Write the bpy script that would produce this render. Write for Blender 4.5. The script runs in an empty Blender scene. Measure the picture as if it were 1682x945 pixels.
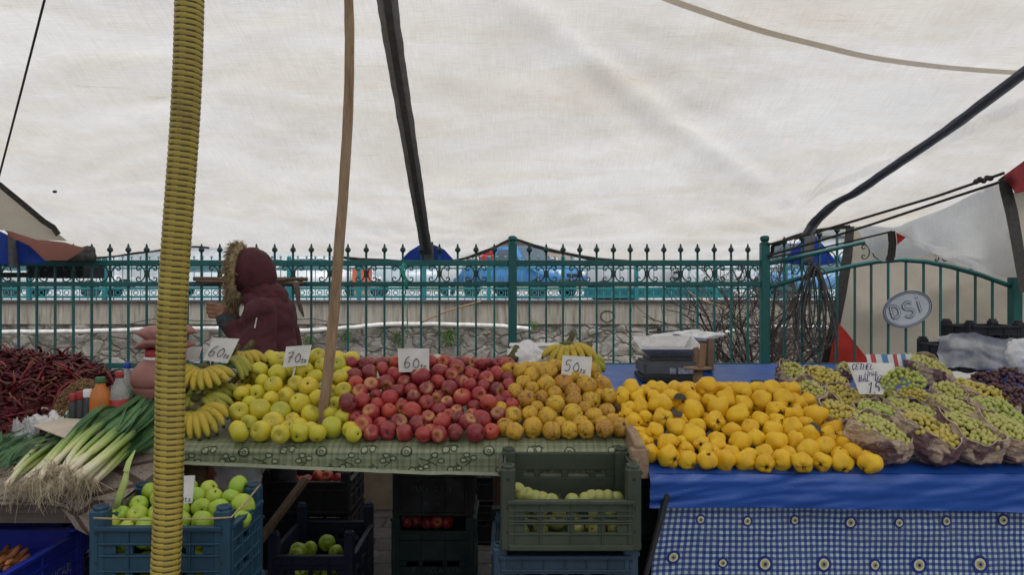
import bpy, bmesh, math, random
from mathutils import Vector, Matrix, noise, Euler
random.seed(11)
scene = bpy.context.scene
COL = scene.collection
PI = math.pi
F, CX, CY, CH = 1230.0, 841.0, 472.5, 1.55

def P(px, py, Y):
    return Vector(((px - CX) * Y / F, Y, CH - (py - CY) * Y / F))
def on(px, py, pl, h=0.0):
    a, b = pl
    return P(px, py, (CH - a - h) / (b + (py - CY) / F))
def zat(pl, y):
    return pl[0] + pl[1] * y
T1 = (0.555, 0.15)      # left table: z = a + b*y
T2 = (0.588, 0.147)     # apple table
T3 = (0.656, 0.107)    # blue table

def V(*a): return Vector(a)
def lin(c):
    return tuple((x / 255 / 12.92 if x / 255 <= .04045 else ((x / 255 + .055) / 1.055) ** 2.4) for x in c)
def lerp(a, b, t): return a + (b - a) * t
def ss(a, b, t):
    t = max(0, min(1, (t - a) / (b - a))); return t * t * (3 - 2 * t)
def interp(pts, x):
    if x <= pts[0][0]: return pts[0][1]
    for (x0, y0), (x1, y1) in zip(pts, pts[1:]):
        if x <= x1: return y0 + (y1 - y0) * (x - x0) / (x1 - x0)
    return pts[-1][1]
def fbm(x, y, z=0.0, o=3):
    s, a = 0, 1
    for i in range(o):
        s += a * noise.noise((x, y, z)); x *= 2.1; y *= 2.1; z = z * 2.1 + 3.7; a *= .5
    return s
ORDS = 'first second third fourth fifth sixth seventh eighth ninth tenth eleventh twelfth thirteenth fourteenth fifteenth sixteenth seventeenth eighteenth nineteenth twentieth'.split()
def ordw(i): return ORDS[i] if i < 20 else 'twenty-' + ORDS[i - 20]

# ------------------------------------------------------------------ mesh builder
class MB:
    def __init__(s): s.v, s.f, s.m, s.s, s.uv = [], [], [], [], []
    def _add(s, vs, fs, mi=0, smooth=True, uvs=None):
        o = len(s.v); s.v += [tuple(p) for p in vs]
        s.uv += uvs if uvs else [(0.0, 0.0)] * len(vs)
        for f in fs:
            s.f.append(tuple(i + o for i in f)); s.m.append(mi); s.s.append(smooth)
    def box(s, c, size, rot=None, mi=0):
        x, y, z = size[0] / 2, size[1] / 2, size[2] / 2
        vs = [Vector((a, b, d)) for a in (-x, x) for b in (-y, y) for d in (-z, z)]
        if rot is not None:
            R = rot if isinstance(rot, Matrix) else Euler(rot).to_matrix()
            vs = [R @ p for p in vs]
        c = Vector(c); vs = [p + c for p in vs]
        s._add(vs, [(0, 1, 3, 2), (4, 6, 7, 5), (0, 4, 5, 1), (2, 3, 7, 6), (0, 2, 6, 4), (1, 5, 7, 3)], mi, False)
        return s
    def bar(s, a, b, w, h, mi=0, up=(0, 0, 1)):
        a, b = Vector(a), Vector(b); d = b - a; L = d.length; d.normalize(); up = Vector(up)
        if abs(d.dot(up)) > .98: up = Vector((1, 0, 0))
        x = d.cross(up).normalized(); u = x.cross(d)
        R = Matrix((x, d, u)).transposed()
        return s.box((a + b) / 2, (w, L, h), R, mi)
    def tube(s, path, rad, n=8, mi=0, cap=True, flat=1.0, vmul=1.0, twist=0.0):
        path = [Vector(p) for p in path]; k = len(path)
        if not hasattr(rad, '__len__'): rad = [rad] * k
        t0 = (path[1] - path[0]).normalized()
        up = Vector((0, 0, 1)) if abs(t0.z) < .9 else Vector((0, 1, 0))
        nx = t0.cross(up).normalized()
        vs, uvs = [], []
        L = 0
        for i in range(k):
            t = (path[min(i + 1, k - 1)] - path[max(i - 1, 0)]).normalized()
            nx = (nx - t * nx.dot(t)).normalized(); ny = t.cross(nx)
            if i: L += (path[i] - path[i - 1]).length
            for j in range(n):
                a = 2 * PI * j / n + twist * i
                vs.append(path[i] + (nx * math.cos(a) + ny * math.sin(a) * flat) * rad[i]); uvs.append((j / n, L * vmul))
        fs = [(i * n + j, i * n + (j + 1) % n, (i + 1) * n + (j + 1) % n, (i + 1) * n + j) for i in range(k - 1) for j in range(n)]
        if cap: fs += [tuple(range(n - 1, -1, -1)), tuple((k - 1) * n + j for j in range(n))]
        s._add(vs, fs, mi, True, uvs); return s
    def lathe(s, prof, n=24, c=(0, 0, 0), mi=0, sq=(1, 1), rot=None, wob=0, seed=0):
        c = Vector(c); vs = []
        for i, (r, z) in enumerate(prof):
            for j in range(n):
                a = 2 * PI * j / n
                k = 1 + (wob * fbm(math.cos(a) * 1.5 + seed, math.sin(a) * 1.5, z * 8) if wob else 0)
                p = Vector((r * math.cos(a) * sq[0] * k, r * math.sin(a) * sq[1] * k, z))
                vs.append((rot @ p if rot is not None else p) + c)
        k = len(prof)
        fs = [(i * n + j, i * n + (j + 1) % n, (i + 1) * n + (j + 1) % n, (i + 1) * n + j) for i in range(k - 1) for j in range(n)]
        fs.append(tuple(range(n - 1, -1, -1))); fs.append(tuple((k - 1) * n + j for j in range(n)))
        s._add(vs, fs, mi, True); return s
    def grid(s, fn, nu, nv, mi=0, us=1.0, vs_=1.0, keep=None, smooth=True):
        vs = [fn(i / nu, j / nv) for j in range(nv + 1) for i in range(nu + 1)]
        uvs = [(i / nu * us, j / nv * vs_) for j in range(nv + 1) for i in range(nu + 1)]
        W = nu + 1
        fs = [(j * W + i, j * W + i + 1, (j + 1) * W + i + 1, (j + 1) * W + i) for j in range(nv) for i in range(nu)
              if keep is None or keep((i + .5) / nu, (j + .5) / nv)]
        s._add(vs, fs, mi, smooth, uvs); return s
    def ribbon(s, pts, w, nrm, mi=0, smooth=True):
        """flat strip along pts, width w (number or list), lying across nrm"""
        pts = [Vector(p) for p in pts]; k = len(pts); nrm = Vector(nrm)
        if not hasattr(w, '__len__'): w = [w] * k
        vs, uvs = [], []; L = 0
        for i in range(k):
            t = (pts[min(i + 1, k - 1)] - pts[max(i - 1, 0)]).normalized()
            x = t.cross(nrm).normalized() * (w[i] / 2)
            if i: L += (pts[i] - pts[i - 1]).length
            vs += [pts[i] - x, pts[i] + x]; uvs += [(0, L), (1, L)]
        s._add(vs, [(2 * i, 2 * i + 1, 2 * i + 3, 2 * i + 2) for i in range(k - 1)], mi, smooth, uvs); return s
    def disc(s, c, r, nrm, n=20, mi=0, r0=0.0, sq=1.0):
        c, nrm = Vector(c), Vector(nrm).normalized()
        up = Vector((0, 0, 1)) if abs(nrm.z) < .9 else Vector((1, 0, 0))
        x = up.cross(nrm).normalized(); y = nrm.cross(x)
        ring = lambda q: [c + x * math.cos(2 * PI * j / n) * q + y * math.sin(2 * PI * j / n) * q * sq for j in range(n)]
        if r0 <= 0: s._add(ring(r), [tuple(range(n))], mi, False)
        else: s._add(ring(r0) + ring(r), [(j, (j + 1) % n, n + (j + 1) % n, n + j) for j in range(n)], mi, False)
        return s
    def sphere(s, c, r, nu=12, nv=8, mi=0, sq=(1, 1, 1)):
        c = Vector(c)
        prof = [(max(1e-4, math.sin(PI * i / nv)), -math.cos(PI * i / nv)) for i in range(nv + 1)]
        vs = [c + Vector((q * math.cos(2 * PI * j / nu) * r * sq[0], q * math.sin(2 * PI * j / nu) * r * sq[1], z * r * sq[2])) for q, z in prof for j in range(nu)]
        s._add(vs, [(i * nu + j, i * nu + (j + 1) % nu, (i + 1) * nu + (j + 1) % nu, (i + 1) * nu + j) for i in range(nv) for j in range(nu)], mi, True)
        return s
    def mesh(s, name, mats, bevel=0, seg=1):
        me = bpy.data.meshes.new(name); me.from_pydata(s.v, [], s.f)
        for m in (mats if isinstance(mats, (list, tuple)) else [mats]): me.materials.append(m)
        me.polygons.foreach_set('material_index', s.m); me.polygons.foreach_set('use_smooth', s.s)
        if any(u != (0.0, 0.0) for u in s.uv):
            l = me.uv_layers.new(name='UVMap')
            l.data.foreach_set('uv', [c for lp in me.loops for c in s.uv[lp.vertex_index]])
        if bevel:
            bm = bmesh.new(); bm.from_mesh(me)
            es = [e for e in bm.edges if len(e.link_faces) == 2 and e.calc_face_angle(0) > .6]
            bmesh.ops.bevel(bm, geom=es, offset=bevel, segments=seg, affect='EDGES', clamp_overlap=True)
            bm.to_mesh(me); bm.free()
        me.update(); return me
    def build(s, name, mats, parent=None, bevel=0, seg=1, origin=None, label=None):
        if origin is not None:
            o = Vector(origin); s.v = [tuple(Vector(p) - o) for p in s.v]
        ob = bpy.data.objects.new(name, s.mesh(name, mats, bevel, seg)); COL.objects.link(ob)
        if origin is not None: ob.location = origin
        if parent is not None:
            ob.parent = parent
            if parent.get('_w'): ob.matrix_parent_inverse = mw(parent).inverted()
        if label: ob['label'] = label
        return ob
def mw(o): return Matrix.LocRotScale(o.location, o.rotation_euler, o.scale)
def tag(o, label=None, cat=None, group=None, kind=None):
    if label: o['label'] = label
    if cat: o['category'] = cat
    if group: o['group'] = group
    if kind: o['kind'] = kind
    return o
ALLW = []
def thing(name, label, cat, loc=(0, 0, 0), rz=0, group=None, world=True):
    """Empty at the base of a thing; world=True: its parts are given in world coordinates"""
    o = bpy.data.objects.new(name, None); COL.objects.link(o); o.empty_display_size = .05
    o.location = loc; o.rotation_euler = (0, 0, rz)
    if world: o['_w'] = 1; ALLW.append(o)
    return tag(o, label, cat, group)
def dup(root, loc=None, rot=None, label=None, group=None, parent=None):
    r = root.copy(); COL.objects.link(r)
    if loc is not None: r.location = loc
    if rot is not None: r.rotation_euler = rot
    if parent is not None: r.parent = parent
    if label: r['label'] = label
    if group: r['group'] = group
    for ch in list(KIDS.get(root.name, [])):
        c = ch.copy(); COL.objects.link(c); c.parent = r
    return r
KIDS = {}
def inst(name, me, loc, rot=(0, 0, 0), sc=1.0, parent=None, mats=None):
    o = bpy.data.objects.new(name, me); COL.objects.link(o)
    o.location = loc; o.rotation_euler = rot; o.scale = (sc, sc, sc) if not hasattr(sc, '__len__') else sc
    if parent is not None: o.parent = parent
    return o

# ------------------------------------------------------------------ materials
class NT:
    def __init__(s, name):
        s.mat = bpy.data.materials.new(name); s.mat.use_nodes = True
        s.t = s.mat.node_tree; s.b = s.t.nodes['Principled BSDF']; s.out = s.t.nodes['Material Output']
    def n(s, typ, ins=None, **kw):
        nd = s.t.nodes.new(typ)
        for k, v in kw.items(): setattr(nd, k, v)
        for k, v in (ins or {}).items(): s.put(nd.inputs[k], v)
        return nd
    def put(s, sock, v):
        if isinstance(v, bpy.types.NodeSocket): s.t.links.new(v, sock)
        elif isinstance(v, bpy.types.Node): s.t.links.new(v.outputs[0], sock)
        else:
            if hasattr(v, '__len__') and sock.type == 'RGBA' and len(v) == 3: v = (*v, 1)
            sock.default_value = v
    def set(s, **kw):
        names = dict(col='Base Color', rough='Roughness', metal='Metallic', normal='Normal', spec='Specular IOR Level', sss='Subsurface Weight', trans='Transmission Weight', alpha='Alpha', coat='Coat Weight', sheen='Sheen Weight')
        for k, v in kw.items(): s.put(s.b.inputs[names[k]], v)
    def co(s, which='Object', scale=(1, 1, 1), rand=False, loc=(0, 0, 0), rot=(0, 0, 0)):
        c = s.n('ShaderNodeTexCoord').outputs[which]
        mp = s.n('ShaderNodeMapping', {'Vector': c, 'Scale': scale, 'Location': loc, 'Rotation': rot})
        if rand:
            r = s.n('ShaderNodeObjectInfo').outputs['Random']
            m = s.math('MULTIPLY', r, 37.0)
            ad = s.n('ShaderNodeVectorMath', {0: mp.outputs[0]}, operation='ADD'); s.t.links.new(m, ad.inputs[1])
            return ad.outputs[0]
        return mp.outputs[0]
    def noise(s, vec, scale=5, detail=5, rough=.55, dist=0):
        return s.n('ShaderNodeTexNoise', {'Vector': vec, 'Scale': scale, 'Detail': detail, 'Roughness': rough, 'Distortion': dist}).outputs['Fac']
    def math(s, op, a, b=0.0, c=0.0, clamp=False):
        return s.n('ShaderNodeMath', {0: a, 1: b, 2: c}, operation=op, use_clamp=clamp).outputs[0]
    def ramp(s, fac, stops, interp='LINEAR'):
        r = s.n('ShaderNodeValToRGB', {'Fac': fac}); e = r.color_ramp; e.interpolation = interp
        while len(e.elements) < len(stops): e.elements.new(.5)
        for el, (p, c) in zip(e.elements, stops):
            el.position = p; el.color = (*c, 1) if hasattr(c, '__len__') else (c, c, c, 1)
        return r.outputs[0]
    def mix(s, fac, a, b, mode='MIX'):
        m = s.n('ShaderNodeMix', data_type='RGBA', blend_type=mode)
        s.put(m.inputs['Factor'], fac); s.put(m.inputs[6], a); s.put(m.inputs[7], b)
        return m.outputs[2]
    def bump(s, h, strength=.3, dist=.01):
        return s.n('ShaderNodeBump', {'Height': h, 'Strength': strength, 'Distance': dist}).outputs[0]
    def rnd(s): return s.n('ShaderNodeObjectInfo').outputs['Random']
    def sep(s, v):
        q = s.n('ShaderNodeSeparateXYZ', {0: v}); return q.outputs

def basic(name, c1, c2=None, rough=.6, scale=6, bump=0, bscale=60, stretch=(1, 1, 1), rand=0, spec=.5, detail=6, metal=0, r2=None, lo=.35, hi=.65, bd=.004, co='Object', dirt=0):
    k = NT(name); c2 = c2 or tuple(x * .75 for x in c1)
    vec = k.co(co, stretch)
    f = k.noise(vec, scale, detail)
    col = k.ramp(f, [(lo, c1), (hi, c2)])
    if dirt:
        d = k.ramp(k.noise(vec, scale * 3.3, 8, .7), [(.5, 0), (.75, 1)])
        col = k.mix(k.math('MULTIPLY', d, dirt), col, tuple(x * .35 for x in c1))
    if rand:
        hv = k.n('ShaderNodeHueSaturation', {'Color': col, 'Value': k.math('MULTIPLY_ADD', k.rnd(), 2 * rand, 1 - rand)}); col = hv.outputs[0]
    k.set(col=col, rough=k.ramp(k.noise(vec, scale * 2, 4), [(.3, rough), (.7, r2 if r2 is not None else min(1, rough + .15))]), spec=spec, metal=metal)
    if bump: k.set(normal=k.bump(k.noise(vec, bscale, 6), bump, bd))
    return k.mat

M = {}
# fence & metal
M['fence'] = basic('fence_paint', (.008, .15, .145), (.012, .105, .105), .42, 5, .15, 90, rand=.12, dirt=.4)
M['fence_dark'] = basic('fence_dark_paint', (.012, .06, .06), (.02, .05, .05), .5, 8, .2, 80)
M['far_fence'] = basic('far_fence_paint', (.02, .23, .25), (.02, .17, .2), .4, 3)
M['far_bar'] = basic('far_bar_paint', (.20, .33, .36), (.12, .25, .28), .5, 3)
M['black'] = basic('black_rubber', (.012, .012, .013), (.02, .02, .02), .6, 20, .2)
M['strap'] = basic('dark_strap', (.46, .47, .49), (.32, .33, .345), .75, 18, .4, 200, stretch=(1, 1, 1), dirt=.4)
M['strap_core'] = basic('dark_strap_core', (.10, .10, .11), (.14, .145, .15), .7, 30, .3, 200)
M['hem'] = basic('hem_tape', (.05, .047, .042), (.025, .024, .022), .8, 30, .4, 150)
M['rope'] = basic('rope_fibre', (.06, .055, .05), (.03, .028, .025), .9, 60, .5, 300)
M['cable'] = basic('grey_cable', (.12, .12, .115), (.05, .05, .05), .6, 20)
M['white_pipe'] = basic('white_pipe', (.72, .72, .70), (.5, .49, .46), .4, 6, dirt=.3)
M['wood'] = None
def wood(name, c1, c2, c3, axis, sc=1.0, knots=True):
    k = NT(name); st = [9 * sc] * 3; st[axis] = .7 * sc
    v = k.co('Object', tuple(st)); g = k.noise(v, 6, 8, .65, .6)
    st2 = [60 * sc] * 3; st2[axis] = 1.4 * sc
    g2 = k.noise(k.co('Object', tuple(st2)), 4, 6, .7)
    col = k.ramp(g, [(.3, c1), (.5, c2), (.68, c3)])
    col = k.mix(k.math('MULTIPLY', k.ramp(g2, [(.45, 0), (.7, 1)]), .55), col, tuple(x * .4 for x in c1))
    k.set(col=col, rough=.75, normal=k.bump(k.math('ADD', g, k.math('MULTIPLY', g2, .8)), .5, .004)); return k.mat
M['pole_wood'] = wood('weathered_pole_wood', (.46, .33, .21), (.36, .24, .14), (.22, .135, .07), 2)
M['plank'] = wood('plank_wood', (.42, .30, .19), (.32, .21, .125), (.2, .12, .07), 1)
M['dark_wood'] = wood('dark_stick_wood', (.20, .13, .085), (.14, .085, .05), (.08, .05, .03), 2)
M['bark'] = wood('twig_bark', (.10, .08, .07), (.07, .055, .05), (.05, .04, .035), 2)
# plastics for crates
def plastic(name, c, rough=.42, rand=.15):
    return basic(name, c, tuple(x * .72 for x in c), rough, 5, .12, 130, rand=rand, dirt=.45, r2=rough + .25)
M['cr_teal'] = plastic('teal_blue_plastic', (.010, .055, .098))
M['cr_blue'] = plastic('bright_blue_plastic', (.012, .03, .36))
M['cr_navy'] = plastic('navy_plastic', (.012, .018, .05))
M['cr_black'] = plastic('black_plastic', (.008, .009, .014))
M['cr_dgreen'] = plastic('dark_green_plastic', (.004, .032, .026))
M['cr_green'] = plastic('olive_green_plastic', (.042, .058, .036))
M['cr_blue2'] = plastic('dull_blue_plastic', (.02, .05, .085))
M['print'] = basic('pale_print', (.35, .38, .42), (.12, .13, .16), .6, 60)
M['print_dim'] = basic('dim_print', (.10, .11, .12), (.03, .035, .04), .6, 60)
M['white_plastic'] = basic('white_plastic', (.78, .78, .78), (.68, .69, .7), .35, 12, .3, 40)
M['paper'] = basic('card_paper', (.72, .71, .68), (.62, .61, .57), .85, 14, .15, 60)
M['cardboard'] = basic('cardboard', (.60, .52, .42), (.50, .43, .34), .85, 10, .2, 50)
M['brown_card'] = basic('brown_card', (.27, .17, .10), (.2, .125, .075), .85, 10, .2, 60)
M['ink'] = basic('pen_ink', (.02, .022, .05), (.05, .052, .08), .6, 60)
M['ink_blue'] = basic('blue_ink', (.02, .018, .20), (.03, .03, .14), .6, 60)
M['red'] = basic('red_plastic', (.36, .02, .025), (.28, .02, .02), .4, 10)
M['red_cloth'] = basic('red_cloth', (.55, .035, .022), (.40, .02, .015), .8, 6, .3, 40)
M['blue_cloth'] = basic('blue_tarp_cloth', (.005, .055, .42), (.004, .04, .33), .6, 6, .3, 60)
M['green_cap'] = basic('green_cap', (.03, .14, .05), None, .4)
M['blue_cap'] = basic('blue_cap', (.02, .07, .5), None, .4)
M['dark_metal'] = basic('dark_metal', (.03, .03, .035), (.05, .05, .05), .4, 10)
M['steel'] = basic('brushed_steel', (.62, .62, .62), (.5, .5, .5), .28, 30, metal=.9)
M['grey_box'] = basic('scale_grey', (.10, .105, .11), (.07, .075, .08), .5, 10)
M['white_paint'] = basic('white_paint', (.75, .76, .76), (.68, .69, .7), .5, 8)
# ---- fruit & other special materials
def m_red_apple():
    k = NT('red_apple_skin'); v = k.co('Object', (1, 1, .35), True)
    st = k.noise(v, 55, 5, .6); pa = k.noise(k.co('Object', (1, 1, 1), True), 22, 4)
    base = k.ramp(k.rnd(), [(0, (.12, .007, .018)), (.3, (.20, .009, .022)), (.6, (.28, .014, .024)), (.85, (.37, .028, .024)), (.93, (.44, .055, .026)), (1, (.14, .007, .02))])
    c = k.mix(k.ramp(st, [(.42, 0), (.75, .5)]), base, (.48, .085, .05))
    c = k.mix(k.math('MULTIPLY', k.ramp(pa, [(.62, 0), (.82, 1)]), .45), c, (.62, .28, .07))
    z = k.sep(k.co('Object'))[2]
    cav = k.ramp(k.math('MULTIPLY_ADD', z, 13, .5), [(.80, 0), (.93, 1)])
    c = k.mix(k.math('MULTIPLY', cav, k.ramp(k.noise(v, 14), [(.4, 0), (.6, .8)])), c, (.60, .33, .10))
    sp = k.ramp(k.n('ShaderNodeTexVoronoi', {'Vector': k.co('Object', rand=True), 'Scale': 190}).outputs['Distance'], [(.10, 1), (.2, 0)])
    c = k.mix(k.math('MULTIPLY', sp, .4), c, (.6, .3, .2))
    bl = k.noise(k.co('Object', rand=True), 30, 6, .6)
    c = k.mix(k.ramp(bl, [(.45, .0), (.75, .13)]), c, (.45, .28, .28))
    k.set(col=c, rough=k.ramp(bl, [(.3, .27), (.7, .5)]), sss=.0, normal=k.bump(k.noise(k.co('Object', rand=True), 70, 3), .08, .002)); return k.mat
def m_yellow_apple():
    k = NT('yellow_apple_skin'); v = k.co('Object', (1, 1, 1), True)
    base = k.ramp(k.rnd(), [(0, (.60, .50, .028)), (.3, (.66, .52, .03)), (.55, (.52, .49, .03)), (.8, (.72, .53, .04)), (1, (.44, .46, .035))])
    c = k.mix(k.ramp(k.noise(v, 20, 4), [(.35, 0), (.7, .5)]), base, (.52, .47, .04))
    c = k.mix(k.math('MULTIPLY', k.ramp(k.noise(v, 26, 3), [(.6, 0), (.8, 1)]), .35), c, (.75, .45, .09))
    z = k.sep(k.co('Object'))[2]
    c = k.mix(k.math('MULTIPLY', k.ramp(k.math('MULTIPLY_ADD', z, 13, .5), [(.83, 0), (.95, 1)]), .6), c, (.30, .30, .05))
    sp = k.ramp(k.n('ShaderNodeTexVoronoi', {'Vector': v, 'Scale': 170}).outputs['Distance'], [(.08, 1), (.17, 0)])
    c = k.mix(k.math('MULTIPLY', sp, .5), c, (.20, .16, .04))
    br = k.ramp(k.noise(v, 34, 8, .75), [(.68, 0), (.74, 1)])
    c = k.mix(k.math('MULTIPLY', br, .6), c, (.2, .11, .04))
    k.set(col=c, rough=k.ramp(k.noise(v, 40), [(.3, .3), (.7, .5)]), normal=k.bump(k.noise(v, 60, 3), .06, .002)); return k.mat
def m_green_apple():
    k = NT('green_apple_skin'); v = k.co('Object', (1, 1, 1), True)
    base = k.ramp(k.rnd(), [(0, (.26, .42, .03)), (.5, (.36, .47, .04)), (1, (.42, .48, .05))])
    c = k.mix(k.ramp(k.noise(v, 22, 4), [(.35, 0), (.7, .6)]), base, (.24, .38, .035))
    c = k.mix(k.math('MULTIPLY', k.ramp(k.noise(v, 24, 3), [(.64, 0), (.8, 1)]), .6), c, (.5, .22, .08))
    sp = k.ramp(k.n('ShaderNodeTexVoronoi', {'Vector': v, 'Scale': 170}).outputs['Distance'], [(.08, 1), (.18, 0)])
    c = k.mix(k.math('MULTIPLY', sp, .45), c, (.62, .62, .25))
    k.set(col=c, rough=.33, normal=k.bump(k.noise(v, 60, 3), .06, .002)); return k.mat
def m_quince():
    k = NT('quince_skin'); v = k.co('Object', (1, 1, 1), True)
    base = k.ramp(k.rnd(), [(0, (.75, .43, .004)), (.5, (.80, .50, .005)), (1, (.74, .47, .010))])
    c = k.mix(k.ramp(k.noise(v, 18, 4), [(.38, 0), (.7, .7)]), base, (.62, .31, .010))
    br = k.ramp(k.noise(v, 36, 8, .72), [(.62, 0), (.70, 1)])
    c = k.mix(k.math('MULTIPLY', br, .6), c, (.22, .11, .03))
    fz = k.noise(v, 60, 6, .7)
    c = k.mix(k.ramp(fz, [(.5, 0), (.8, .2)]), c, (.75, .55, .2))
    k.set(col=c, rough=k.ramp(fz, [(.3, .48), (.7, .66)]), normal=k.bump(k.noise(v, 45, 4), .16, .003)); return k.mat
def m_russet():
    k = NT('russet_quince_skin'); v = k.co('Object', (1, 1, 1), True)
    base = k.ramp(k.rnd(), [(0, (.56, .32, .022)), (.5, (.62, .39, .026)), (1, (.45, .22, .03))])
    big = k.ramp(k.noise(v, 24, 7, .65), [(.52, 0), (.66, 1)])
    c = k.mix(k.math('MULTIPLY', big, .7), base, (.36, .17, .055))
    sm = k.ramp(k.noise(v, 44, 9, .75, .8), [(.53, 0), (.60, 1)])
    c = k.mix(k.math('MULTIPLY', sm, k.math('MULTIPLY_ADD', k.rnd(), .45, .5)), c, (.07, .035, .015))
    k.set(col=c, rough=.6, normal=k.bump(k.noise(v, 60, 5), .25, .003)); return k.mat
def m_grape(name, a, b, c2, rough=.32):
    k = NT(name); v = k.co('Object', (1, 1, 1), True)
    base = k.ramp(k.rnd(), [(0, tuple(lerp(q, w_, .55) for q, w_ in zip(a, b))), (.45, b), (1, tuple(lerp(q, w_, .55) for q, w_ in zip(c2, b)))])
    c = k.mix(k.ramp(k.noise(v, 120, 4), [(.45, 0), (.75, .5)]), base, tuple(x * .75 + .12 for x in b))
    k.set(col=c, rough=rough, sss=.12); k.b.inputs['Subsurface Radius'].default_value = (.006, .005, .001)
    k.b.inputs['Subsurface Scale'].default_value = .5
    return k.mat
def m_banana(name, a, b):
    k = NT(name); uv = k.sep(k.n('ShaderNodeTexCoord').outputs['UV']); t = uv[1]
    v = k.co('Object', (1, 1, 1), True)
    c = k.mix(k.ramp(k.rnd(), [(0, 0), (1, .7)]), a, b)
    c = k.mix(k.ramp(t, [(.0, 1), (.16, .8), (.3, 0), (.85, 0), (.95, .7)]), c, (.24, .27, .035))
    c = k.mix(k.ramp(t, [(.93, 0), (.97, 1)]), c, (.035, .025, .014))
    st = k.ramp(k.noise(v, 45, 8, .75), [(.55, 0), (.66, 1)])
    c = k.mix(k.math('MULTIPLY', st, .8), c, (.13, .075, .018))
    k.set(col=c, rough=.5, normal=k.bump(k.noise(v, 80, 3), .1, .002)); return k.mat
M['red_apple'] = m_red_apple(); M['yellow_apple'] = m_yellow_apple(); M['green_apple'] = m_green_apple()
def m_pale():
    k = NT('pale_apple_skin'); v = k.co('Object', (1, 1, 1), True)
    c = k.ramp(k.noise(v, 22, 5), [(.3, (.26, .30, .075)), (.6, (.34, .33, .09)), (.75, (.30, .20, .07))])
    k.set(col=c, rough=.45); return k.mat
M['pale'] = m_pale()
M['quince'] = m_quince(); M['russet'] = m_russet()
M['grape_green'] = m_grape('green_grape_skin', (.38, .395, .09), (.48, .46, .12), (.43, .36, .09))
M['grape_yellow'] = m_grape('golden_grape_skin', (.50, .43, .085), (.53, .43, .075), (.50, .36, .06))
M['grape_fresh'] = m_grape('fresh_grape_skin', (.33, .41, .075), (.42, .47, .10), (.46, .45, .11))
M['grape_purple'] = m_grape('purple_grape_skin', (.055, .022, .035), (.10, .035, .05), (.035, .02, .04), .45)
M['banana'] = m_banana('banana_skin', (.52, .37, .025), (.38, .31, .03))
M['banana_green'] = m_banana('greenish_banana_skin', (.28, .29, .03), (.38, .33, .03))
M['banana_stem'] = basic('banana_stem', (.13, .12, .04), (.05, .04, .02), .8, 40, .4)
M['stem'] = basic('fruit_stem', (.10, .06, .025), (.05, .03, .015), .8, 90)
M['calyx'] = basic('dry_calyx', (.06, .035, .015), (.03, .02, .012), .9, 120, .5, 200)
M['leaf'] = basic('dark_leaf', (.05, .045, .03), (.03, .03, .02), .6, 40, .3)
M['chili'] = basic('dried_chili_skin', (.22, .009, .014), (.09, .006, .012), .36, 30, .4, 120, rand=.45, bd=.003)
M['chili_stem'] = basic('chili_stem', (.24, .17, .07), (.15, .10, .04), .8, 40)
M['herb'] = basic('dried_herb', (.22, .13, .055), (.11, .06, .03), .85, 60, rand=.3)
M['leek_white'] = None
def m_leek():
    k = NT('leek_shaft'); t = k.sep(k.n('ShaderNodeTexCoord').outputs['UV'])[1]
    v = k.co('Object', (1, 1, 1), True)
    c = k.ramp(t, [(0, (.60, .52, .38)), (.12, (.66, .64, .46)), (.3, (.55, .60, .24)), (.5, (.28, .40, .08)), (.8, (.09, .20, .05)), (1, (.05, .13, .045))])
    c = k.mix(k.ramp(k.noise(v, 50, 6), [(.5, 0), (.75, .35)]), c, (.34, .27, .15))
    k.set(col=c, rough=.4, normal=k.bump(k.noise(v, 90, 3), .15, .002)); return k.mat
M['leek'] = m_leek()
M['leek_leaf'] = basic('leek_leaf', (.045, .125, .05), (.085, .19, .06), .45, 14, .2, 80, rand=.35)
M['root'] = basic('leek_roots', (.56, .48, .35), (.40, .32, .21), .9, 40)
M['red_dark'] = basic('dark_red_cloth', (.20, .012, .016), (.14, .01, .012), .8, 6, .3, 40)
M['carrot'] = basic('carrot_skin', (.45, .17, .05), (.30, .11, .04), .7, 25, .4, 80, rand=.25)
M['pink'] = basic('pink_plastic', (.36, .155, .125), (.27, .11, .095), .5, 9, .2, 30)
M['clay'] = basic('clay_pot', (.28, .125, .095), (.2, .09, .07), .7, 8, .2, 60)
def m_clear(name, c, alpha=.45, rough=.15):
    k = NT(name); k.set(col=c, rough=rough, normal=k.bump(k.noise(k.co(), 25, 6), .5, .02))
    al = k.ramp(k.noise(k.co(), 12, 6), [(.35, alpha), (.7, min(1, alpha + .3))]); k.set(alpha=al); return k.mat
M['clear_bag'] = m_clear('clear_plastic_bag', (.75, .76, .76), .35, .2)
M['white_bag'] = m_clear('thin_white_bag', (.82, .82, .82), .8, .35)
M['bottle'] = m_clear('clear_bottle', (.50, .50, .49), .35, .1)
M['juice'] = basic('orange_juice', (.52, .16, .02), (.48, .13, .015), .2, 8)
M['red_juice'] = basic('red_sauce', (.42, .15, .10), (.34, .11, .08), .25, 8)
M['glass'] = basic('dark_car_glass', (.10, .14, .17), (.07, .10, .12), .1, 3)
M['skin'] = basic('skin', (.30, .155, .10), (.24, .115, .07), .55, 30, .2, 200)
M['coat'] = basic('maroon_parka', (.092, .019, .027), (.065, .014, .021), .8, 7, .35, 45, bd=.01)
M['cuff'] = basic('grey_cuff', (.045, .05, .055), (.03, .033, .036), .85, 50, .5, 200)
M['trouser'] = basic('dark_trouser', (.02, .021, .026), (.03, .03, .035), .85, 20, .3, 100)
M['shoe'] = basic('shoe', (.015, .014, .013), (.025, .022, .02), .5, 20)
M['fur'] = basic('fur_trim', (.42, .33, .19), (.24, .17, .09), .9, 30)
M['hair'] = basic('dark_hair', (.02, .015, .012), (.03, .02, .016), .7, 40)
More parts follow.
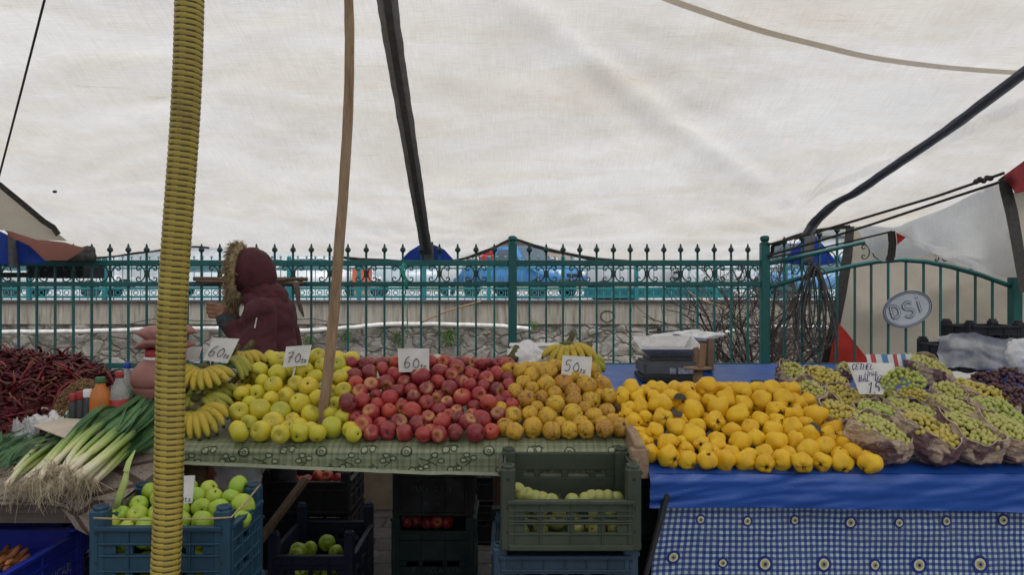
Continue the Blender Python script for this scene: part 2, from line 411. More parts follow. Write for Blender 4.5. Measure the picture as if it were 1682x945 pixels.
def m_bag():
    k = NT('printed_brown_bag'); v = k.co('Object', (1, 1, 1), True)
    c = k.ramp(k.noise(v, 9, 5), [(.3, (.44, .31, .21)), (.52, (.52, .39, .28)), (.6, (.32, .21, .16)), (.7, (.58, .45, .34))])
    pr = k.ramp(k.noise(v, 9, 2, .4), [(.53, 0), (.555, 1)])
    c = k.mix(k.math('MULTIPLY', pr, .8), c, (.10, .035, .06))
    cr = k.ramp(k.noise(v, 16, 8, .7, 1.2), [(.52, 0), (.60, 1)])
    c = k.mix(k.math('MULTIPLY', cr, .5), c, (.68, .58, .47))
    dk = k.ramp(k.noise(v, 22, 7, .7, 1.5), [(.56, 0), (.63, 1)])
    c = k.mix(k.math('MULTIPLY', dk, .6), c, (.12, .07, .06))
    k.set(col=c, rough=.4, normal=k.bump(k.noise(v, 20, 7, .65, 1.0), 1.0, .025)); return k.mat
M['bag'] = m_bag(); M['bag_rim'] = basic('bag_rim', (.55, .44, .34), (.40, .30, .22), .6, 40)
# tarpaulin: thin woven sheet, light passes through
def m_tarp(name, white=(.93, .925, .905), beige=(.84, .79, .70), stain=.75, tr=.70, gloss=.0):
    k = NT(name); v = k.co('Object')
    band = k.noise(k.co('Object', (.35, 1.1, 1.1), rot=(0, 0, .12)), 1.9, 8, .66, .8)
    blot = k.noise(v, 1.3, 8, .65); hz = k.sep(v)[2]
    c = k.ramp(band, [(.42, white), (.66, beige)])
    line = k.ramp(k.noise(k.co('Object', (1.1, 9, 9), rot=(0, 0, .1)), 2.6, 9, .78, .9), [(.58, 0), (.74, 1)])
    c = k.mix(k.math('MULTIPLY', k.math('MULTIPLY', line, k.ramp(band, [(.4, 0), (.6, 1)])), stain), c, (.46, .36, .24))
    c = k.mix(k.math('MULTIPLY', k.ramp(blot, [(.50, 0), (.76, 1)]), stain * .6), c, (.60, .53, .42))
    c = k.mix(k.math('MULTIPLY', k.ramp(k.math('ADD', k.math('MULTIPLY_ADD', hz, -.75, .20), k.math('MULTIPLY', k.noise(v, 2.2, 7, .65), .5)), [(.35, 0), (1.0, 1)]), stain * .9), c, tuple(q * w_ for q, w_ in zip(beige, (.93, .88, .78))))
    sp = k.ramp(k.noise(v, 46, 9, .8), [(.63, 0), (.72, 1)])
    c = k.mix(k.math('MULTIPLY', sp, .35), c, (.45, .40, .33))
    w1 = k.noise(k.co('Object', (3, 90, 90)), 3, 3, .6); w2 = k.noise(k.co('Object', (90, 3, 3)), 3, 3, .6)
    wv = k.math('ADD', w1, w2)
    c = k.mix(k.ramp(k.math('MULTIPLY', wv, .5), [(.36, .24), (.6, 0)]), c, (.36, .35, .33))
    cr = k.noise(v, 6, 7, .6, 1.0)
    nb = k.bump(k.math('ADD', k.math('MULTIPLY', wv, .25), cr), .28, .02)
    d = k.n('ShaderNodeBsdfDiffuse', {'Color': c, 'Normal': nb}); t = k.n('ShaderNodeBsdfTranslucent', {'Color': c, 'Normal': nb})
    m = k.n('ShaderNodeMixShader', {0: tr, 1: d.outputs[0], 2: t.outputs[0]})
    last = m
    if gloss:
        g = k.n('ShaderNodeBsdfGlossy', {'Color': (.9, .9, .9, 1), 'Roughness': .3, 'Normal': nb})
        last = k.n('ShaderNodeMixShader', {0: gloss, 1: m.outputs[0], 2: g.outputs[0]})
    k.t.links.new(last.outputs[0], k.out.inputs[0]); return k.mat
M['tarp'] = m_tarp('stained_white_tarpaulin')
M['tarp_beige'] = m_tarp('beige_tarpaulin', (.66, .60, .50), (.60, .52, .40), .5, .5)
M['tarp_seam'] = m_tarp('tarpaulin_seam', (.80, .72, .60), (.70, .61, .48), .5, .52)
M['tarp_white'] = m_tarp('white_plastic_sheet', (.94, .95, .96), (.88, .88, .87), .15, .70, .06)
M['tarp_pinkish'] = m_tarp('faded_red_tarpaulin', (.42, .16, .13), (.34, .12, .10), .3, .4)
M['tarp_grey'] = m_tarp('grey_tarpaulin', (.12, .12, .115), (.08, .08, .08), .3, .2)
def m_gingham():
    k = NT('blue_gingham_cloth'); uv = k.n('ShaderNodeTexCoord').outputs['UV']
    s = k.sep(uv)
    def st(x):  # soft square wave with woven jitter
        f = k.math('FRACT', x); return k.ramp(f, [(.0, 1), (.46, 1), (.54, 0), (.97, 0), (1, 1)])
    n1 = k.math('MULTIPLY', k.noise(k.co('UV'), .5, 3), .3)
    a, b = st(k.math('ADD', s[0], n1)), st(k.math('ADD', s[1], n1))
    sm = k.math('ADD', a, b)
    c = k.ramp(k.math('MULTIPLY', sm, .5), [(0, (.50, .55, .55)), (.5, (.06, .13, .33)), (1, (.004, .018, .135))])
    c = k.mix(k.ramp(k.noise(k.co('UV'), .25, 3), [(.35, 0), (.7, .3)]), c, (.10, .13, .22))
    k.set(col=c, rough=.6, normal=k.bump(k.noise(k.co('UV'), 6, 3), .2, .003)); return k.mat
M['gingham'] = m_gingham()
def m_plaid():
    k = NT('green_plaid_cloth'); s = k.sep(k.n('ShaderNodeTexCoord').outputs['UV'])
    def lines(x, ph):
        f = k.math('FRACT', k.math('ADD', x, ph)); return k.ramp(f, [(0, .15), (.1, .9), (.16, .9), (.2, .1), (.33, .6), (.5, .6), (.54, .0), (.72, .1), (.75, 1), (.8, 1), (.84, .2), (1, .15)])
    fine = k.noise(k.co('UV', (1, 1, 1)), 30, 2)
    m = k.math('MULTIPLY', k.math('ADD', lines(s[0], 0), lines(s[1], .2)), .5)
    c = k.ramp(m, [(0, (.29, .30, .19)), (.45, (.175, .195, .11)), (1, (.075, .10, .05))])
    c = k.mix(k.ramp(fine, [(.4, .25), (.6, 0)]), c, (.2, .24, .13))
    k.set(col=c, rough=.35, normal=k.bump(k.noise(k.co('UV'), 2.5, 5), .25, .006)); return k.mat
M['plaid'] = m_plaid()
M['plaid_ink'] = basic('cloth_print_ink', (.018, .04, .012), (.05, .07, .03), .5, 60)
M['plaid_pale'] = basic('cloth_print_pale', (.36, .38, .25), (.28, .31, .2), .5, 60)
M['eye_blue'] = basic('eye_blue_print', (.006, .02, .17), (.008, .03, .2), .6, 60)
M['eye_white'] = basic('eye_pale_print', (.62, .60, .40), (.5, .5, .36), .6, 60)
M['eye_yellow'] = basic('eye_yellow_print', (.40, .36, .12), (.34, .3, .10), .6, 60)
M['blue_tarp'] = basic('blue_vinyl', (.006, .060, .31), (.010, .078, .37), .27, 3, .3, 14, bd=.012)
def m_brown_cloth():
    k = NT('brown_patterned_cloth'); v = k.co('UV')
    s = k.sep(v)
    d1 = k.math('ABSOLUTE', k.math('SUBTRACT', k.math('FRACT', k.math('ADD', s[0], s[1])), .5))
    d2 = k.math('ABSOLUTE', k.math('SUBTRACT', k.math('FRACT', k.math('SUBTRACT', s[0], s[1])), .5))
    ln = k.ramp(k.math('MINIMUM', d1, d2), [(.075, 1), (.09, 0)])
    fl = k.noise(v, 14, 6, .7, 2.0)
    c = k.ramp(fl, [(.42, (.09, .07, .055)), (.5, (.30, .26, .21)), (.58, (.13, .10, .08))])
    c = k.mix(ln, c, (.055, .03, .024))
    k.set(col=c, rough=.7, normal=k.bump(fl, .2, .003)); return k.mat
M['brown_cloth'] = m_brown_cloth()
M['table_edge'] = wood('dusty_table_wood', (.15, .12, .10), (.11, .085, .07), (.08, .06, .05), 0)
def m_hose():
    k = NT('yellow_hose'); v = k.co('Object', (1, 1, 1))
    c = k.ramp(k.noise(v, 12, 7, .65), [(.3, (.42, .325, .05)), (.55, (.35, .265, .04)), (.75, (.22, .17, .035))])
    k.set(col=c, rough=.5, normal=k.bump(k.noise(v, 120, 4), .15, .002)); return k.mat
M['hose'] = m_hose()
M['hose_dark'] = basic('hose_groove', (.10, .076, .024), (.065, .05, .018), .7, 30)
def m_stone():
    k = NT('rubble_stone'); v = k.co('Object', (1, 1, 1.25))
    w = k.n('ShaderNodeTexNoise', {'Vector': v, 'Scale': 1.6, 'Detail': 6}).outputs['Color']
    vv = k.n('ShaderNodeVectorMath', {0: v, 1: k.mix(.75, (0, 0, 0), w)}, operation='ADD').outputs[0]
    e = k.n('ShaderNodeTexVoronoi', {'Vector': vv, 'Scale': 2.1}, feature='DISTANCE_TO_EDGE').outputs['Distance']
    ce = k.n('ShaderNodeTexVoronoi', {'Vector': vv, 'Scale': 2.1}).outputs['Color']
    cell = k.n('ShaderNodeSeparateColor', {0: ce}).outputs[0]
    c = k.ramp(cell, [(0, (.17, .15, .125)), (.4, (.30, .28, .25)), (.7, (.22, .20, .18)), (1, (.38, .355, .32))])
    f = k.noise(v, 3.2, 10, .72)
    c = k.mix(.68, c, k.ramp(f, [(.3, (.12, .11, .095)), (.5, (.33, .31, .275)), (.7, (.58, .55, .50))]))
    c = k.mix(k.ramp(e, [(.0, .55), (.06, 0)]), c, (.13, .115, .095))
    ms = k.ramp(k.noise(v, .9, 6, .6), [(.58, 0), (.72, 1)])
    c = k.mix(k.math('MULTIPLY', ms, .35), c, (.10, .13, .05))
    h = k.math('ADD', k.ramp(e, [(0, 0), (.13, 1)]), k.math('MULTIPLY', f, .8))
    k.set(col=c, rough=.9, normal=k.bump(h, .9, .06)); return k.mat
M['stone'] = m_stone()
def m_conc():
    k = NT('stained_concrete'); v = k.co('Object')
    st = k.noise(k.co('Object', (3.5, 3.5, .3)), 3, 7, .65)
    c = k.ramp(st, [(.3, (.44, .42, .37)), (.5, (.34, .315, .265)), (.68, (.17, .15, .12))])
    c = k.mix(k.ramp(k.noise(v, 2, 6), [(.4, 0), (.8, .5)]), c, (.25, .23, .19))
    k.set(col=c, rough=.9, normal=k.bump(k.noise(v, 30, 7, .7), .35, .02)); return k.mat
M['concrete'] = m_conc()
M['kerb_dark'] = basic('dark_coping', (.10, .10, .105), (.07, .07, .075), .8, 6, .3)
def m_pave():
    k = NT('wet_paving'); v = k.co('Object')
    br = k.n('ShaderNodeTexBrick', {'Vector': v, 'Scale': 1.0, 'Mortar Size': .012, 'Brick Width': .42, 'Row Height': .21, 'Color1': (.24, .235, .23, 1), 'Color2': (.17, .168, .165, 1), 'Mortar': (.02, .02, .02, 1)})
    f = k.noise(v, 14, 8, .7)
    c = k.mix(.5, br.outputs[0], k.ramp(f, [(.3, (.09, .088, .085)), (.7, (.28, .27, .26))]))
    wet = k.ramp(k.noise(v, 2.6, 5, .6), [(.50, 1), (.66, 0)])
    c = k.mix(k.math('MULTIPLY', wet, .55), c, (.03, .03, .032))
    h = k.math('ADD', k.math('MULTIPLY', br.outputs['Fac'], -1.0), k.math('MULTIPLY', f, .5))
    k.set(col=c, rough=k.mix(wet, (.6, .6, .6), (.07, .07, .07)), normal=k.bump(h, .5, .012)); return k.mat
M['pave'] = m_pave()
M['asphalt'] = basic('pale_wet_asphalt', (.55, .56, .57), (.42, .43, .44), .45, 2, .2, 40)
M['earth'] = basic('canal_bed', (.10, .085, .06), (.06, .055, .04), .9, 4, .5, 20)
M['lowwall'] = basic('low_wall_concrete', (.21, .165, .115), (.13, .10, .07), .85, 4, .5, 30, dirt=.4)
M['moss'] = basic('moss', (.05, .12, .02), (.09, .17, .03), .8, 20, rand=.3)
# ================================================================== world, light, camera
w = bpy.data.worlds.new('World'); scene.world = w; w.use_nodes = True
nt = w.node_tree; bg = nt.nodes['Background']
sky = nt.nodes.new('ShaderNodeTexSky'); sky.sky_type = 'NISHITA'; sky.sun_disc = False
SUN_EL, SUN_ROT = math.radians(67), math.radians(158)
sky.sun_elevation = SUN_EL; sky.sun_rotation = SUN_ROT; sky.dust_density = 4.0; sky.air_density = 1.0
hs = nt.nodes.new('ShaderNodeHueSaturation'); hs.inputs['Saturation'].default_value = .28
nt.links.new(sky.outputs[0], hs.inputs['Color']); nt.links.new(hs.outputs[0], bg.inputs[0]); bg.inputs[1].default_value = .15
sl = bpy.data.lights.new('sun', 'SUN'); sl.energy = 1.5; sl.angle = math.radians(35); sl.color = (1, .97, .93)
so = bpy.data.objects.new('sun', sl); COL.objects.link(so)
sd = Vector((math.sin(SUN_ROT) * math.cos(SUN_EL), math.cos(SUN_ROT) * math.cos(SUN_EL), math.sin(SUN_EL)))
so.rotation_euler = sd.to_track_quat('Z', 'Y').to_euler()
cam = bpy.data.cameras.new('camera'); co_ = bpy.data.objects.new('camera', cam); COL.objects.link(co_)
cam.sensor_fit = 'HORIZONTAL'; cam.sensor_width = 36; cam.lens = 36 * F / 1682; cam.clip_start = .05; cam.clip_end = 2000
co_.location = (0, 0, CH); co_.rotation_euler = (PI / 2, 0, 0); scene.camera = co_
scene.render.resolution_x, scene.render.resolution_y = 1024, 576
scene.view_settings.view_transform = 'Standard'; scene.view_settings.look = 'None'; scene.view_settings.exposure = 0
scene.render.engine = 'CYCLES'
cy = scene.cycles
cy.use_denoising = True; cy.max_bounces = 10; cy.diffuse_bounces = 5; cy.transparent_max_bounces = 10; cy.transmission_bounces = 6
cy.sample_clamp_indirect = 6

FY = 5.30          # near fence
CANAL0, CANAL1 = 5.42, 22.0
TOPZ = 1.166        # far bank level
# ================================================================== ground
def sheet(name, x0, x1, y0, y1, z, mat, n=1):
    b = MB(); b.grid(lambda u, v: V(lerp(x0, x1, u), lerp(y0, y1, v), z), n, n, smooth=False)
    return tag(b.build(name, M[mat]), kind='structure')
sheet('ground', -300, 300, -300, CANAL0, 0.0, 'pave')
sheet('canal_bed', -300, 300, CANAL0, CANAL1 + .3, -2.2, 'earth', 1)
sheet('road', -400, 400, CANAL1 + .25, 900, TOPZ, 'asphalt')
# low parapet under the fence
b = MB(); b.box((0, FY + .02, .33), (60, .26, .66)); b.box((0, FY + .02, .685), (60, .32, .05))
tag(b.build('parapet_wall', M['lowwall'], bevel=.008), 'low brown concrete parapet wall under the green iron fence', 'wall')
b = MB(); b.box((0, CANAL0 + .05, -1.1), (120, .1, 2.18)); tag(b.build('canal_side', M['lowwall']), kind='structure')
# far retaining wall
rw = thing('retaining_wall', 'stained retaining wall across the canal, concrete band above rubble stone', 'wall', (0, CANAL1, -2.2))
b = MB()
ZB = .468
def stonef(u, v):
    x = lerp(-24, 24, u); z = lerp(-2.2, ZB, v)
    q = fbm(x * 1.3, z * 1.3, 5) * .09 + fbm(x * 3.5, z * 3.5, 9, 2) * .06
    return V(x, CANAL1 - .02 - q, z)
b.grid(stonef, 360, 44); b.build('stone_face', M['stone'], rw)
b = MB(); b.box((0, CANAL1 + .12, (ZB + TOPZ - .045) / 2), (160, .40, TOPZ - .045 - ZB)); b.build('concrete_band', M['concrete'], rw, bevel=.01)
b = MB(); b.box((0, CANAL1 + .10, TOPZ - .018), (160, .50, .07)); b.build('coping', M['kerb_dark'], rw, bevel=.008)
b = MB()
for s in (-1, 1): b.box((s * 52, CANAL1 + .1, -.87), (56, .2, 2.66))
b.build('end_face', M['stone'], rw)
YW = CANAL1 - .2
# pipes on the far wall
def pipe(pts, r, name, label, mat='white_pipe', cat='pipe', jit=.0):
    b = MB(); pp = []
    pts = [P(x, y, YW - dy) for x, y, dy in pts]
    for a, c in zip(pts, pts[1:]):
        for i in range(8): pp.append(a.lerp(c, i / 8) + V(0, 0, 2 * jit * random.uniform(-1, 1)))
    pp.append(pts[-1]); b.tube(pp, r * 2, 8)
    return tag(b.build(name, M[mat], origin=pp[0]), label, cat)
pipe([(-60, 548, .05), (20, 546, .05), (150, 545, .05), (250, 541, .05), (400, 540, .05), (500, 544, .05), (560, 540, .05), (640, 533, .05), (720, 533, .05), (820, 536, .05), (872, 541, .05)], .036, 'drain_pipe', 'long white pipe running along the stone wall left of the scale', jit=.004)
pipe([(1080, 562, .2), (1140, 552, .2), (1200, 545, .2), (1262, 538, .15), (1320, 538, .1), (1362, 539, .1)], .034, 'drain_pipe', 'short white pipe on the stone wall behind the bare bush', jit=.006)
pipe([(180, 540, .08), (260, 522, .06), (330, 528, .05), (520, 524, .05), (560, 536, .06), (640, 538, .06)], .008, 'wire', 'thin grey wire sagging along the concrete band behind the person', 'cable', 'wire', .006)
pipe([(690, 530, .1), (735, 511, .1), (790, 495, .1)], .013, 'cane', 'pale cane leaning on the concrete band left of the tall fence post', 'plank', 'cane')
pipe([(1128, 478, .15), (1150, 492, .15), (1185, 504, .15), (1210, 508, .15)], .012, 'cane', 'pale bent cane leaning over the wall left of the bare bush', 'plank', 'cane')
b = MB()
b.tube([P(1083, 575, YW), P(1083, 540, YW), P(1083, 534, YW)], [.06, .06, .09], 8); b.bar(P(1066, 546, YW), P(1128, 544, YW), .06, .06)
tag(b.build('valve_stand', M['dark_metal'], origin=P(1083, 575, YW)), 'dark metal valve standpipe in front of the wall above the scale', 'standpipe')
# moss tufts on the stones
for i, (px, py, r, lab) in enumerate([(738, 553, .13, 'round green tuft growing on the stone wall right of the leaning wooden pole'), (655, 557, .10, 'green tuft on the wall behind the red apples'), (570, 553, .09, 'small green tuft on the wall beside the wooden pole'), (876, 537, .07, 'small green tuft at the end of the long white pipe'), (508, 560, .08, 'small green tuft on the wall just right of the person'), (138, 592, .06, 'tiny green tuft low on the wall behind the dried chillies')]):
    b = MB(); c = P(px, py, YW + .02); rg = random.Random(i); r *= 2
    for q in range(260):
        d = Vector((rg.gauss(0, .5), rg.gauss(-.25, .25), rg.gauss(0, .6))) * r
        p = c + d; t = Vector((rg.uniform(-1, 1), rg.uniform(-1, .2), rg.uniform(-.3, 1))).normalized() * r * .28; s_ = t.cross(Vector((rg.uniform(-1, 1), 1, rg.uniform(-1, 1)))).normalized() * r * .07
        b._add([p - s_, p + s_, p + t], [(0, 1, 2)], 0, False)
    tag(b.build('wall_plant', M['moss'], origin=c), lab, 'plant')
# crack outline drawn by a chipped patch in the concrete
b = MB(); c = P(998, 520, CANAL1 - .09)
pts = [c + V(.2 * math.cos(a) * (1 + .25 * noise.noise((a, 2, 1))) , 0, .16 * math.sin(a) * (1 + .3 * noise.noise((a, 5, 3)))) for a in [i * 2 * PI / 22 for i in range(23)]]
b.ribbon(pts, .04, (0, -1, 0)); b.build('chipped_edge', M['earth'], rw)

# ================================================================== far fence on the wall
YF = CANAL1 + .12
def spiral(c, r, a0, a1, r1, n=14):
    return [c + V(math.cos(lerp(a0, a1, i / n)) * lerp(r, r1, i / n), 0, math.sin(lerp(a0, a1, i / n)) * lerp(r, r1, i / n)) for i in range(n + 1)]
pz = lambda py: CH - (py - CY) * YF / F
px2 = lambda px, Y=YF: (px - CX) * Y / F
posts = [-190, -70, 48, 172, 290, 405, 475, 590, 697, 803, 925, 1045, 1175, 1290, 1400]
lab = {i: None for i in range(20)}
NAMES = ['past the left edge of the stalls', 'left of the dried chillies', 'above the dried chillies', 'behind the dark bundle on the fence', 'behind the yellow hose pole', 'behind the hooded person', 'just right of the hooded person', 'behind the leaning wooden pole', 'under the left blue tarpaulin flap', 'in front of the blue pickup', 'right of the blue pickup', 'above the weighing scale', 'behind the bare bush', 'behind the cable coil']
for i in range(len(posts) - 1):
    x0, x1 = px2(posts[i]), px2(posts[i + 1])
    t = thing('railing_panel', 'thin turquoise railing panel on the far bank, ' + NAMES[i], 'railing', ((x0 + x1) / 2, YF, TOPZ), group='railing panels along the far bank')
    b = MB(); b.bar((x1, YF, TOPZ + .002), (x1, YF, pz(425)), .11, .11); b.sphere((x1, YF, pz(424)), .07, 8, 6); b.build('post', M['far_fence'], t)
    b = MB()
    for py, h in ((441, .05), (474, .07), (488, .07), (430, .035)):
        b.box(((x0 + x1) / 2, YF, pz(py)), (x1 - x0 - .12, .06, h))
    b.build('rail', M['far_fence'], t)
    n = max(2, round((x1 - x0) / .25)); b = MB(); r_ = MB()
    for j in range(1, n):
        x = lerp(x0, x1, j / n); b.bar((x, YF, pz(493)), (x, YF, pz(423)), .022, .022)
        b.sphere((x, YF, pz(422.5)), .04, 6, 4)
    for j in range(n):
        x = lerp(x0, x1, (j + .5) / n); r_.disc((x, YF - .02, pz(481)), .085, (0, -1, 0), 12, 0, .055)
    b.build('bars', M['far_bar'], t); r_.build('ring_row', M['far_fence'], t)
b = MB(); b.box((px2(1085), YF + .3, pz(481)), (px2(1210) - px2(962), .08, .24), mi=0)
tag(b.build('road_barrier', M['far_fence'], bevel=.01, origin=(px2(1085), YF + .3, TOPZ)), 'solid teal barrier board behind the far railing left of the bare bush', 'barrier')
b = MB(); b.box((px2(1050, 24.2), 24.2, TOPZ + .25), (.32, .24, .5)); b.box((px2(1050, 24.2), 24.2, TOPZ + .04), (.5, .4, .08))
tag(b.build('road_marker', M['white_paint'], bevel=.01, origin=(px2(1050, 24.2), 24.2, TOPZ)), 'short white marker post by the far railing', 'marker')
# lying tyre by the railing
b = MB(); c = V(px2(1010, 24.0), 24.0, TOPZ + .16)
b.lathe([(.4, -.14), (.7, -.155), (.8, -.08), (.8, .08), (.7, .155), (.4, .14)], 24, c)
tag(b.build('tyre', M['black'], origin=c - V(0, 0, .16)), 'dark tyre lying flat behind the far railing', 'tyre')

# ================================================================== vehicles on the far bank
def vehicle(px, Y, L, W, H, rz, col, label, cat='car', kind='car', z=TOPZ, extra=None):
    """side profile along x (front at +x), then turned"""
    t = thing(kind if kind != 'car' else 'parked_car', label, cat, (px2(px, Y), Y, z), rz, world=False)
    m = basic('car_paint_%d' % px, col, tuple(c * .9 for c in col), .22, 3, spec=.6)
    g = .19
    if kind == 'van':
        prof = [(-.5, g), (-.5, .55), (-.495, .93), (-.47, 1.0), (.22, 1.0), (.30, .97), (.40, .62), (.485, .52), (.5, .40), (.5, g)]
        cab = [(-.44, .62), (-.44, .93), (.21, .93), (.29, .9), (.37, .64)]
    elif kind == 'pickup':
        prof = [(-.5, .25), (-.5, .60), (-.12, .60), (-.10, .96), (-.06, 1.0), (.10, 1.0), (.22, .66), (.46, .58), (.5, .46), (.5, .25)]
        cab = [(-.085, .64), (-.065, .94), (.09, .94), (.185, .66)]
    else:
        prof = [(-.5, .24), (-.495, .56), (-.47, .63), (-.36, .66), (-.25, .95), (-.2, .99), (.06, 1.0), (.12, .96), (.25, .66), (.44, .58), (.495, .46), (.5, .24)]
        cab = [(-.32, .67), (-.235, .92), (-.19, .95), (.055, .955), (.11, .92), (.215, .67)]
    b = MB(); n = len(prof); hw = W / 2
    def yv(zf): return hw * (1 if zf < .66 else lerp(1, .80, (zf - .66) / .34))
    vs = [V(x * L, s * yv(zz), zz * H) for s in (-1, 1) for x, zz in prof]
    fs = [tuple(range(n)), tuple(range(2 * n - 1, n - 1, -1))] + [(i, n + i, n + (i + 1) % n, (i + 1) % n) for i in range(n)]
    b._add(vs, fs, 0, True); b.build('body', m, t, bevel=.05, seg=3)
    nc = len(cab)
    for s in (-1, 1):
        b = MB(); b._add([V(x * L, s * (yv(zz) + .006), zz * H) for x, zz in cab], [tuple(range(nc))], 0, False); b.build('side_window', M['glass'], t)
    b = MB(); (xa, za), (xb, zb) = prof[-5 if kind != 'car' else -6], prof[-4 if kind != 'car' else -5]
    if kind == 'car': (xa, za), (xb, zb) = (.12, .95), (.24, .68)
    elif kind == 'van': (xa, za), (xb, zb) = (.305, .95), (.395, .64)
    else: (xa, za), (xb, zb) = (.105, .98), (.215, .68)
    o = V(.012, 0, .012)
    b._add([V(xa * L, -yv(za) * .9, za * H) + o, V(xa * L, yv(za) * .9, za * H) + o, V(xb * L, yv(zb) * .92, zb * H) + o, V(xb * L, -yv(zb) * .92, zb * H) + o], [(0, 1, 2, 3)], 0, False)
    b.build('windscreen', M['glass'], t)
    for s in (-1, 1):
        for fx in (-.31, .32):
            wc = V(fx * L, s * (hw - .06), .33)
            wh = MB(); R = Euler((PI / 2, 0, 0)).to_matrix()
            wh.lathe([(.2, -.1), (.31, -.1), (.33, -.07), (.33, .07), (.31, .1), (.2, .1)], 20, wc, rot=R); wo = wh.build('wheel', M['black'], t)
            rm = MB(); rm.lathe([(.02, -.085), (.2, -.09), (.21, 0), (.2, .09), (.02, .085)], 14, wc, rot=R); rm.build('rim', M['steel'], wo)
        b = MB(); b.sphere((L * .492, s * hw * .72, H * .47), .13, 10, 6, sq=(.5, 1.1, .75)); b.build('headlight', M['white_paint'], t)
    b = MB(); b.box((L * .497, 0, H * .32), (.08, W * .9, .16)); b.build('bumper', M['dark_metal'], t, bevel=.03)
    b = MB(); b.box((L * .502, 0, H * .44), (.03, W * .42, .10)); b.build('grille', M['black'], t, bevel=.01)
    if extra: extra(t)
    return t
vehicle(852, 26.5, 4.6, 1.9, 1.80, math.radians(-38), (.05, .22, .50), 'blue pickup parked behind the railing at the tall fence post', 'pickup', 'pickup')
vehicle(525, 28, 4.4, 1.8, 1.5, math.radians(3), (.62, .66, .68), 'white car parked behind the leaning wooden pole')
vehicle(345, 31, 4.3, 1.8, 1.5, math.radians(178), (.50, .58, .62), 'pale grey car parked behind the hooded person')
vehicle(105, 27.5, 4.4, 1.8, 1.45, math.radians(2), (.58, .62, .64), 'white car parked far left beyond the dried chillies')
vehicle(680, 32.0, 4.6, 1.8, 1.75, math.radians(185), (.42, .50, .55), 'light grey car parked between the wooden pole and the blue pickup')
vehicle(1050, 30.0, 5.2, 2.0, 2.25, math.radians(4), (.75, .78, .8), 'white van parked right of the blue pickup', 'van', 'van')
vehicle(1215, 29.0, 5.0, 2.0, 2.2, math.radians(182), (.70, .74, .76), 'white van parked behind the bare bush', 'van', 'van')
vehicle(1345, 27, 4.4, 1.8, 1.5, math.radians(176), (.10, .30, .55), 'blue and white car glimpsed behind the cable coil')
# hatch: red and white kiosk shapes far off
t = thing('kiosk', 'red topped kiosk far behind the blue pickup', 'kiosk', (px2(815, 42), 42, TOPZ))
b = MB(); b.box((px2(815, 42), 42, TOPZ + 1.0), (1.5, 1.2, 1.7)); b.build('wall', M['white_paint'], t, bevel=.02)
b = MB(); b.box((px2(815, 42), 42, TOPZ + 2.02), (1.9, 1.5, .32)); b.box((px2(808, 42), 42, TOPZ + 2.3), (1.0, 1.0, .24)); b.build('roof', M['red'], t, bevel=.05)
t = thing('roadside_box', 'orange red cabinet seen beyond the railing right of the wooden pole', 'cabinet', (px2(595, 27), 27, TOPZ))
b = MB(); b.box((px2(595, 27), 27, TOPZ + .75), (.6, .6, .7)); b.build('cabinet_body', basic('orange_paint', (.6, .12, .05), (.5, .1, .05), .5), t, bevel=.03)
b = MB(); b.box((px2(595, 27), 27, TOPZ + .2), (.5, .5, .4)); b.build('plinth', M['concrete'], t)
b = MB(); c = V(px2(738, 25.5), 25.5, TOPZ + 1.1); b.lathe([(.02, -.02), (.42, -.03), (.45, 0), (.42, .03), (.02, .03)], 22, c, rot=Euler((PI / 2, 0, 0)).to_matrix()); b.bar(c - V(0, -.05, 0), c - V(0, -.05, 1.1), .06, .06)
tag(b.build('round_sign', M['white_paint'], origin=c - V(0, 0, 1.1)), 'round white sign plate on a short post left of the blue pickup', 'sign')
# far buildings in the haze
def building(px, Y, W, H, D, col, label, rows, cols, roofm='kerb_dark'):
    x = px2(px, Y); t = thing('building', label, 'building', (x, Y, TOPZ))
    m = basic('wall_%d' % px, col, tuple(c * .88 for c in col), .9, 1)
    b = MB(); b.box((x, Y, TOPZ + H / 2), (W, D, H)); b.build('wall', m, t)
    b = MB(); b.box((x, Y, TOPZ + H + .15), (W + .6, D + .6, .3)); b.build('roof', M[roofm], t)
    for r in range(rows):
        for c in range(cols):
            wx = x + (c - (cols - 1) / 2) * W / cols; wz = TOPZ + H * (r + .55) / rows
            f = MB(); f.box((wx, Y - D / 2 - .03, wz), (1.3, .06, 1.5)); fo = f.build('window', M['white_paint'], t)
            g = MB(); g.box((wx, Y - D / 2 - .07, wz), (1.1, .03, 1.3)); g.build('pane', M['glass'], fo)
building(870, 75, 22, 4.4, 10, (.42, .36, .30), 'low brown building far beyond the tall fence post', 1, 6)
building(350, 80, 46, 4.6, 10, (.72, .76, .78), 'long pale building far behind the hooded person', 1, 11)
building(1230, 85, 50, 5.6, 10, (.74, .78, .8), 'long white building far behind the white vans', 1, 12)
building(30, 70, 24, 4.4, 10, (.62, .67, .70), 'pale low building far behind the dark bundle on the fence', 1, 6)
building(620, 90, 30, 4.8, 10, (.55, .60, .62), 'grey building far behind the leaning wooden pole', 1, 8)

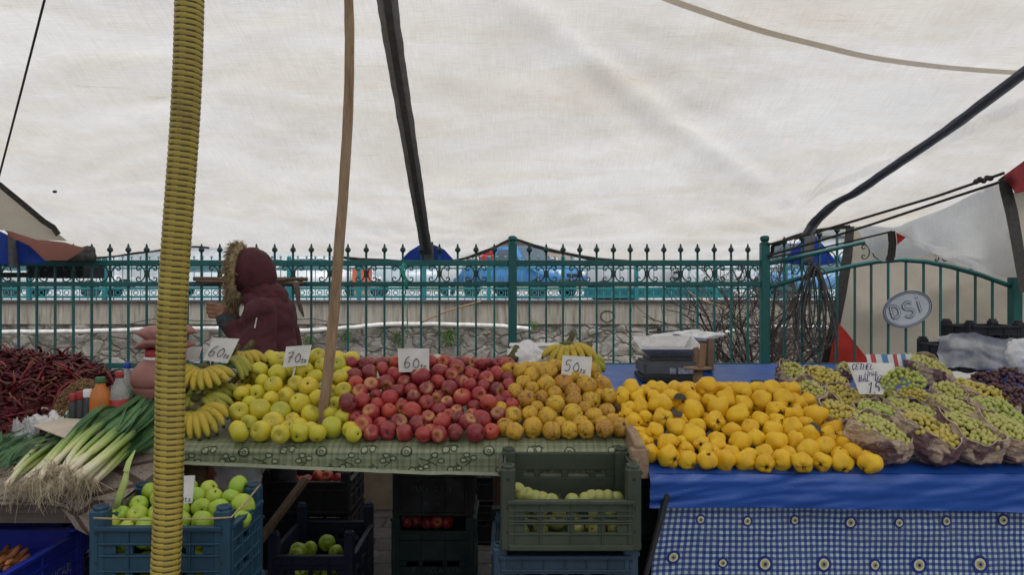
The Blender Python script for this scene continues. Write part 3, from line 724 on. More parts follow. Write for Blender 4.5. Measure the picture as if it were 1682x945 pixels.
# ================================================================== near iron fence
fz = lambda py: CH - (py - CY) * FY / F
fx = lambda px: (px - CX) * FY / F
def cscroll(b, x, s, z0, z1, r=.0045):
    """C scroll with curled ends, opening towards s"""
    h = (z1 - z0); zc = (z0 + z1) / 2; R = h * .5
    pts = []
    n = 12
    for i in range(n + 1):   # main arc, bulge toward -s
        a = lerp(PI * .5, PI * 1.5, i / n); pts.append(V(x + s * (R * .80 * (1 + math.cos(a))) , FY, zc + R * math.sin(a)))
    def curl(c, r0, a0, turn):
        return [c + V(s * math.cos(a0 + turn * k / 12) * lerp(r0, r0 * .35, k / 12), 0, math.sin(a0 + turn * k / 12) * lerp(r0, r0 * .35, k / 12)) for k in range(1, 13)]
    q = R * .36
    top = curl(V(x + s * R * .80, FY, zc + R - q), q, PI / 2, -PI * 1.45)
    bot = curl(V(x + s * R * .80, FY, zc - R + q), q, -PI / 2, PI * 1.45)
    b.tube(top[::-1] + pts + bot, r, 5)
def finial(x, z, h=.085):
    b = MB(); b.lathe([(.007, z), (.008, z + h * .25), (.019, z + h * .38), (.021, z + h * .5), (.012, z + h * .68), (.006, z + h * .72), (.009, z + h * .78), (.002, z + h)], 10, (x, FY, 0)); return b
def ringm(x, r):
    b = MB(); c = V(x, FY, fz(607) - r); b.tube([c + V(r * math.cos(a), 0, r * math.sin(a)) for a in [2 * PI * i / 20 for i in range(21)]], .006, 5, cap=False); return b
def panel(xa, xb, n, label, has_fin=True, post_right=True, post_left=False):
    t = thing('fence_panel', label, 'fence', ((fx(xa) + fx(xb)) / 2, FY, .71), group='green iron fence')
    X0, X1 = fx(xa) + .03, fx(xb) - .03
    for nm, py, h in (('top_rail', 432.5, .042), ('middle_rail', 467, .034), ('bottom_rail', 601, .036), ('base_rail', 634, .036)):
        b = MB(); b.box(((X0 + X1) / 2, FY, fz(py)), (X1 - X0, .034, h)); b.build(nm, M['fence'], t, bevel=.004)
    if post_right:
        x = fx(xb); b = MB(); b.box((x, FY, (fz(400) + .70) / 2), (.06, .06, fz(400) - .70)); p = b.build('post', M['fence'], t, bevel=.006)
        b = MB(); b.sphere((x, FY, fz(392)), .032, 14, 10); b.lathe([(.034, fz(401)), (.034, fz(399)), (.016, fz(397)), (.016, fz(396))], 12, (x, FY, 0)); b.build('ball_cap', M['fence'], p)
    for i in range(1, n):
        x = lerp(fx(xa), fx(xb), i / n)
        b = MB(); b.bar((x, FY, fz(634)), (x, FY, fz(418 if has_fin else 430)), .0135, .0135); b.build('baluster', M['fence'], t)
        finial(x, fz(420)).build('finial', M['fence_dark'], t)
        if i % 2 == 0:
            for s in (-1, 1):
                c = MB(); cscroll(c, x + s * .012, s, fz(463), fz(437)); c.build('scroll', M['fence_dark'], t)
            c = MB(); c.box((x, FY - .002, fz(450)), (.022, .02, .05)); c.build('collar', M['fence_dark'], t, bevel=.004)
    for i in range(n):
        x = lerp(fx(xa), fx(xb), (i + .5) / n); ringm(x, (fx(xb) - fx(xa)) / n * .40).build('ring', M['fence'], t)
    return t
panel(-240, 301, 18, 'green iron fence panel behind the dried chillies, left of the yellow hose pole')
panel(301, 842, 18, 'green iron fence panel behind the hooded person and red apples')
panel(842, 1256, 15, 'green iron fence panel with spear tips behind the weighing scale')
# arched gate
gt = thing('arched_gate', 'green arched iron gate behind the grapes carrying the oval sign', 'gate', (fx(1460), FY, .71))
arch = [(1262, 472), (1300, 461), (1340, 451), (1400, 437), (1440, 430), (1480, 427), (1520, 430), (1560, 438), (1610, 452), (1660, 470)]
up = [(1262, 433), (1300, 425), (1360, 411), (1440, 393)]
def smooth(pts, n=40): return [(lerp(pts[0][0], pts[-1][0], i / n), interp(pts, lerp(pts[0][0], pts[-1][0], i / n))) for i in range(n + 1)]
b = MB(); b.tube([V(fx(x), FY, fz(y)) for x, y in smooth(arch)], .018, 6); b.build('arch_rail', M['fence'], gt)
b = MB(); b.tube([V(fx(x), FY, fz(y)) for x, y in smooth(up)], .018, 6); b.build('upper_rail', M['fence'], gt)
for nm, py in (('bottom_rail', 601), ('base_rail', 634)):
    b = MB(); b.box((fx(1461), FY, fz(py)), (fx(1660) - fx(1262), .034, .036)); b.build(nm, M['fence'], gt, bevel=.004)
b = MB(); b.box((fx(1667), FY, (fz(452) + .70) / 2), (.07, .07, fz(452) - .70)); b.build('post', M['fence'], gt, bevel=.006)
for i, x in enumerate([1288, 1317, 1346, 1375, 1404, 1431, 1459, 1488, 1517, 1545, 1573, 1602, 1630]):
    top = interp(up, x) - 22 if x < 1380 else interp(arch, x)
    b = MB(); b.bar((fx(x), FY, fz(634)), (fx(x), FY, fz(top)), .0135, .0135); b.build('baluster', M['fence'], gt)
    if x < 1380: finial(fx(x), fz(top + 2)).build('finial', M['fence_dark'], gt)
    ringm(fx(x - 14), .05).build('ring', M['fence'], gt)
    if i % 2 == 1 and x < 1500 or x in (1545, 1602):
        for s in (-1, 1):
            c = MB(); z1 = fz(interp(arch, x) - 6) if x > 1440 else fz(interp(arch, x) - 6)
            cscroll(c, fx(x) + s * .012, s, z1, z1 + .10 if x < 1500 else z1 + .05); c.build('scroll', M['fence_dark'], gt)
panel(1668, 2090, 15, 'green iron fence panel at the right beyond the gate post', post_right=False)

# oval sign on the gate
STR = {'D': [[(0, 0), (0, 1), (.45, 1), (.8, .75), (.8, .25), (.45, 0), (0, 0)]], 'S': [[(.8, .85), (.5, 1), (.15, .92), (.05, .72), (.25, .55), (.6, .45), (.78, .25), (.65, .06), (.3, 0), (0, .15)]],
       'I': [[(.3, 0), (.3, .75)], [(.3, .95), (.3, 1.05)]], '6': [[(.62, 1), (.3, .78), (.1, .4), (.16, .08), (.42, 0), (.62, .16), (.6, .38), (.38, .48), (.14, .34)]],
       '0': [[(.5, .78), (.22, .66), (.08, .36), (.2, .06), (.48, 0), (.68, .26), (.64, .58), (.42, .78), (.3, .74)]], '7': [[(0, .92), (.35, .98), (.66, .96), (.42, .45), (.3, 0)], [(.12, .5), (.62, .54)]],
       '5': [[(.72, 1), (.2, .97), (.14, .58), (.42, .62), (.62, .42), (.55, .12), (.3, 0), (.04, .08)]], '1': [[(.1, .75), (.42, 1), (.4, 0)]],
       't': [[(.3, .8), (.26, .1), (.4, 0), (.55, .06)], [(.05, .5), (.6, .56)]], 'z': [[(0, .45), (.5, .48), (.05, .02), (.4, .08), (.65, 0)]],
       'C': [[(.75, .85), (.45, 1), (.12, .75), (.08, .3), (.35, 0), (.75, .12)]], 'c': [[(.75, .85), (.45, 1), (.12, .75), (.08, .3), (.35, 0), (.75, .12)], [(.4, 0), (.5, -.12), (.3, -.2)]],
       'E': [[(.7, 1), (.08, 1), (.05, 0), (.7, .02)], [(.06, .52), (.55, .54)]], 'T': [[(0, 1), (.8, 1)], [(.4, 1), (.38, 0)]], 'M': [[(0, 0), (.08, 1), (.42, .35), (.76, 1), (.85, 0)]], 'L': [[(.08, 1), (.06, 0), (.65, .03)]],
       'B': [[(.05, 0), (.05, 1), (.55, .92), (.55, .6), (.08, .52), (.65, .42), (.65, .1), (.05, 0)]], 'A': [[(0, 0), (.38, 1), (.76, 0)], [(.14, .35), (.62, .35)]], 'U': [[(.06, 1), (.08, .25), (.35, 0), (.62, .22), (.68, 1)]],
       'u': [[(.06, .9), (.08, .25), (.35, 0), (.62, .22), (.68, .9)], [(.2, 1.05), (.2, 1.15)], [(.5, 1.05), (.5, 1.15)]], 'Z': [[(0, 1), (.7, 1), (0, 0), (.75, .02)]], 'R': [[(.05, 0), (.05, 1), (.55, .95), (.6, .62), (.08, .5), (.65, 0)]],
       'N': [[(.05, 0), (.05, 1), (.65, 0), (.66, 1)]], 'O': [[(.38, 1), (.08, .7), (.08, .3), (.38, 0), (.68, .3), (.68, .7), (.38, 1)]], 'K': [[(.05, 0), (.05, 1)], [(.62, 1), (.08, .48), (.66, 0)]], 'Y': [[(0, 1), (.36, .5), (.72, 1)], [(.36, .5), (.36, 0)]], '.': [[(.3, 0), (.36, .06)]], ' ': []}
def cat_rom(p, n=4):
    if len(p) < 3: return p
    out = []
    for i in range(len(p) - 1):
        a, b_, c, d = p[max(i - 1, 0)], p[i], p[i + 1], p[min(i + 2, len(p) - 1)]
        for k in range(n):
            t = k / n; out.append(tuple(.5 * (2 * b_[j] + (c[j] - a[j]) * t + (2 * a[j] - 5 * b_[j] + 4 * c[j] - d[j]) * t * t + (3 * b_[j] - a[j] - 3 * c[j] + d[j]) * t ** 3) for j in range(len(b_))))
    return out + [p[-1]]
def strokes(b, text, org, rx, uz, size, width, nrm, mi=0, adv=.95, curve=True, aspect=.8, slant=0):
    org, rx, uz = Vector(org), Vector(rx), Vector(uz); x = 0
    for ch in text:
        for s in STR[ch]:
            q = cat_rom(s) if curve and ch not in 'EMTLAZNKYIi1' else s
            b.ribbon([org + rx * ((x + px_ + slant * py_) * size * aspect) + uz * (py_ * size) for px_, py_ in q], width, nrm, mi, False)
        x += adv
    return b
sc_ = V(fx(1487), FY - .03, fz(508)); sn = V(0, -1, 0)
sg = thing('oval_sign', 'white oval DSİ sign fixed to the arched gate', 'sign', sc_)
tl = math.radians(17); rx, uz = V(math.cos(tl), 0, math.sin(tl)), V(-math.sin(tl), 0, math.cos(tl))
def oval(ra, rb, y, n=44): return [sc_ + rx * (ra * math.cos(2 * PI * i / n)) + uz * (rb * math.sin(2 * PI * i / n)) + V(0, y, 0) for i in range(n)]
b = MB(); A, B_ = oval(.178, .128, 0), oval(.178, .128, .008); n = 44
b._add(A + B_, [tuple(range(n)), tuple(range(2 * n - 1, n - 1, -1))] + [(i, (i + 1) % n, n + (i + 1) % n, n + i) for i in range(n)], 0, False)
b.build('plate', basic('sign_plate', (.50, .54, .58), (.42, .46, .5), .5, 8), sg)
b = MB(); q = oval(.160, .110, -.002); b.ribbon(q + q[:1], .005, sn); q = oval(.172, .122, -.002); b.ribbon(q + q[:1], .007, sn)
b.build('border', basic('sign_ink', (.04, .055, .12), (.06, .075, .13), .6), sg)
lm, lm2 = [basic('sign_letter', (.05, .065, .13), (.07, .085, .14), .6), basic('sign_letter_inner', (.42, .47, .52), (.36, .41, .46), .6)]
for ch, off, sz, up_ in (('D', -.115, .078, -.03), ('S', -.030, .105, -.055), ('I', .058, .105, -.045)):
    b = MB(); o = sc_ + rx * off + uz * up_ + V(0, -.004, 0)
    strokes(b, ch, o, rx, uz, sz, .020, sn, 0); strokes(b, ch, o + V(0, -.002, 0), rx, uz, sz, .011, sn, 1); b.build('letter', [lm, lm2], sg)
# ================================================================== the big tarpaulin
TZ0, TS, TY0 = 1.787, .40, 5.6          # plane z = TZ0 + TS*(TY0 - y)
def on_tarp(px, py, off=0.0):
    y = (TZ0 + TS * TY0 - CH) / (-(py - CY) / F + TS)
    p = P(px, py, y); return p + V(0, -.93, -.37) * 0 + V(0, -TS, -1).normalized() * off
HEM = [(-900, 436), (-300, 432), (0, 428), (150, 424), (240, 414), (310, 405), (400, 411), (560, 421), (640, 428), (705, 431), (750, 426), (800, 411), (842, 392), (880, 404), (930, 416), (1000, 427), (1120, 430), (1250, 428), (1275, 400), (1330, 380), (1395, 371), (1472, 374), (1560, 338), (1645, 297), (1695, 250), (1900, 150), (2300, 30)]
hemw = [on_tarp(x, y) for x, y in HEM]
hemx = [(p.x, p.y) for p in hemw]
def tz(x, y):
    """height of the sheet: sloping plane with sag, ridges and wrinkles"""
    z = TZ0 + TS * (TY0 - y)
    e = max(0.0, interp(hemx, x) - y)
    k = min(1, e / .5)
    z += k * (.034 * fbm(x * .55, y * .8, 3) + .011 * fbm(x * 1.1 + y * 2.2, y * .5 - x * .3, 11, 2) + .014 * fbm(x * 2.4 + y * .8, y * 1.1, 7, 2))
    # stretched fold running from the top centre down to the right-hand tie
    ax, ay, bx, by = FOLD
    dx, dy = bx - ax, by - ay; L = math.hypot(dx, dy)
    t = ((x - ax) * dx + (y - ay) * dy) / L / L; d = ((x - ax) * dy - (y - ay) * dx) / L
    if -.2 < t < 1.1: z += .022 * math.exp(-(d / .06) ** 2) * ss(-.2, .1, t) * ss(1.1, .9, t) + .03 * ss(-.35, .35, d) * k
    # fine pleats fanning from the top of that fold and from the pole
    for (qx, qy, nn, am) in ((ax, ay, 26, .0050), (-2.6, 2.6, 30, .0035)):
        r = math.hypot(x - qx, y - qy); a = math.atan2(y - qy, x - qx)
        z += am * k * (math.sin(a * nn + 3 * fbm(x * .7, y * .7, 6)) + .5 * math.sin(a * nn * 2.3 + 5 * fbm(x, y, 3))) * ss(.1, .9, r) * ss(-.25, .4, fbm(x * .8, y * .8, nn))
    # radiating tension creases from the ties
    for (cx_, cy_) in TIES:
        r = math.hypot(x - cx_, y - cy_)
        if .05 < r < 1.6:
            a = math.atan2(y - cy_, x - cx_)
            z += .0045 * math.sin(a * 17 + 2 * fbm(x, y, 2)) * ss(.05, .4, r) * ss(1.6, .5, r)
    return z
a_, b__ = on_tarp(830, 0), on_tarp(1265, 315); FOLD = (a_.x, a_.y, b__.x, b__.y)
TIES = [(hemw[12].x, hemw[12].y), (on_tarp(1330, 385).x, on_tarp(1330, 385).y), (on_tarp(703, 425).x, on_tarp(703, 425).y), (on_tarp(90, 311).x, on_tarp(90, 311).y)]
YN = .4
tp = thing('tarpaulin_canopy', 'huge stained white tarpaulin canopy stretched over the stalls with dark straps', 'tarpaulin', (0, 3, 2.8))
NX, NY = 250, 130
def tf(u, v):
    x = lerp(-4.6, 5.6, u); ye = interp(hemx, x); y = lerp(ye, YN, v ** 1.15); return V(x, y, tz(x, y))
b = MB(); b.grid(tf, NX, NY); b.build('sheet', M['tarp'], tp)
def tline(pts, off, n=40):
    """points given on the picture of the sheet -> points hanging just under it"""
    q = cat_rom([tuple(p) for p in pts], 8) if len(pts) > 2 else pts
    ys = []
    for x, y in q:
        Y = on_tarp(x, y).y; lo = Y - .35
        for i in range(70):      # walk down the sight line until the sheet is met
            p = P(x, y, lo + .01 * i)
            if p.z > tz(p.x, p.y): break
            Y = lo + .01 * i
        ys.append(Y)
    ys = [min(ys[max(0, i - 4):i + 5]) for i in range(len(ys))]
    ys = [sum(ys[max(0, i - 6):i + 7]) / len(ys[max(0, i - 6):i + 7]) - .012 for i in range(len(ys))]
    return [P(x, y, Y) for (x, y), Y in zip(q, ys)]
hem_pts = [on_tarp(x, y) for x, y in HEM if 545 < x < 1396]
hp = cat_rom([tuple(p) for p in hem_pts], 5); hp = [V(*p) + V(0, -.012, .006) for p in hp]
b = MB(); b.ribbon(hp, [.050 + .018 * noise.noise((i * .3, 0, 0)) for i in range(len(hp))], (0, -1, .2)); b.build('hem', M['hem'], tp)
hp = [V(*p) + V(0, -.012, .004) for p in cat_rom([tuple(on_tarp(x, y)) for x, y in [(-200, 431), (0, 428), (150, 424), (240, 414), (310, 405), (345, 407)]], 6)]
b = MB(); b.ribbon(hp, .03, (0, -1, .2)); b.build('hem', M['hem'], tp)
tn = V(0, -TS, -1).normalized()
def strap(pts, w0, w1, core=True):
    q = tline(pts, .012); k = len(q)
    ws = [lerp(w0, w1, i / (k - 1)) * (1 + .10 * noise.noise((i * .35, 3, 1))) for i in range(k)]
    q = [p + V(.002 * noise.noise((i * .4, 1, 1)), 0, 0) for i, p in enumerate(q)]
    b = MB(); b.ribbon(q, ws, tn); s = b.build('strap', M['strap'], tp)
    if core:
        b = MB(); b.ribbon([p + tn * .006 for p in q], [x * .36 for x in ws], tn); b.build('strap_core', M['strap_core'], s)
strap([(630, -60), (636, 0), (646, 70), (657, 140), (669, 215), (681, 290), (692, 360), (700, 410), (702, 428)], .088, .078)
strap([(1900, -40), (1780, 48), (1692, 112), (1620, 166), (1560, 211), (1500, 252), (1450, 286), (1405, 317), (1374, 333), (1352, 352), (1338, 366), (1326, 386)], .09, .085)
q = tline([(1040, -30), (1092, -4), (1170, 24), (1250, 50), (1340, 73), (1430, 94), (1530, 108), (1620, 116), (1700, 120), (1800, 118)], .010)
b = MB(); b.ribbon(q, .034, tn); b.build('seam', M['tarp_seam'], tp)
# small mended spot with a knot
c = on_tarp(90, 312); b = MB(); b.sphere(V(c.x, c.y, tz(c.x, c.y) - .01), .011, 8, 6, sq=(1.4, 1, .8)); b.build('knot', M['hem'], tp)

def flap(name, pts, Y, mat, label, cat='tarpaulin', n=26, wav=.03, seed=0, yfn=None):
    """a hanging cloth piece outlined by picture points at depth Y (thin, wrinkled)"""
    W = [(x, y) for x, y in pts]
    xs = [p[0] for p in W]; ys = [p[1] for p in W]
    bm = bmesh.new()
    vs = [bm.verts.new(P(x, y, yfn(x, y) if yfn else Y)) for x, y in W]
    f = bm.faces.new(vs)
    bmesh.ops.triangulate(bm, faces=[f])
    for _ in range(5):
        es = [e for e in bm.edges if e.calc_length() > .10]
        if not es: break
        bmesh.ops.subdivide_edges(bm, edges=es, cuts=1, use_grid_fill=False)
        bmesh.ops.triangulate(bm, faces=bm.faces[:])
    for v in bm.verts:
        v.co.y += wav * fbm(v.co.x * 2.2 + seed, v.co.z * 2.6, seed) + wav * .35 * fbm(v.co.x * 8 + seed, v.co.z * 5, seed + 4, 2)
    me = bpy.data.meshes.new(name); bm.to_mesh(me); bm.free()
    me.materials.append(M[mat]); me.polygons.foreach_set('use_smooth', [True] * len(me.polygons))
    o = bpy.data.objects.new(name, me); COL.objects.link(o)
    c = P(sum(xs) / len(xs), max(ys), Y); o.location = (0, 0, 0)
    return tag(o, label, cat)
# hanging pieces right
flap('hanging_sheet', [(1396, 372), (1440, 392), (1500, 398), (1600, 380), (1900, 330), (1900, 700), (1352, 700), (1362, 590), (1384, 455)], 5.62, 'tarp_beige', 'beige stained sheet hanging behind the arched gate and its oval sign', seed=2, wav=.05)
b = MB(); b.ribbon([P(x, y, 5.54) for x, y in [(1397, 368), (1392, 420), (1382, 480), (1370, 540), (1358, 600), (1352, 640)]], [.06, .075, .08, .08, .085, .085], (0, -1, 0))
tag(b.build('sheet_binding', M['hem'], origin=P(1358, 600, 5.54)), 'dark slanting strap edging the beige sheet behind the arched gate', 'strap')
flap('red_flap', [(1372, 538), (1380, 532), (1402, 560), (1425, 590), (1440, 640), (1355, 640), (1362, 590)], 5.48, 'red_cloth', 'red cloth corner at the foot of the slanting strap behind the gate', 'cloth', wav=.03, seed=5)
flap('white_sheet', [(1474, 382), (1560, 338), (1648, 296), (1662, 350), (1676, 440), (1674, 456), (1640, 456), (1600, 446), (1545, 424), (1500, 400)], 5.10, 'tarp_white', 'glossy white plastic sheet slung from the ropes above the gate', wav=.06, seed=7, yfn=lambda x, y: 5.12 - (1660 - x) * .0003)
flap('white_sheet', [(1408, 374), (1462, 380), (1480, 384), (1530, 412), (1525, 418), (1462, 428), (1450, 430), (1430, 412)], 5.17, 'tarp_white', 'small pale sheet corner hanging left of the glossy white sheet', wav=.03, seed=9)
b = MB(); b.ribbon([P(x, y, 5.1) for x, y in [(1464, 380), (1466, 400), (1464, 420), (1460, 430)]], .055, (0, -1, 0)); tag(b.build('short_strap', M['hem'], origin=P(1460, 430, 5.1)), 'short dark strap hanging between the two pale sheets above the gate', 'strap')
flap('red_patch', [(1472, 382), (1488, 390), (1474, 402)], 5.08, 'red_cloth', 'tiny red cloth triangle beside the short strap above the gate', 'cloth', wav=0)
b = MB(); b.ribbon([P(x, y, 4.95) for x, y in [(1647, 283), (1652, 310), (1662, 350), (1670, 395), (1677, 440), (1684, 480)]], [.07, .085, .085, .08, .075, .07], (0, -1, 0)); tag(b.build('corner_strap', M['hem'], origin=P(1684, 480, 4.95)), 'dark strap edging the right end of the glossy white sheet', 'strap')
flap('red_flap', [(1645, 284), (1700, 232), (1760, 200), (1760, 300), (1668, 318), (1658, 300)], 4.9, 'red_dark', 'red cloth corner high at the right end of the ropes', 'cloth', wav=.03, seed=3)
flap('hanging_sheet', [(1664, 318), (1780, 250), (1900, 240), (1900, 480), (1688, 470)], 4.98, 'tarp_beige', 'beige sheet hanging right of the dark corner strap', wav=.04, seed=12)
# blue flaps where straps come down
flap('blue_flap', [(655, 431), (672, 413), (690, 402), (712, 402), (730, 410), (746, 428), (735, 433)], 5.36, 'blue_cloth', 'left blue tarpaulin flap at the foot of the central strap', wav=.008, seed=1)
flap('blue_flap', [(1284, 432), (1305, 408), (1322, 390), (1340, 390), (1358, 408), (1375, 432), (1340, 438)], 5.37, 'blue_cloth', 'right blue tarpaulin flap beside the cable coil', wav=.008, seed=4)
# dark ties continuing below
for x0, x1, y0, y1, lab in ((703, 705, 398, 434, 'dark tie strip hanging in front of the left blue flap'), (1331, 1328, 380, 432, 'dark tie strip hanging in front of the right blue flap')):
    b = MB(); b.ribbon([P(x0, y0, 5.34), P((x0 + x1) / 2, (y0 + y1) / 2, 5.34), P(x1, y1, 5.34)], .075, (0, -1, 0)); tag(b.build('tie_strip', M['strap_core'], origin=P(x1, y1, 5.34)), lab, 'strap')
# left corner: neighbour stall
flap('hanging_sheet', [(-200, 230), (0, 306), (34, 334), (72, 366), (92, 382), (110, 396), (60, 394), (10, 378), (-200, 372)], 4.58, 'tarp_beige', 'tan sheet corner drooping in from the left above the dried chillies', wav=.03, seed=15)
b = MB(); b.ribbon([P(x, y, 4.54) for x, y in [(-200, 228), (0, 304), (34, 332), (72, 364), (88, 374), (96, 386)]], .035, (0, -1, 0)); tag(b.build('seam_strap', M['hem'], origin=P(96, 386, 4.54)), 'dark frayed seam along the tan sheet corner at the left', 'strap')
flap('faded_flap', [(8, 377), (60, 393), (105, 398), (140, 408), (110, 428), (74, 428), (50, 404), (20, 390)], 5.10, 'tarp_pinkish', 'faded red sheet strip under the tan sheet corner at the left', wav=.02, seed=17)
flap('blue_flap', [(-200, 380), (0, 380), (22, 390), (48, 402), (66, 418), (76, 432), (-200, 440)], 5.16, 'blue_cloth', 'dark blue cloth far left under the tan sheet corner', wav=.03, seed=18)
b = MB(); b.bar(P(20, 380, 5.13), P(22, 440, 5.13), .05, .03); tag(b.build('tie_strip', M['strap_core'], origin=P(22, 440, 5.13)), 'dark vertical strip over the dark blue cloth far left', 'strap')
b = MB()
for i, (x0, x1, y, r) in enumerate([(88, 152, 414, .042), (95, 155, 422, .034), (84, 140, 422, .036)]):
    b.tube([P(lerp(x0, x1, k / 8), y + 2 * noise.noise((k * .7, i, 0)), 5.22 - .02 * i) for k in range(9)], [r * (.75 + .3 * noise.noise((k * .9, i, 5)) + .2) for k in range(9)], 9)
tag(b.build('rolled_tarpaulin', M['tarp_grey'], origin=P(120, 430, 5.2)), 'dark grey rolled tarpaulin bundle resting on the fence at the left', 'tarpaulin')
b = MB(); b.box(P(110, 447, 5.5), (.40, .3, .092)); tag(b.build('dark_box', basic('dark_navy_board', (.012, .014, .022), None, .6), bevel=.01, origin=P(110, 457, 5.5)), 'dark navy box behind the fence rails under the grey bundle', 'box')
b = MB(); b.box(P(20, 452, 5.5), (.40, .2, .035)); tag(b.build('dark_board', M['black'], bevel=.005, origin=P(20, 456, 5.5)), 'thin dark board behind the fence rails far left', 'board')

# ================================================================== poles and ropes
def hosepole():
    t = thing('yellow_pole', 'tall leaning pole sleeved in ribbed yellow hose at the front', 'pole', P(266, 960, 1.98))
    a, c = P(262, 1080, 1.98), P(312, -60, 1.98)
    L = (c - a).length; d = (c - a).normalized(); R0 = .0375
    pitch = .0150; turns = int(L / pitch); npt = 6
    prof = []
    ax = V(0, 0, 1); q = ax.rotation_difference(d)
    b = MB(); g = MB()
    nz = turns * npt; n = 28; vs, fs, mi = [], [], []
    for i in range(nz + 1):
        for j in range(n):
            th = 2 * PI * j / n
            ph = ((i + j / n * npt) / npt) % 1.0
            r = R0 - .0020 * math.exp(-((ph - .5) / .17) ** 2)
            p = V(r * math.cos(th), r * math.sin(th), i / nz * L)
            bend = .006 * math.sin(i / nz * 3.0 * PI) 
            vs.append(a + q @ (p + V(bend, 0, 0)))
    for i in range(nz):
        for j in range(n):
            ph = ((i + .5 + (j + .5) / n * npt) / npt) % 1.0
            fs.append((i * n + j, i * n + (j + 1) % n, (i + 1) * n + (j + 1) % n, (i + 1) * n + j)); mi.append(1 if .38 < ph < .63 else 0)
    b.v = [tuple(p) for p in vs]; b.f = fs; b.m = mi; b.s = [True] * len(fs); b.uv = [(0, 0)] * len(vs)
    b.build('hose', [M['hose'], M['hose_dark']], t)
    p0 = a - d * .02; 
    g.tube([V(a.x - .02, 1.98, .0), a, c, c + d * .2], .024, 10); g.build('inner_post', M['dark_wood'], t)
hosepole()
b = MB()
wp = [(527, 712), (540, 600), (552, 470), (562, 340), (571, 200), (574, 80), (573, 0), (572, -80)]
pw = [2.86 - .02 * i for i in range(len(wp))]
q = [tuple(P(x, y, yy)) for (x, y), yy in zip(wp, pw)]; q = cat_rom(q, 6); k = len(q)
# squared rough stake
vs = []
for i, p in enumerate(q):
    r = lerp(.0185, .0150, i / (k - 1)); j = [noise.noise((i * .35, s, 1)) * .0025 for s in range(4)]
    vs += [V(p[0] - r - j[0], p[1] - r * .8, p[2]), V(p[0] + r + j[1], p[1] - r * .9, p[2]), V(p[0] + r + j[2], p[1] + r, p[2]), V(p[0] - r - j[3], p[1] + r, p[2])]
b._add(vs, [(i * 4 + a, i * 4 + (a + 1) % 4, i * 4 + 4 + (a + 1) % 4, i * 4 + 4 + a) for i in range(k - 1) for a in range(4)] + [(0, 3, 2, 1), tuple(range(4 * k - 4, 4 * k))], 0, False)
tag(b.build('wooden_pole', M['pole_wood'], bevel=.004, origin=q[0]), 'long leaning wooden pole standing among the yellow apples', 'pole')
def rope(pts, r, label, name='rope', mat='rope', sag=0, n=10):
    b = MB(); out = []
    for (a, c) in zip(pts, pts[1:]):
        for i in range(n):
            t = i / n; p = P(*a).lerp(P(*c), t); p.z -= sag * 4 * t * (1 - t); out.append(p)
    out.append(P(*pts[-1])); b.tube(out, r, 6)
    return tag(b.build(name, M[mat], origin=out[0]), label, 'rope' if name == 'rope' else 'cable')
rope([(-12, 330, 3.3), (0, 284, 3.25), (36, 145, 2.9), (73, 0, 2.6), (90, -70, 2.5)], .0042, 'thin dark rope running up at the far left edge')
rope([(1650, 284, 4.38), (1540, 322, 4.64), (1420, 358, 4.92), (1330, 385, 5.12), (1262, 402, 5.26)], .009, 'uppermost of the three taut ropes above the gate')
rope([(1652, 296, 4.44), (1560, 326, 4.66), (1440, 366, 4.98), (1340, 398, 5.18), (1262, 420, 5.26)], .009, 'middle of the three taut ropes above the gate')
rope([(1466, 380, 5.04), (1400, 396, 5.12), (1330, 412, 5.2), (1262, 424, 5.25)], .007, 'lowest of the three ropes, tied to the short strap above the gate')
b = MB(); c = P(1615, 295, 4.46)
for i in range(5): b.sphere(c + V(.02 * (i - 2), .01 * random.uniform(-1, 1), .006 * (i - 2) + .008 * random.uniform(-1, 1)), .017, 8, 6)
tag(b.build('rope_knot', M['rope'], origin=c), 'thick knot near the right end of the uppermost rope', 'knot')
# coil of cable on the gate
b = MB(); rg = random.Random(4)
for i in range(13):
    cx = fx(1332 + rg.uniform(-12, 12)); top = fz(438 + rg.uniform(-6, 6)); ln = rg.uniform(.42, .62) if i < 10 else rg.uniform(.7, .8); wd = rg.uniform(.05, .11); tl_ = rg.uniform(-.03, .05)
    pts = []
    for k in range(25):
        a = 2 * PI * k / 24
        pts.append(V(cx + wd * math.sin(a) * (1 - .35 * math.cos(a)) + tl_ * (1 - math.cos(a)), FY - .05 - .012 * i * .5 + .02 * math.sin(a * 2 + i), top - ln * (1 - math.cos(a)) / 2))
    b.tube(pts, .0055, 5, cap=False)
tag(b.build('cable_coil', M['cable'], origin=P(1330, 560, 5.25)), 'coil of grey cable loops hanging on the left end of the arched gate', 'cable')
rope([(1136, 560, 0), (1136, 560, 0)], .001, '') if False else None
# turquoise string on fence
b = MB(); pts = [P(665 + 3 * noise.noise((i * .4, 0, 0)) + (4 if i > 12 else 0), 432 + i * 5.2, FY - .03) for i in range(25)]
b.tube(pts, .0045, 5); b.tube([P(664, 432, FY - .03), P(660, 445, FY - .03), P(667, 460, FY - .035), P(668, 476, FY - .03)], .012, 6, flat=.4)
tag(b.build('plastic_string', basic('turquoise_string', (.03, .40, .33), None, .5), origin=pts[-1]), 'turquoise plastic string hanging from the fence under the left blue flap', 'string')
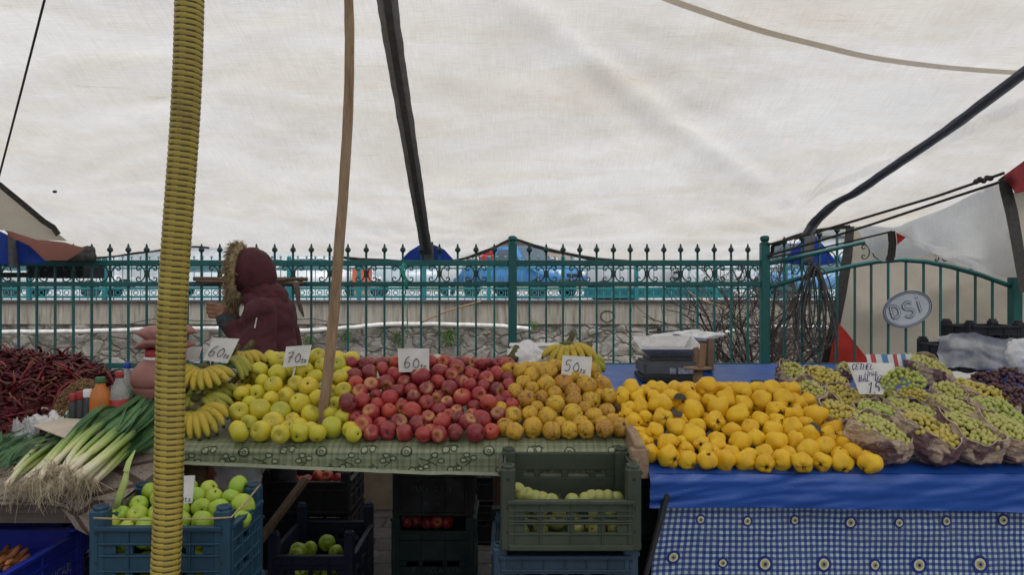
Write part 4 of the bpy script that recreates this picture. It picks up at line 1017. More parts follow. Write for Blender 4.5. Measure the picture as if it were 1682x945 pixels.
# rods tied behind the person
t = thing('tied_rods', 'bundle of dark wooden rods tied along the fence behind the hooded person', 'rods', P(410, 470, FY - .06))
for i, (x0, y0, x1, y1, r) in enumerate([(318, 458, 505, 459, .014), (322, 462, 498, 466, .013), (330, 464, 470, 460, .011)]):
    b = MB(); b.tube([P(lerp(x0, x1, k / 8), lerp(y0, y1, k / 8) + .8 * noise.noise((k, i, 0)), FY - .06 - .02 * i) for k in range(9)], r, 7); b.build('rod', M['dark_wood'], t)
b = MB(); b.tube([P(x, y, FY - .1) for x, y in [(486, 466), (489, 482), (490, 495), (494, 508), (499, 521)]], [.022, .02, .014, .016, .004], 7, flat=.5)
tag(b.build('hanging_rag', basic('grey_pink_rag', (.16, .12, .11), (.10, .08, .075), .9, 20), origin=P(490, 500, FY - .1)), 'twisted rag hanging from the tied rods right of the person', 'rag')
# bare bush behind the fence
def bush():
    t = thing('bare_bush', 'leafless tangled bush growing behind the fence post beside the gate', 'bush', P(1262, 700, 7.2))
    rg = random.Random(21); Yb = 7.4
    b = MB(); tw = MB()
    def grow(p, d, L, r, lev):
        n = 5; pts = [p]
        for i in range(n):
            d = (d + Vector((rg.gauss(0, .16), rg.gauss(0, .14), rg.gauss(0, .12)))).normalized(); p = p + d * L / n; pts.append(p)
        (b if lev < 1 else tw).tube(pts, [lerp(r, r * .5, i / n) for i in range(n + 1)], 5 if lev < 1 else 4, cap=False)
        if lev < 3:
            for q in range(rg.randint(3, 5)):
                k = rg.randint(1, n); nd = (d + Vector((rg.gauss(0, .8), rg.gauss(0, .5), rg.gauss(.05, .6)))).normalized()
                grow(pts[k], nd, L * rg.uniform(.4, .68), r * .52, lev + 1)
    for i in range(26):
        base = P(1255 + rg.gauss(0, 14), 640 + rg.uniform(-10, 40), Yb + rg.uniform(-.25, .25))
        a = rg.uniform(-1.15, 1.1)
        grow(base, Vector((math.sin(a), rg.uniform(-.3, .3), math.cos(a))).normalized(), rg.uniform(.65, 1.2), .016, 0)
    b.build('branch', M['bark'], t); tw.build('twigs', M['bark'], t)
bush()

# ================================================================== the person
def person():
    px0, Yp = -1.36, 4.1
    t = thing('person', 'person in maroon hooded parka with fur trim walking behind the bananas', 'person', (px0, Yp, 0), world=False)
    def blob(parts, vox, name, mat, smooth_it=6, noise_amp=0, nsc=20, split=None):
        bm = bmesh.new()
        for p in parts:
            if p[0] == 'c':      # tapered capsule a,b,ra,rb
                _, a, c, ra, rb = p; a, c = Vector(a), Vector(c); m = 9
                for i in range(m):
                    q = a.lerp(c, i / (m - 1)); bmesh.ops.create_icosphere(bm, subdivisions=2, radius=lerp(ra, rb, i / (m - 1)), matrix=Matrix.Translation(q))
            else:                # ellipsoid c, radii, rot
                _, c, r, rot = p
                bmesh.ops.create_icosphere(bm, subdivisions=3, radius=1, matrix=Matrix.Translation(c) @ Euler(rot).to_matrix().to_4x4() @ Matrix.Diagonal((*r, 1)))
        me = bpy.data.meshes.new(name); bm.to_mesh(me); bm.free()
        o = bpy.data.objects.new(name, me); COL.objects.link(o)
        md = o.modifiers.new('r', 'REMESH'); md.mode = 'VOXEL'; md.voxel_size = vox
        m2 = o.modifiers.new('s', 'SMOOTH'); m2.factor = .5; m2.iterations = smooth_it
        dg = bpy.context.evaluated_depsgraph_get(); me2 = bpy.data.meshes.new_from_object(o.evaluated_get(dg))
        bpy.data.objects.remove(o); me2.name = name
        if noise_amp:
            nr = [v.normal.copy() for v in me2.vertices]
            for v, q in zip(me2.vertices, nr):
                c = v.co; f = fbm(c.x * nsc * .6 + c.z * nsc * .35, c.z * nsc * 1.1 - c.x * nsc * .5, c.y * nsc * .5, 3)
                v.co += q * noise_amp * (f - .6 * abs(f))
        me2.materials.clear(); me2.materials.append(M[mat]); me2.polygons.foreach_set('use_smooth', [True] * len(me2.polygons))
        o = bpy.data.objects.new(name, me2); COL.objects.link(o); o.parent = t; return o
    hand = []
    def fist(c, s):   # fist pointing up-forward, fingers curled toward the chest
        c = Vector(c)
        hand.append(('e', c, (.036, .022, .044), (0, .35, 0)))
        for i in range(4):
            z = c.z + .034 - i * .022; L = (.0, .005, .002, -.006)[i]
            k0 = V(c.x - .020, c.y - s * .012, z); k1 = V(c.x - .052 - L, c.y - s * .014, z + .004); k2 = V(c.x - .056 - L, c.y + s * .022, z + .001); k3 = V(c.x - .024, c.y + s * .034, z - .003)
            hand.append(('c', k0, k1, .0115, .0105)); hand.append(('c', k1, k2, .0102, .0096)); hand.append(('c', k2, k3, .0094, .0082))
        hand.append(('c', c + V(.012, s * .018, -.022), c + V(-.012, s * .040, .012), .0125, .0105)); hand.append(('c', c + V(-.012, s * .040, .012), c + V(-.030, s * .044, .036), .0105, .0085))
    nh = V(-.205, -.10, 1.425); fh = V(-.20, .075, 1.40)
    fist(nh, 1); fist(fh, -1)
    hd = V(-.055, 0, 1.635)
    body = [('e', hd, (.092, .074, .115), (0, 0, 0)), ('e', hd + V(-.03, 0, -.055), (.058, .056, .062), (0, 0, 0)), ('c', hd + V(-.088, 0, .005), hd + V(-.112, 0, -.028), .011, .015),
            ('e', hd + V(-.078, 0, -.068), (.018, .026, .009), (0, 0, 0)), ('e', hd + V(.004, .074, -.01), (.018, .010, .03), (0, 0, 0)), ('e', hd + V(.004, -.074, -.01), (.018, .010, .03), (0, 0, 0)),
            ('c', (-.03, 0, 1.56), (.01, 0, 1.44), .055, .062), ('e', (.02, 0, 1.28), (.105, .16, .2), (0, .1, 0)), ('e', (.015, 0, 1.0), (.11, .155, .14), (0, 0, 0))]
    for s, nhand in ((-1, nh), (1, fh)):
        body += [('c', (.03, s * .17, 1.43), (.09, s * .23, 1.22), .05, .042), ('c', (.09, s * .23, 1.22), (nhand.x + .05, nhand.y + s * .0, nhand.z - .06), .042, .028), ('c', (nhand.x + .05, nhand.y, nhand.z - .06), (nhand.x + .01, nhand.y, nhand.z - .02), .026, .027)]
    for s, fxx, kx in ((-1, -.20, -.10), (1, .16, .10)):
        body += [('c', (.01, s * .085, .93), (kx * .8, s * .09, .50), .085, .056), ('c', (kx * .8, s * .09, .50), (fxx + .03, s * .09, .10), .055, .036), ('c', (fxx + .05, s * .09, .05), (fxx - .10, s * .095, .035), .042, .032)]
    blob(body + hand, .005, 'body', 'skin', 1)
    # eyes, mouth
    for s in (-1, 1):
        b = MB(); b.sphere(hd + V(-.084, s * .030, .012), .0125, 10, 8); b.build('eye', M['white_paint'], t).parent = t
        b = MB(); b.sphere(hd + V(-.0945, s * .031, .012), .0055, 8, 6); b.build('iris', M['hair'], t)
        b = MB(); b.tube([hd + V(-.088, s * .014, .036), hd + V(-.091, s * .032, .040), hd + V(-.080, s * .052, .033)], .005, 5); b.build('eyebrow', M['hair'], t)
    b = MB(); b.tube([hd + V(-.089, -.024, -.066), hd + V(-.098, 0, -.067), hd + V(-.089, .024, -.066)], .004, 5); b.build('lips', basic('lips', (.22, .07, .055), None, .5), t)
    b = MB(); b.sphere(hd + V(.012, 0, .026), .086, 18, 12, sq=(.93, .88, 1.08)); b.build('hair', M['hair'], t)
    # trousers and shoes
    tr = [('e', (.015, 0, .97), (.125, .168, .15), (0, 0, 0))]
    for s, fxx, kx in ((-1, -.20, -.10), (1, .16, .10)):
        tr += [('c', (.01, s * .085, .93), (kx * .8, s * .09, .50), .104, .082), ('c', (kx * .8, s * .09, .50), (fxx + .03, s * .09, .11), .08, .066)]
    blob(tr, .014, 'trousers', 'trouser', 4, .007, 12)
    for s, fxx in ((-1, -.20), (1, .16)):
        blob([('e', (fxx + .04, s * .09, .055), (.055, .048, .055), (0, 0, 0)), ('c', (fxx + .02, s * .09, .042), (fxx - .12, s * .097, .036), .046, .036)], .010, 'shoe', 'shoe', 3)
    # parka: torso with a rounded back, two sleeves
    jk = [('e', (.025, 0, 1.36), (.140, .185, .17), (0, .26, 0)), ('e', (.030, 0, 1.20), (.145, .19, .22), (0, .16, 0)), ('e', (.03, 0, 1.00), (.160, .20, .20), (0, 0, 0)), ('e', (.03, 0, .88), (.17, .205, .10), (0, 0, 0)),
          ('e', (-.02, 0, 1.475), (.095, .12, .07), (0, .35, 0))]
    for s, nhand in ((-1, nh), (1, fh)):
        jk += [('c', (.04, s * .175, 1.415), (.075, s * .240, 1.20), .088, .072), ('c', (.075, s * .240, 1.20), (nhand.x + .085, nhand.y + s * .02, nhand.z - .095), .074, .055)]
    blob(jk, .011, 'parka', 'coat', 6, .010, 11)
    for s, nhand in ((-1, nh), (1, fh)):
        blob([('c', (nhand.x + .095, nhand.y + s * .02, nhand.z - .105), (nhand.x + .03, nhand.y + s * .004, nhand.z - .048), .056, .044)], .007, 'cuff', 'cuff', 2, .004, 40)
    # hood: open shell
    hc = V(-.035, 0, 1.64)
    def hoodf(u, v):
        th = lerp(-PI * .62, PI * .62, u)        # around x axis? front-left opening faces -x
        ph = lerp(.0, 1.0, v)
        a = lerp(PI * .93, 0.02, ph)             # from opening rim (front) to the back pole
        ang = 2 * PI * u
        r = math.sin(min(a, PI * .62)) if a < PI * .62 else lerp(math.sin(PI * .62), .80, (a - PI * .62) / (PI * .31))
        x = -math.cos(a) * -1
        x = math.cos(a)
        p = V(hc.x - .012 + .100 * x * (1.16 if x > 0 else .95), hc.y + .110 * r * math.cos(ang), hc.z + .130 * r * math.sin(ang) - .030 * x * (1 if x > 0 else .2))
        if p.z < hc.z: p.z = hc.z + (p.z - hc.z) * 1.15
        n_ = fbm(p.x * 14, p.z * 12, p.y * 10) * .010
        return p + V(0, n_, n_)
    b = MB(); b.grid(hoodf, 40, 22); b.build('hood', M['coat'], t)
    b = MB(); b.tube([V(.00, 0, 1.50), V(-.01, 0, 1.53)], [.115, .095], 16); blob([('c', (.03, 0, 1.475), (-.02, 0, 1.53), .115, .10)], .012, 'hood_collar', 'coat', 4, .012, 18)
    rg = random.Random(5); b = MB()
    for i in range(2600):
        a = rg.uniform(0, 2 * PI); zz = math.sin(a)
        c = V(hc.x - .105 + .012 * zz + rg.gauss(0, .012), .105 * math.cos(a), hc.z - .012 + .142 * zz * (1.12 if zz < 0 else 1) + rg.gauss(0, .006))
        out = V(-.75 + rg.gauss(0, .45), .55 * math.cos(a) + rg.gauss(0, .4), .5 * zz + rg.gauss(0, .45)).normalized()
        L = rg.uniform(.025, .058); s_ = out.cross(V(rg.gauss(0, 1), rg.gauss(0, 1), rg.gauss(0, 1))).normalized() * .0034
        m_ = c + out * L * .6; e = c + (out + V(rg.gauss(0, .25), rg.gauss(0, .2), -.25)).normalized() * L
        b._add([c - s_, c + s_, m_ + s_ * .7, m_ - s_ * .7, e], [(0, 1, 2, 3), (3, 2, 4)], 0, False)
    ring = [V(hc.x - .105 + .012 * math.sin(a), .105 * math.cos(a), hc.z - .012 + .142 * math.sin(a) * (1.12 if math.sin(a) < 0 else 1)) for a in [2 * PI * i / 28 for i in range(29)]]
    b.tube(ring, .022, 7, cap=False)
    b.build('fur_trim', M['fur'], t)
    b = MB(); b.bar((.065, -.300, 1.395), (.06, -.315, 1.345), .006, .004); b.build('sleeve_zip', M['steel'], t)
person()
# ================================================================== tables and cloths
def table(name, label, x0, x1, y0, y1, pl, legs, mat='dark_wood', th=.03, edge=True):
    t = thing(name, label, 'table', ((x0 + x1) / 2, (y0 + y1) / 2, 0))
    b = MB(); a, c = zat(pl, y0) - th / 2 - .004, zat(pl, y1) - th / 2 - .004
    b.bar(((x0 + x1) / 2, y0, a), ((x0 + x1) / 2, y1, c), x1 - x0, th); b.build('tabletop', M[mat], t, bevel=.003)
    for lx, ly in legs:
        b = MB(); b.box((lx, ly, (zat(pl, ly) - th - .01) / 2), (.055, .055, zat(pl, ly) - th - .01)); b.build('leg', M[mat], t, bevel=.004)
    return t
T2X0, T2X1, T2Y0, T2Y1 = -1.375, .420, 2.68, 3.60
T3X0, T3X1, T3Y0, T3Y1 = .47, 3.1, 2.50, 4.24
table('apple_table', 'dark wooden trestle table carrying the apples under the green plaid cloth', T2X0, T2X1, T2Y0 + .02, T2Y1, T2, [(-1.33, 2.78), (-1.33, 3.5), (.30, 2.80), (.37, 3.5), (-.06, 3.5)])
table('quince_table', 'dark wooden trestle table carrying quinces and grapes under the blue sheet', T3X0, T3X1, T3Y0 + .02, T3Y1, T3, [(.60, 2.85), (.55, 3.9), (1.7, 3.9), (2.9, 2.6), (2.9, 3.9)])
table('leek_table', 'dusty wooden table carrying leeks and dried chillies', -3.3, -1.305, 2.30, 3.75, T1, [(-3.2, 2.4), (-1.42, 2.66), (-1.42, 3.6), (-3.2, 3.6)], 'table_edge', .075)
# table cloth with green plaid: top sheet + front drop, print strokes follow it
def plaid_cloth():
    t = thing('plaid_tablecloth', 'green plaid oilcloth with ring and twig print hanging from the apple table', 'tablecloth', ((T2X0 + T2X1) / 2, T2Y0, zat(T2, T2Y0)))
    DROP = [(-1.42, .10), (-1.30, .085), (-1.16, .060), (-1.02, .064), (-.85, .072), (-.6, .084), (-.3, .096), (-.05, .102), (.2, .103), (.44, .103)]
    TOPD = .92
    def f(u, v):      # u 0..1 along x, v<0 top (toward back), v>0 drop
        x = lerp(T2X0 - .02, T2X1 + .004, u)
        if v <= 0:
            y = T2Y0 + .02 - v * TOPD; return V(x, min(y, T2Y1), zat(T2, y) + .003)
        d = interp(DROP, x); s = v * d
        wv = .010 * fbm(x * 3.2, 0, 4) + .007 * fbm(x * 9, v, 8, 2)
        y = T2Y0 - .004 - .014 * ss(0, .25, v) - wv * ss(.1, 1, v) ; z = zat(T2, T2Y0) + .003 - s + .004 * (fbm(x * 2.5, 0, 9)) - .006 * ss(0, .25, v) * 0
        y += .016 * max(0, 1 - v * 5)
        return V(x, y, z)
    b = MB()
    b.grid(lambda u, v: f(u, -(1 - v)), 40, 6, us=26, vs_=13)
    # drop: uv scaled by real size so the squares stay square
    nu, nv = 160, 14
    vs = [f(i / nu, j / nv) for j in range(nv + 1) for i in range(nu + 1)]
    uvs = [(i / nu * 26, -interp(DROP, lerp(T2X0, T2X1, i / nu)) * j / nv / .069) for j in range(nv + 1) for i in range(nu + 1)]
    W = nu + 1
    b._add(vs, [(j * W + i, j * W + i + 1, (j + 1) * W + i + 1, (j + 1) * W + i) for j in range(nv) for i in range(nu)], 0, True, uvs)
    # folded pale lower hem
    hb = [f(i / nu, 1) + V(0, -.006, .002) for i in range(nu + 1)]
    rg = random.Random(3)
    Lx = T2X1 - T2X0
    def at(x, s):  # x along table (m), s drop in m
        u = x / Lx; d = interp(DROP, T2X0 + x); s = s * .74; v = min(max(s / d, 0), 1); return f(u, v) + V(0, -.0025, 0)
    def ringp(x, s, r, w, mi=1, fill=None):
        if (s + r) * .74 > interp(DROP, T2X0 + x) + .006: return
        q = [at(x + r * math.cos(a), s + r * math.sin(a)) for a in [2 * PI * i / 16 for i in range(17)]]
        if fill is not None: 
            b._add([p + V(0, .0008, 0) for p in q[:-1]], [tuple(range(16))], fill, False)
        b.ribbon(q, w, (0, -1, 0), mi, False)
    def line(p, w=.004): b.ribbon([at(x, s) for x, s in p], w, (0, -1, 0), 1, False)
    x = .02; k = 0
    while x < Lx - .03:
        kind = k % 4
        if kind == 0:
            ringp(x, .022, .012, .004, 1, 2); ringp(x + .028, .018, .010, .004, 1, 2); line([(x - .01, .012), (x + .01, .006), (x + .03, .005), (x + .045, .014)])
        elif kind == 1:
            for dx, s in ((0, .045), (.024, .058), (-.012, .07)): 
                ringp(x + dx, s, .0105, .004, 1, 2)
            line([(x + .02, .064), (x + .008, .085), (x - .008, .098)]); line([(x + .008, .075), (x - .012, .082)])
        elif kind == 2:
            ringp(x, .028, .018, .007, 1, 2); ringp(x, .028, .007, .003)
        else:
            line([(x - .03, .058), (x, .07), (x + .035, .095)]); line([(x, .07), (x + .022, .052)]); line([(x + .01, .08), (x - .01, .092)])
            ringp(x + .026, .044, .011, .004, 1, 2); ringp(x + .048, .072, .0105, .004, 1, 2); ringp(x - .004, .098, .010, .004, 1, 2)
        x += .062 + rg.uniform(0, .018); k += 1
    # second scattered row
    for i in range(11):
        xx = .08 + i * .155 + rg.uniform(-.02, .02); ringp(xx, .115, .012, .004, 1, 2); ringp(xx + .03, .108, .009, .004, 1, 2); line([(xx + .01, .104), (xx + .03, .09), (xx + .02, .085)])
    b.build('cloth', [M['plaid'], M['plaid_ink'], M['plaid_pale']], t)
    b = MB(); b.ribbon(hb, .012, (0, -1, .2)); b.build('hem', M['plaid_pale'], t)
    # left end corner that hangs lower
    b = MB()
    def g(u, v):
        x = lerp(T2X0 - .055, T2X0 + .13, u) + .03 * v * (1 - u); z = zat(T2, T2Y0) + .002 - lerp(.06, .27 - .10 * u, v)
        return V(x, T2Y0 + .012 + .02 * math.sin(u * 9 + v * 2) + .015 * fbm(u * 3, v * 3, 2) + .02 * (1 - v), z)
    b.grid(g, 16, 14, us=2.8, vs_=3.2); b.build('corner_drape', M['plaid'], t)
plaid_cloth()
# blue vinyl sheet on the quince table: top + front apron
def blue_sheet():
    b = MB()
    X0, X1 = T3X0 - .012, T3X1
    AP = [(X0, .110), (.8, .104), (1.2, .110), (1.6, .120), (2.0, .128), (2.6, .132), (3.2, .135)]
    def top(u, v):
        x = lerp(X0, X1, u); y = lerp(T3Y0, T3Y1, v); return V(x, y, zat(T3, y) + .004 + .004 * fbm(x * 2, y * 2, 3) * ss(0, .1, v))
    b.grid(top, 60, 30)
    def ap(u, v):
        x = lerp(X0, X1, u); s = v * interp(AP, x)
        return V(x, T3Y0 - .006 - .010 * ss(0, .2, v) - .014 * fbm(x * 2.3, v * .8, 6) * v - .012 * fbm(x * 6 + v * 3, v * 2, 1, 2) - .006 * abs(noise.noise((x * 13 + v * 4, v * 3, 2))), zat(T3, T3Y0) + .004 - s - .004 * ss(0, .15, v))
    b.grid(ap, 160, 16)
    tag(b.build('blue_table_sheet', M['blue_tarp'], origin=(1.5, T3Y0, zat(T3, T3Y0))), 'bright blue vinyl sheet covering the quince table and folded over its front', 'tablecloth')
blue_sheet()
def skirt():
    t = thing('gingham_skirt', 'blue and white gingham cloth with eye motifs hanging below the blue sheet', 'tablecloth', (1.5, T3Y0, .3))
    X0, X1 = .50, 3.1; ZT = zat(T3, T3Y0) - .09
    def f(u, v):
        x = lerp(X0, X1, u); h = ZT - .10
        xl = x - .045 * v * ss(.75, .50, x) - .02 * math.sin(v * 4) * ss(.8, .5, x)
        fold = .030 * math.sin(x * 11 + 1.2 * fbm(x * 2, v, 3)) * v * ss(1.7, .5, x) + .016 * fbm(x * 3, v * 2, 5) + .010 * math.sin(x * 7.3 + 2 * fbm(x, v, 1)) * v + .012 * math.sin(x * 23 + v) * v * ss(1.0, .5, x)
        return V(xl, T3Y0 + .022 + fold - .02 * v, ZT - v * h)
    b = MB(); b.grid(f, 220, 60, us=2.6 / .0195, vs_=(ZT - .1) / .0195)
    H = ZT - .10
    def eye(px, py, r):
        x = (px - CX) * T3Y0 / F; z = CH - (py - CY) * T3Y0 / F
        u = (x - X0) / (X1 - X0); v = (ZT - z) / H
        if not 0 < u < 1 or not 0 < v < 1: return
        for q, (rr, mi) in enumerate(((r, 1), (r * .66, 2), (r * .42, 3), (r * .2, 1))):
            ring = [f(u + rr * math.cos(a) / (X1 - X0), v + rr * 1.08 * math.sin(a) / H) + V(0, -.003 - .0012 * q, 0) for a in [2 * PI * i / 18 for i in range(18)]]
            ci = sum(ring, V(0, 0, 0)) / 18
            b._add(ring + [ci], [(18, i, (i + 1) % 18) for i in range(18)], mi, False)
    for px, py, r in [(1156, 857, .016), (1230, 859, .017), (1310, 859, .017), (1401, 862, .021), (1481, 862, .017), (1560, 860, .018), (1654, 858, .020), (1120, 919, .021), (1192, 929, .017), (1259, 930, .026), (1357, 931, .026), (1441, 932, .020), (1514, 932, .027), (1612, 929, .027), (1700, 932, .024), (1740, 860, .018), (1135, 985, .02), (1225, 990, .02), (1330, 992, .022), (1420, 995, .02), (1520, 995, .022), (1620, 992, .02), (1790, 930, .024)]:
        eye(px, py, r)
    b.build('cloth', [M['gingham'], M['eye_blue'], M['eye_white'], M['eye_yellow']], t)
skirt()
# wooden side board between the two stalls
b = MB(); b.bar((.432, 2.53, .962), (.432, 3.45, 1.075), .034, .115)
b.bar((.430, 2.515, .955), (.430, 2.56, .955), .06, .10)
tag(b.build('side_board', M['plank'], bevel=.004, origin=(.432, 2.53, .9)), 'rough wooden side board standing between the apple stall and the quinces', 'board')
b = MB(); b.bar(P(1050, 985, 2.44), P(1096, 812, 2.49), .018, .02, up=(0, 1, 0))
tag(b.build('leaning_batten', M['black'], bevel=.004, origin=P(1050, 985, 2.44)), 'dark slat leaning beside the left edge of the gingham cloth', 'slat')
# brown patterned cloth of the leek table: front corner drape
def brown():
    b = MB(); X0, X1 = -2.9, -1.19
    def top(u, v):
        x = lerp(X0, X1, u); y = lerp(2.286, 3.72, v); return V(x, y, zat(T1, y) + .003)
    b.grid(top, 40, 14, us=6, vs_=6)
    def f(u, v):
        x = lerp(-1.9, -1.19, u); d = interp([(-1.9, .010), (-1.40, .012), (-1.36, .03), (-1.325, .085), (-1.26, .118), (-1.21, .112), (-1.19, .10)], x)
        return V(x, 2.283 - .012 * v - .010 * fbm(x * 7, v * 2, 3), zat(T1, 2.286) + .003 - d * v)
    b.grid(f, 90, 12, us=5, vs_=.9)
    def g(u, v):
        y = lerp(2.283, 2.66, u); return V(-1.186 - .008 * v + .008 * math.sin(u * 12), y, zat(T1, y) + .003 - lerp(.085, .13, u) * v)
    b.grid(g, 20, 8, us=2.4, vs_=.8)
    tag(b.build('patterned_tablecloth', M['brown_cloth'], origin=(-2, 2.3, .9)), 'dark brown patterned cloth draped over the leek table corner', 'tablecloth')
brown()

# ================================================================== fruit
def fruit_mesh(kind, seed):
    rg = random.Random(seed); nu, nv = 20, 14
    if kind in ('apple', 'yapple', 'gapple', 'pale'):
        tall = {'apple': .93, 'yapple': .96, 'gapple': .90, 'pale': .92}[kind] * rg.uniform(.95, 1.05); sx = rg.uniform(.96, 1.04); lob = rg.uniform(.0, .035)
        ph = rg.uniform(0, 6)
        vs = []
        for i in range(nv + 1):
            th = PI * i / nv
            for j in range(nu):
                a = 2 * PI * j / nu
                r = 1 + lob * math.cos(5 * a + ph) * (.25 + .75 * (1 - math.cos(th)) / 2 * 1.0) 
                z = math.cos(th) * tall
                q = math.sin(th) ** .92 if 0 < i < nv else 0.0
                taper = 1 - .10 * max(0, -math.cos(th)) - .02 * math.cos(th)
                z -= .36 * math.exp(-(th / .36) ** 2) ; z += .22 * math.exp(-((PI - th) / .33) ** 2)
                n_ = 1 + .05 * noise.noise((math.cos(a) * q + seed, math.sin(a) * q, z))
                vs.append(V(q * r * taper * sx * math.cos(a) * n_, q * r * taper * math.sin(a) * n_, z * n_ + .06))
    else:
        neck = rg.uniform(.02, .40) if kind == 'quince' else rg.uniform(.0, .2); lump = .20 if kind == 'quince' else .10; tall = rg.uniform(.95, 1.12); vs = []
        ph = rg.uniform(0, 6)
        for i in range(nv + 1):
            th = PI * i / nv
            for j in range(nu):
                a = 2 * PI * j / nu; q = math.sin(th) if 0 < i < nv else 0.0; z = math.cos(th) * tall
                w = 1 - .28 * max(0, math.cos(th)) ** 1.5 * (neck * 3)
                z += neck * math.exp(-(th / .5) ** 2) - .10 * math.exp(-(th / .16) ** 2); z += .26 * math.exp(-((PI - th) / .30) ** 2)
                n_ = 1 + lump * noise.noise((math.cos(a) * q * 1.1 + seed * 3, math.sin(a) * q * 1.1, z * 1.1)) * 1.3 + .05 * math.cos(5 * a + ph) * 1.3 * ss(.4, 2.2, th) * (1 if kind == 'quince' else .5)
                vs.append(V(q * w * n_ * math.cos(a), q * w * n_ * math.sin(a), z * n_))
    b = MB(); s = .04
    fs = [(i * nu + j, (i + 1) * nu + j, (i + 1) * nu + (j + 1) % nu, i * nu + (j + 1) % nu) for i in range(nv) for j in range(nu)]
    b._add([v * s for v in vs], fs, 0, True)
    bm = bmesh.new(); me = b.mesh(kind, []); bm.from_mesh(me); bmesh.ops.remove_doubles(bm, verts=bm.verts, dist=1e-6); bmesh.ops.recalc_face_normals(bm, faces=bm.faces); bm.to_mesh(me); bm.free()
    me.polygons.foreach_set('use_smooth', [True] * len(me.polygons)); return me
def stem_mesh(L=.02):
    b = MB(); b.tube([V(0, 0, .020), V(.001, 0, .033), V(.004, .001, .020 + L)], [.0016, .0014, .0019], 6); return b.mesh('stem', [M['stem']])
def calyx_mesh(z0, r):
    b = MB()
    b.sphere((0, 0, z0 + .0015), r * .62, 10, 6, sq=(1, 1, .5))
    for i in range(5):
        a = 2 * PI * i / 5; d = V(math.cos(a), math.sin(a), 0); s_ = V(-d.y, d.x, 0) * r * .38
        b._add([d * r * .3 - s_ + V(0, 0, z0 - .001), d * r * .3 + s_ + V(0, 0, z0 - .001), d * r * 1.05 + V(0, 0, z0 - .004)], [(0, 1, 2)], 0, False)
    return b.mesh('calyx', [M['calyx']])
FM = {}
for kind, mt, n in (('apple', 'red_apple', 6), ('yapple', 'yellow_apple', 6), ('gapple', 'green_apple', 5), ('quince', 'quince', 8), ('pale', 'pale', 3), ('rquince', 'russet', 6)):
    FM[kind] = []
    for i in range(n):
        me = fruit_mesh(kind, i + 1 + len(kind) * 10); me.materials.append(M[mt]); FM[kind].append(me)
STEM = stem_mesh(); CAL_A = calyx_mesh(-.0285, .006); CAL_Q = calyx_mesh(-.0315, .0130); CAL_R = calyx_mesh(-.031, .009)
def aim(d, roll=0):
    return (Vector(d).normalized().to_track_quat('Z', 'Y') @ Euler((0, 0, roll)).to_quaternion()).to_euler()
def put_fruit(kind, name, p, r, rg, label, cat, group, face=None):
    """face: which end shows ('top','bottom') or None for a random turn"""
    me = rg.choice(FM[kind]); o = inst(name, me, p, sc=r / .04)
    f = face if face else rg.choices(['top', 'bottom', 'side', 'any'], [.30, .26, .24, .2] if 'quince' not in kind else [.08, .50, .30, .12])[0]
    if f == 'top': d = V(rg.gauss(0, .45), -1 + rg.gauss(0, .2), .35 + rg.gauss(0, .45))
    elif f == 'bottom': d = V(rg.gauss(0, .45), 1, rg.gauss(.3, .4))
    elif f == 'side': d = V(rg.gauss(0, 1), rg.gauss(0, .3), rg.gauss(.5, .6))
    else: d = V(rg.gauss(0, 1), rg.gauss(0, 1), rg.gauss(0, 1))
    o.rotation_euler = aim(d, rg.uniform(0, 6))
    tag(o, label, cat, group)
    facing = -Vector(d).normalized().y
    if kind in ('apple', 'yapple', 'gapple', 'pale'):
        if facing > -.35 and rg.random() < .75: inst('stem', STEM, (0, 0, 0), (0, 0, rg.uniform(0, 6)), (1, 1, rg.uniform(.7, 1.15)), o)
        if facing < .2: inst('calyx', CAL_A, (0, 0, 0), parent=o)
    else:
        if facing < .4: inst('calyx', CAL_Q if kind == 'quince' else CAL_R, (0, 0, 0), parent=o)
    return o
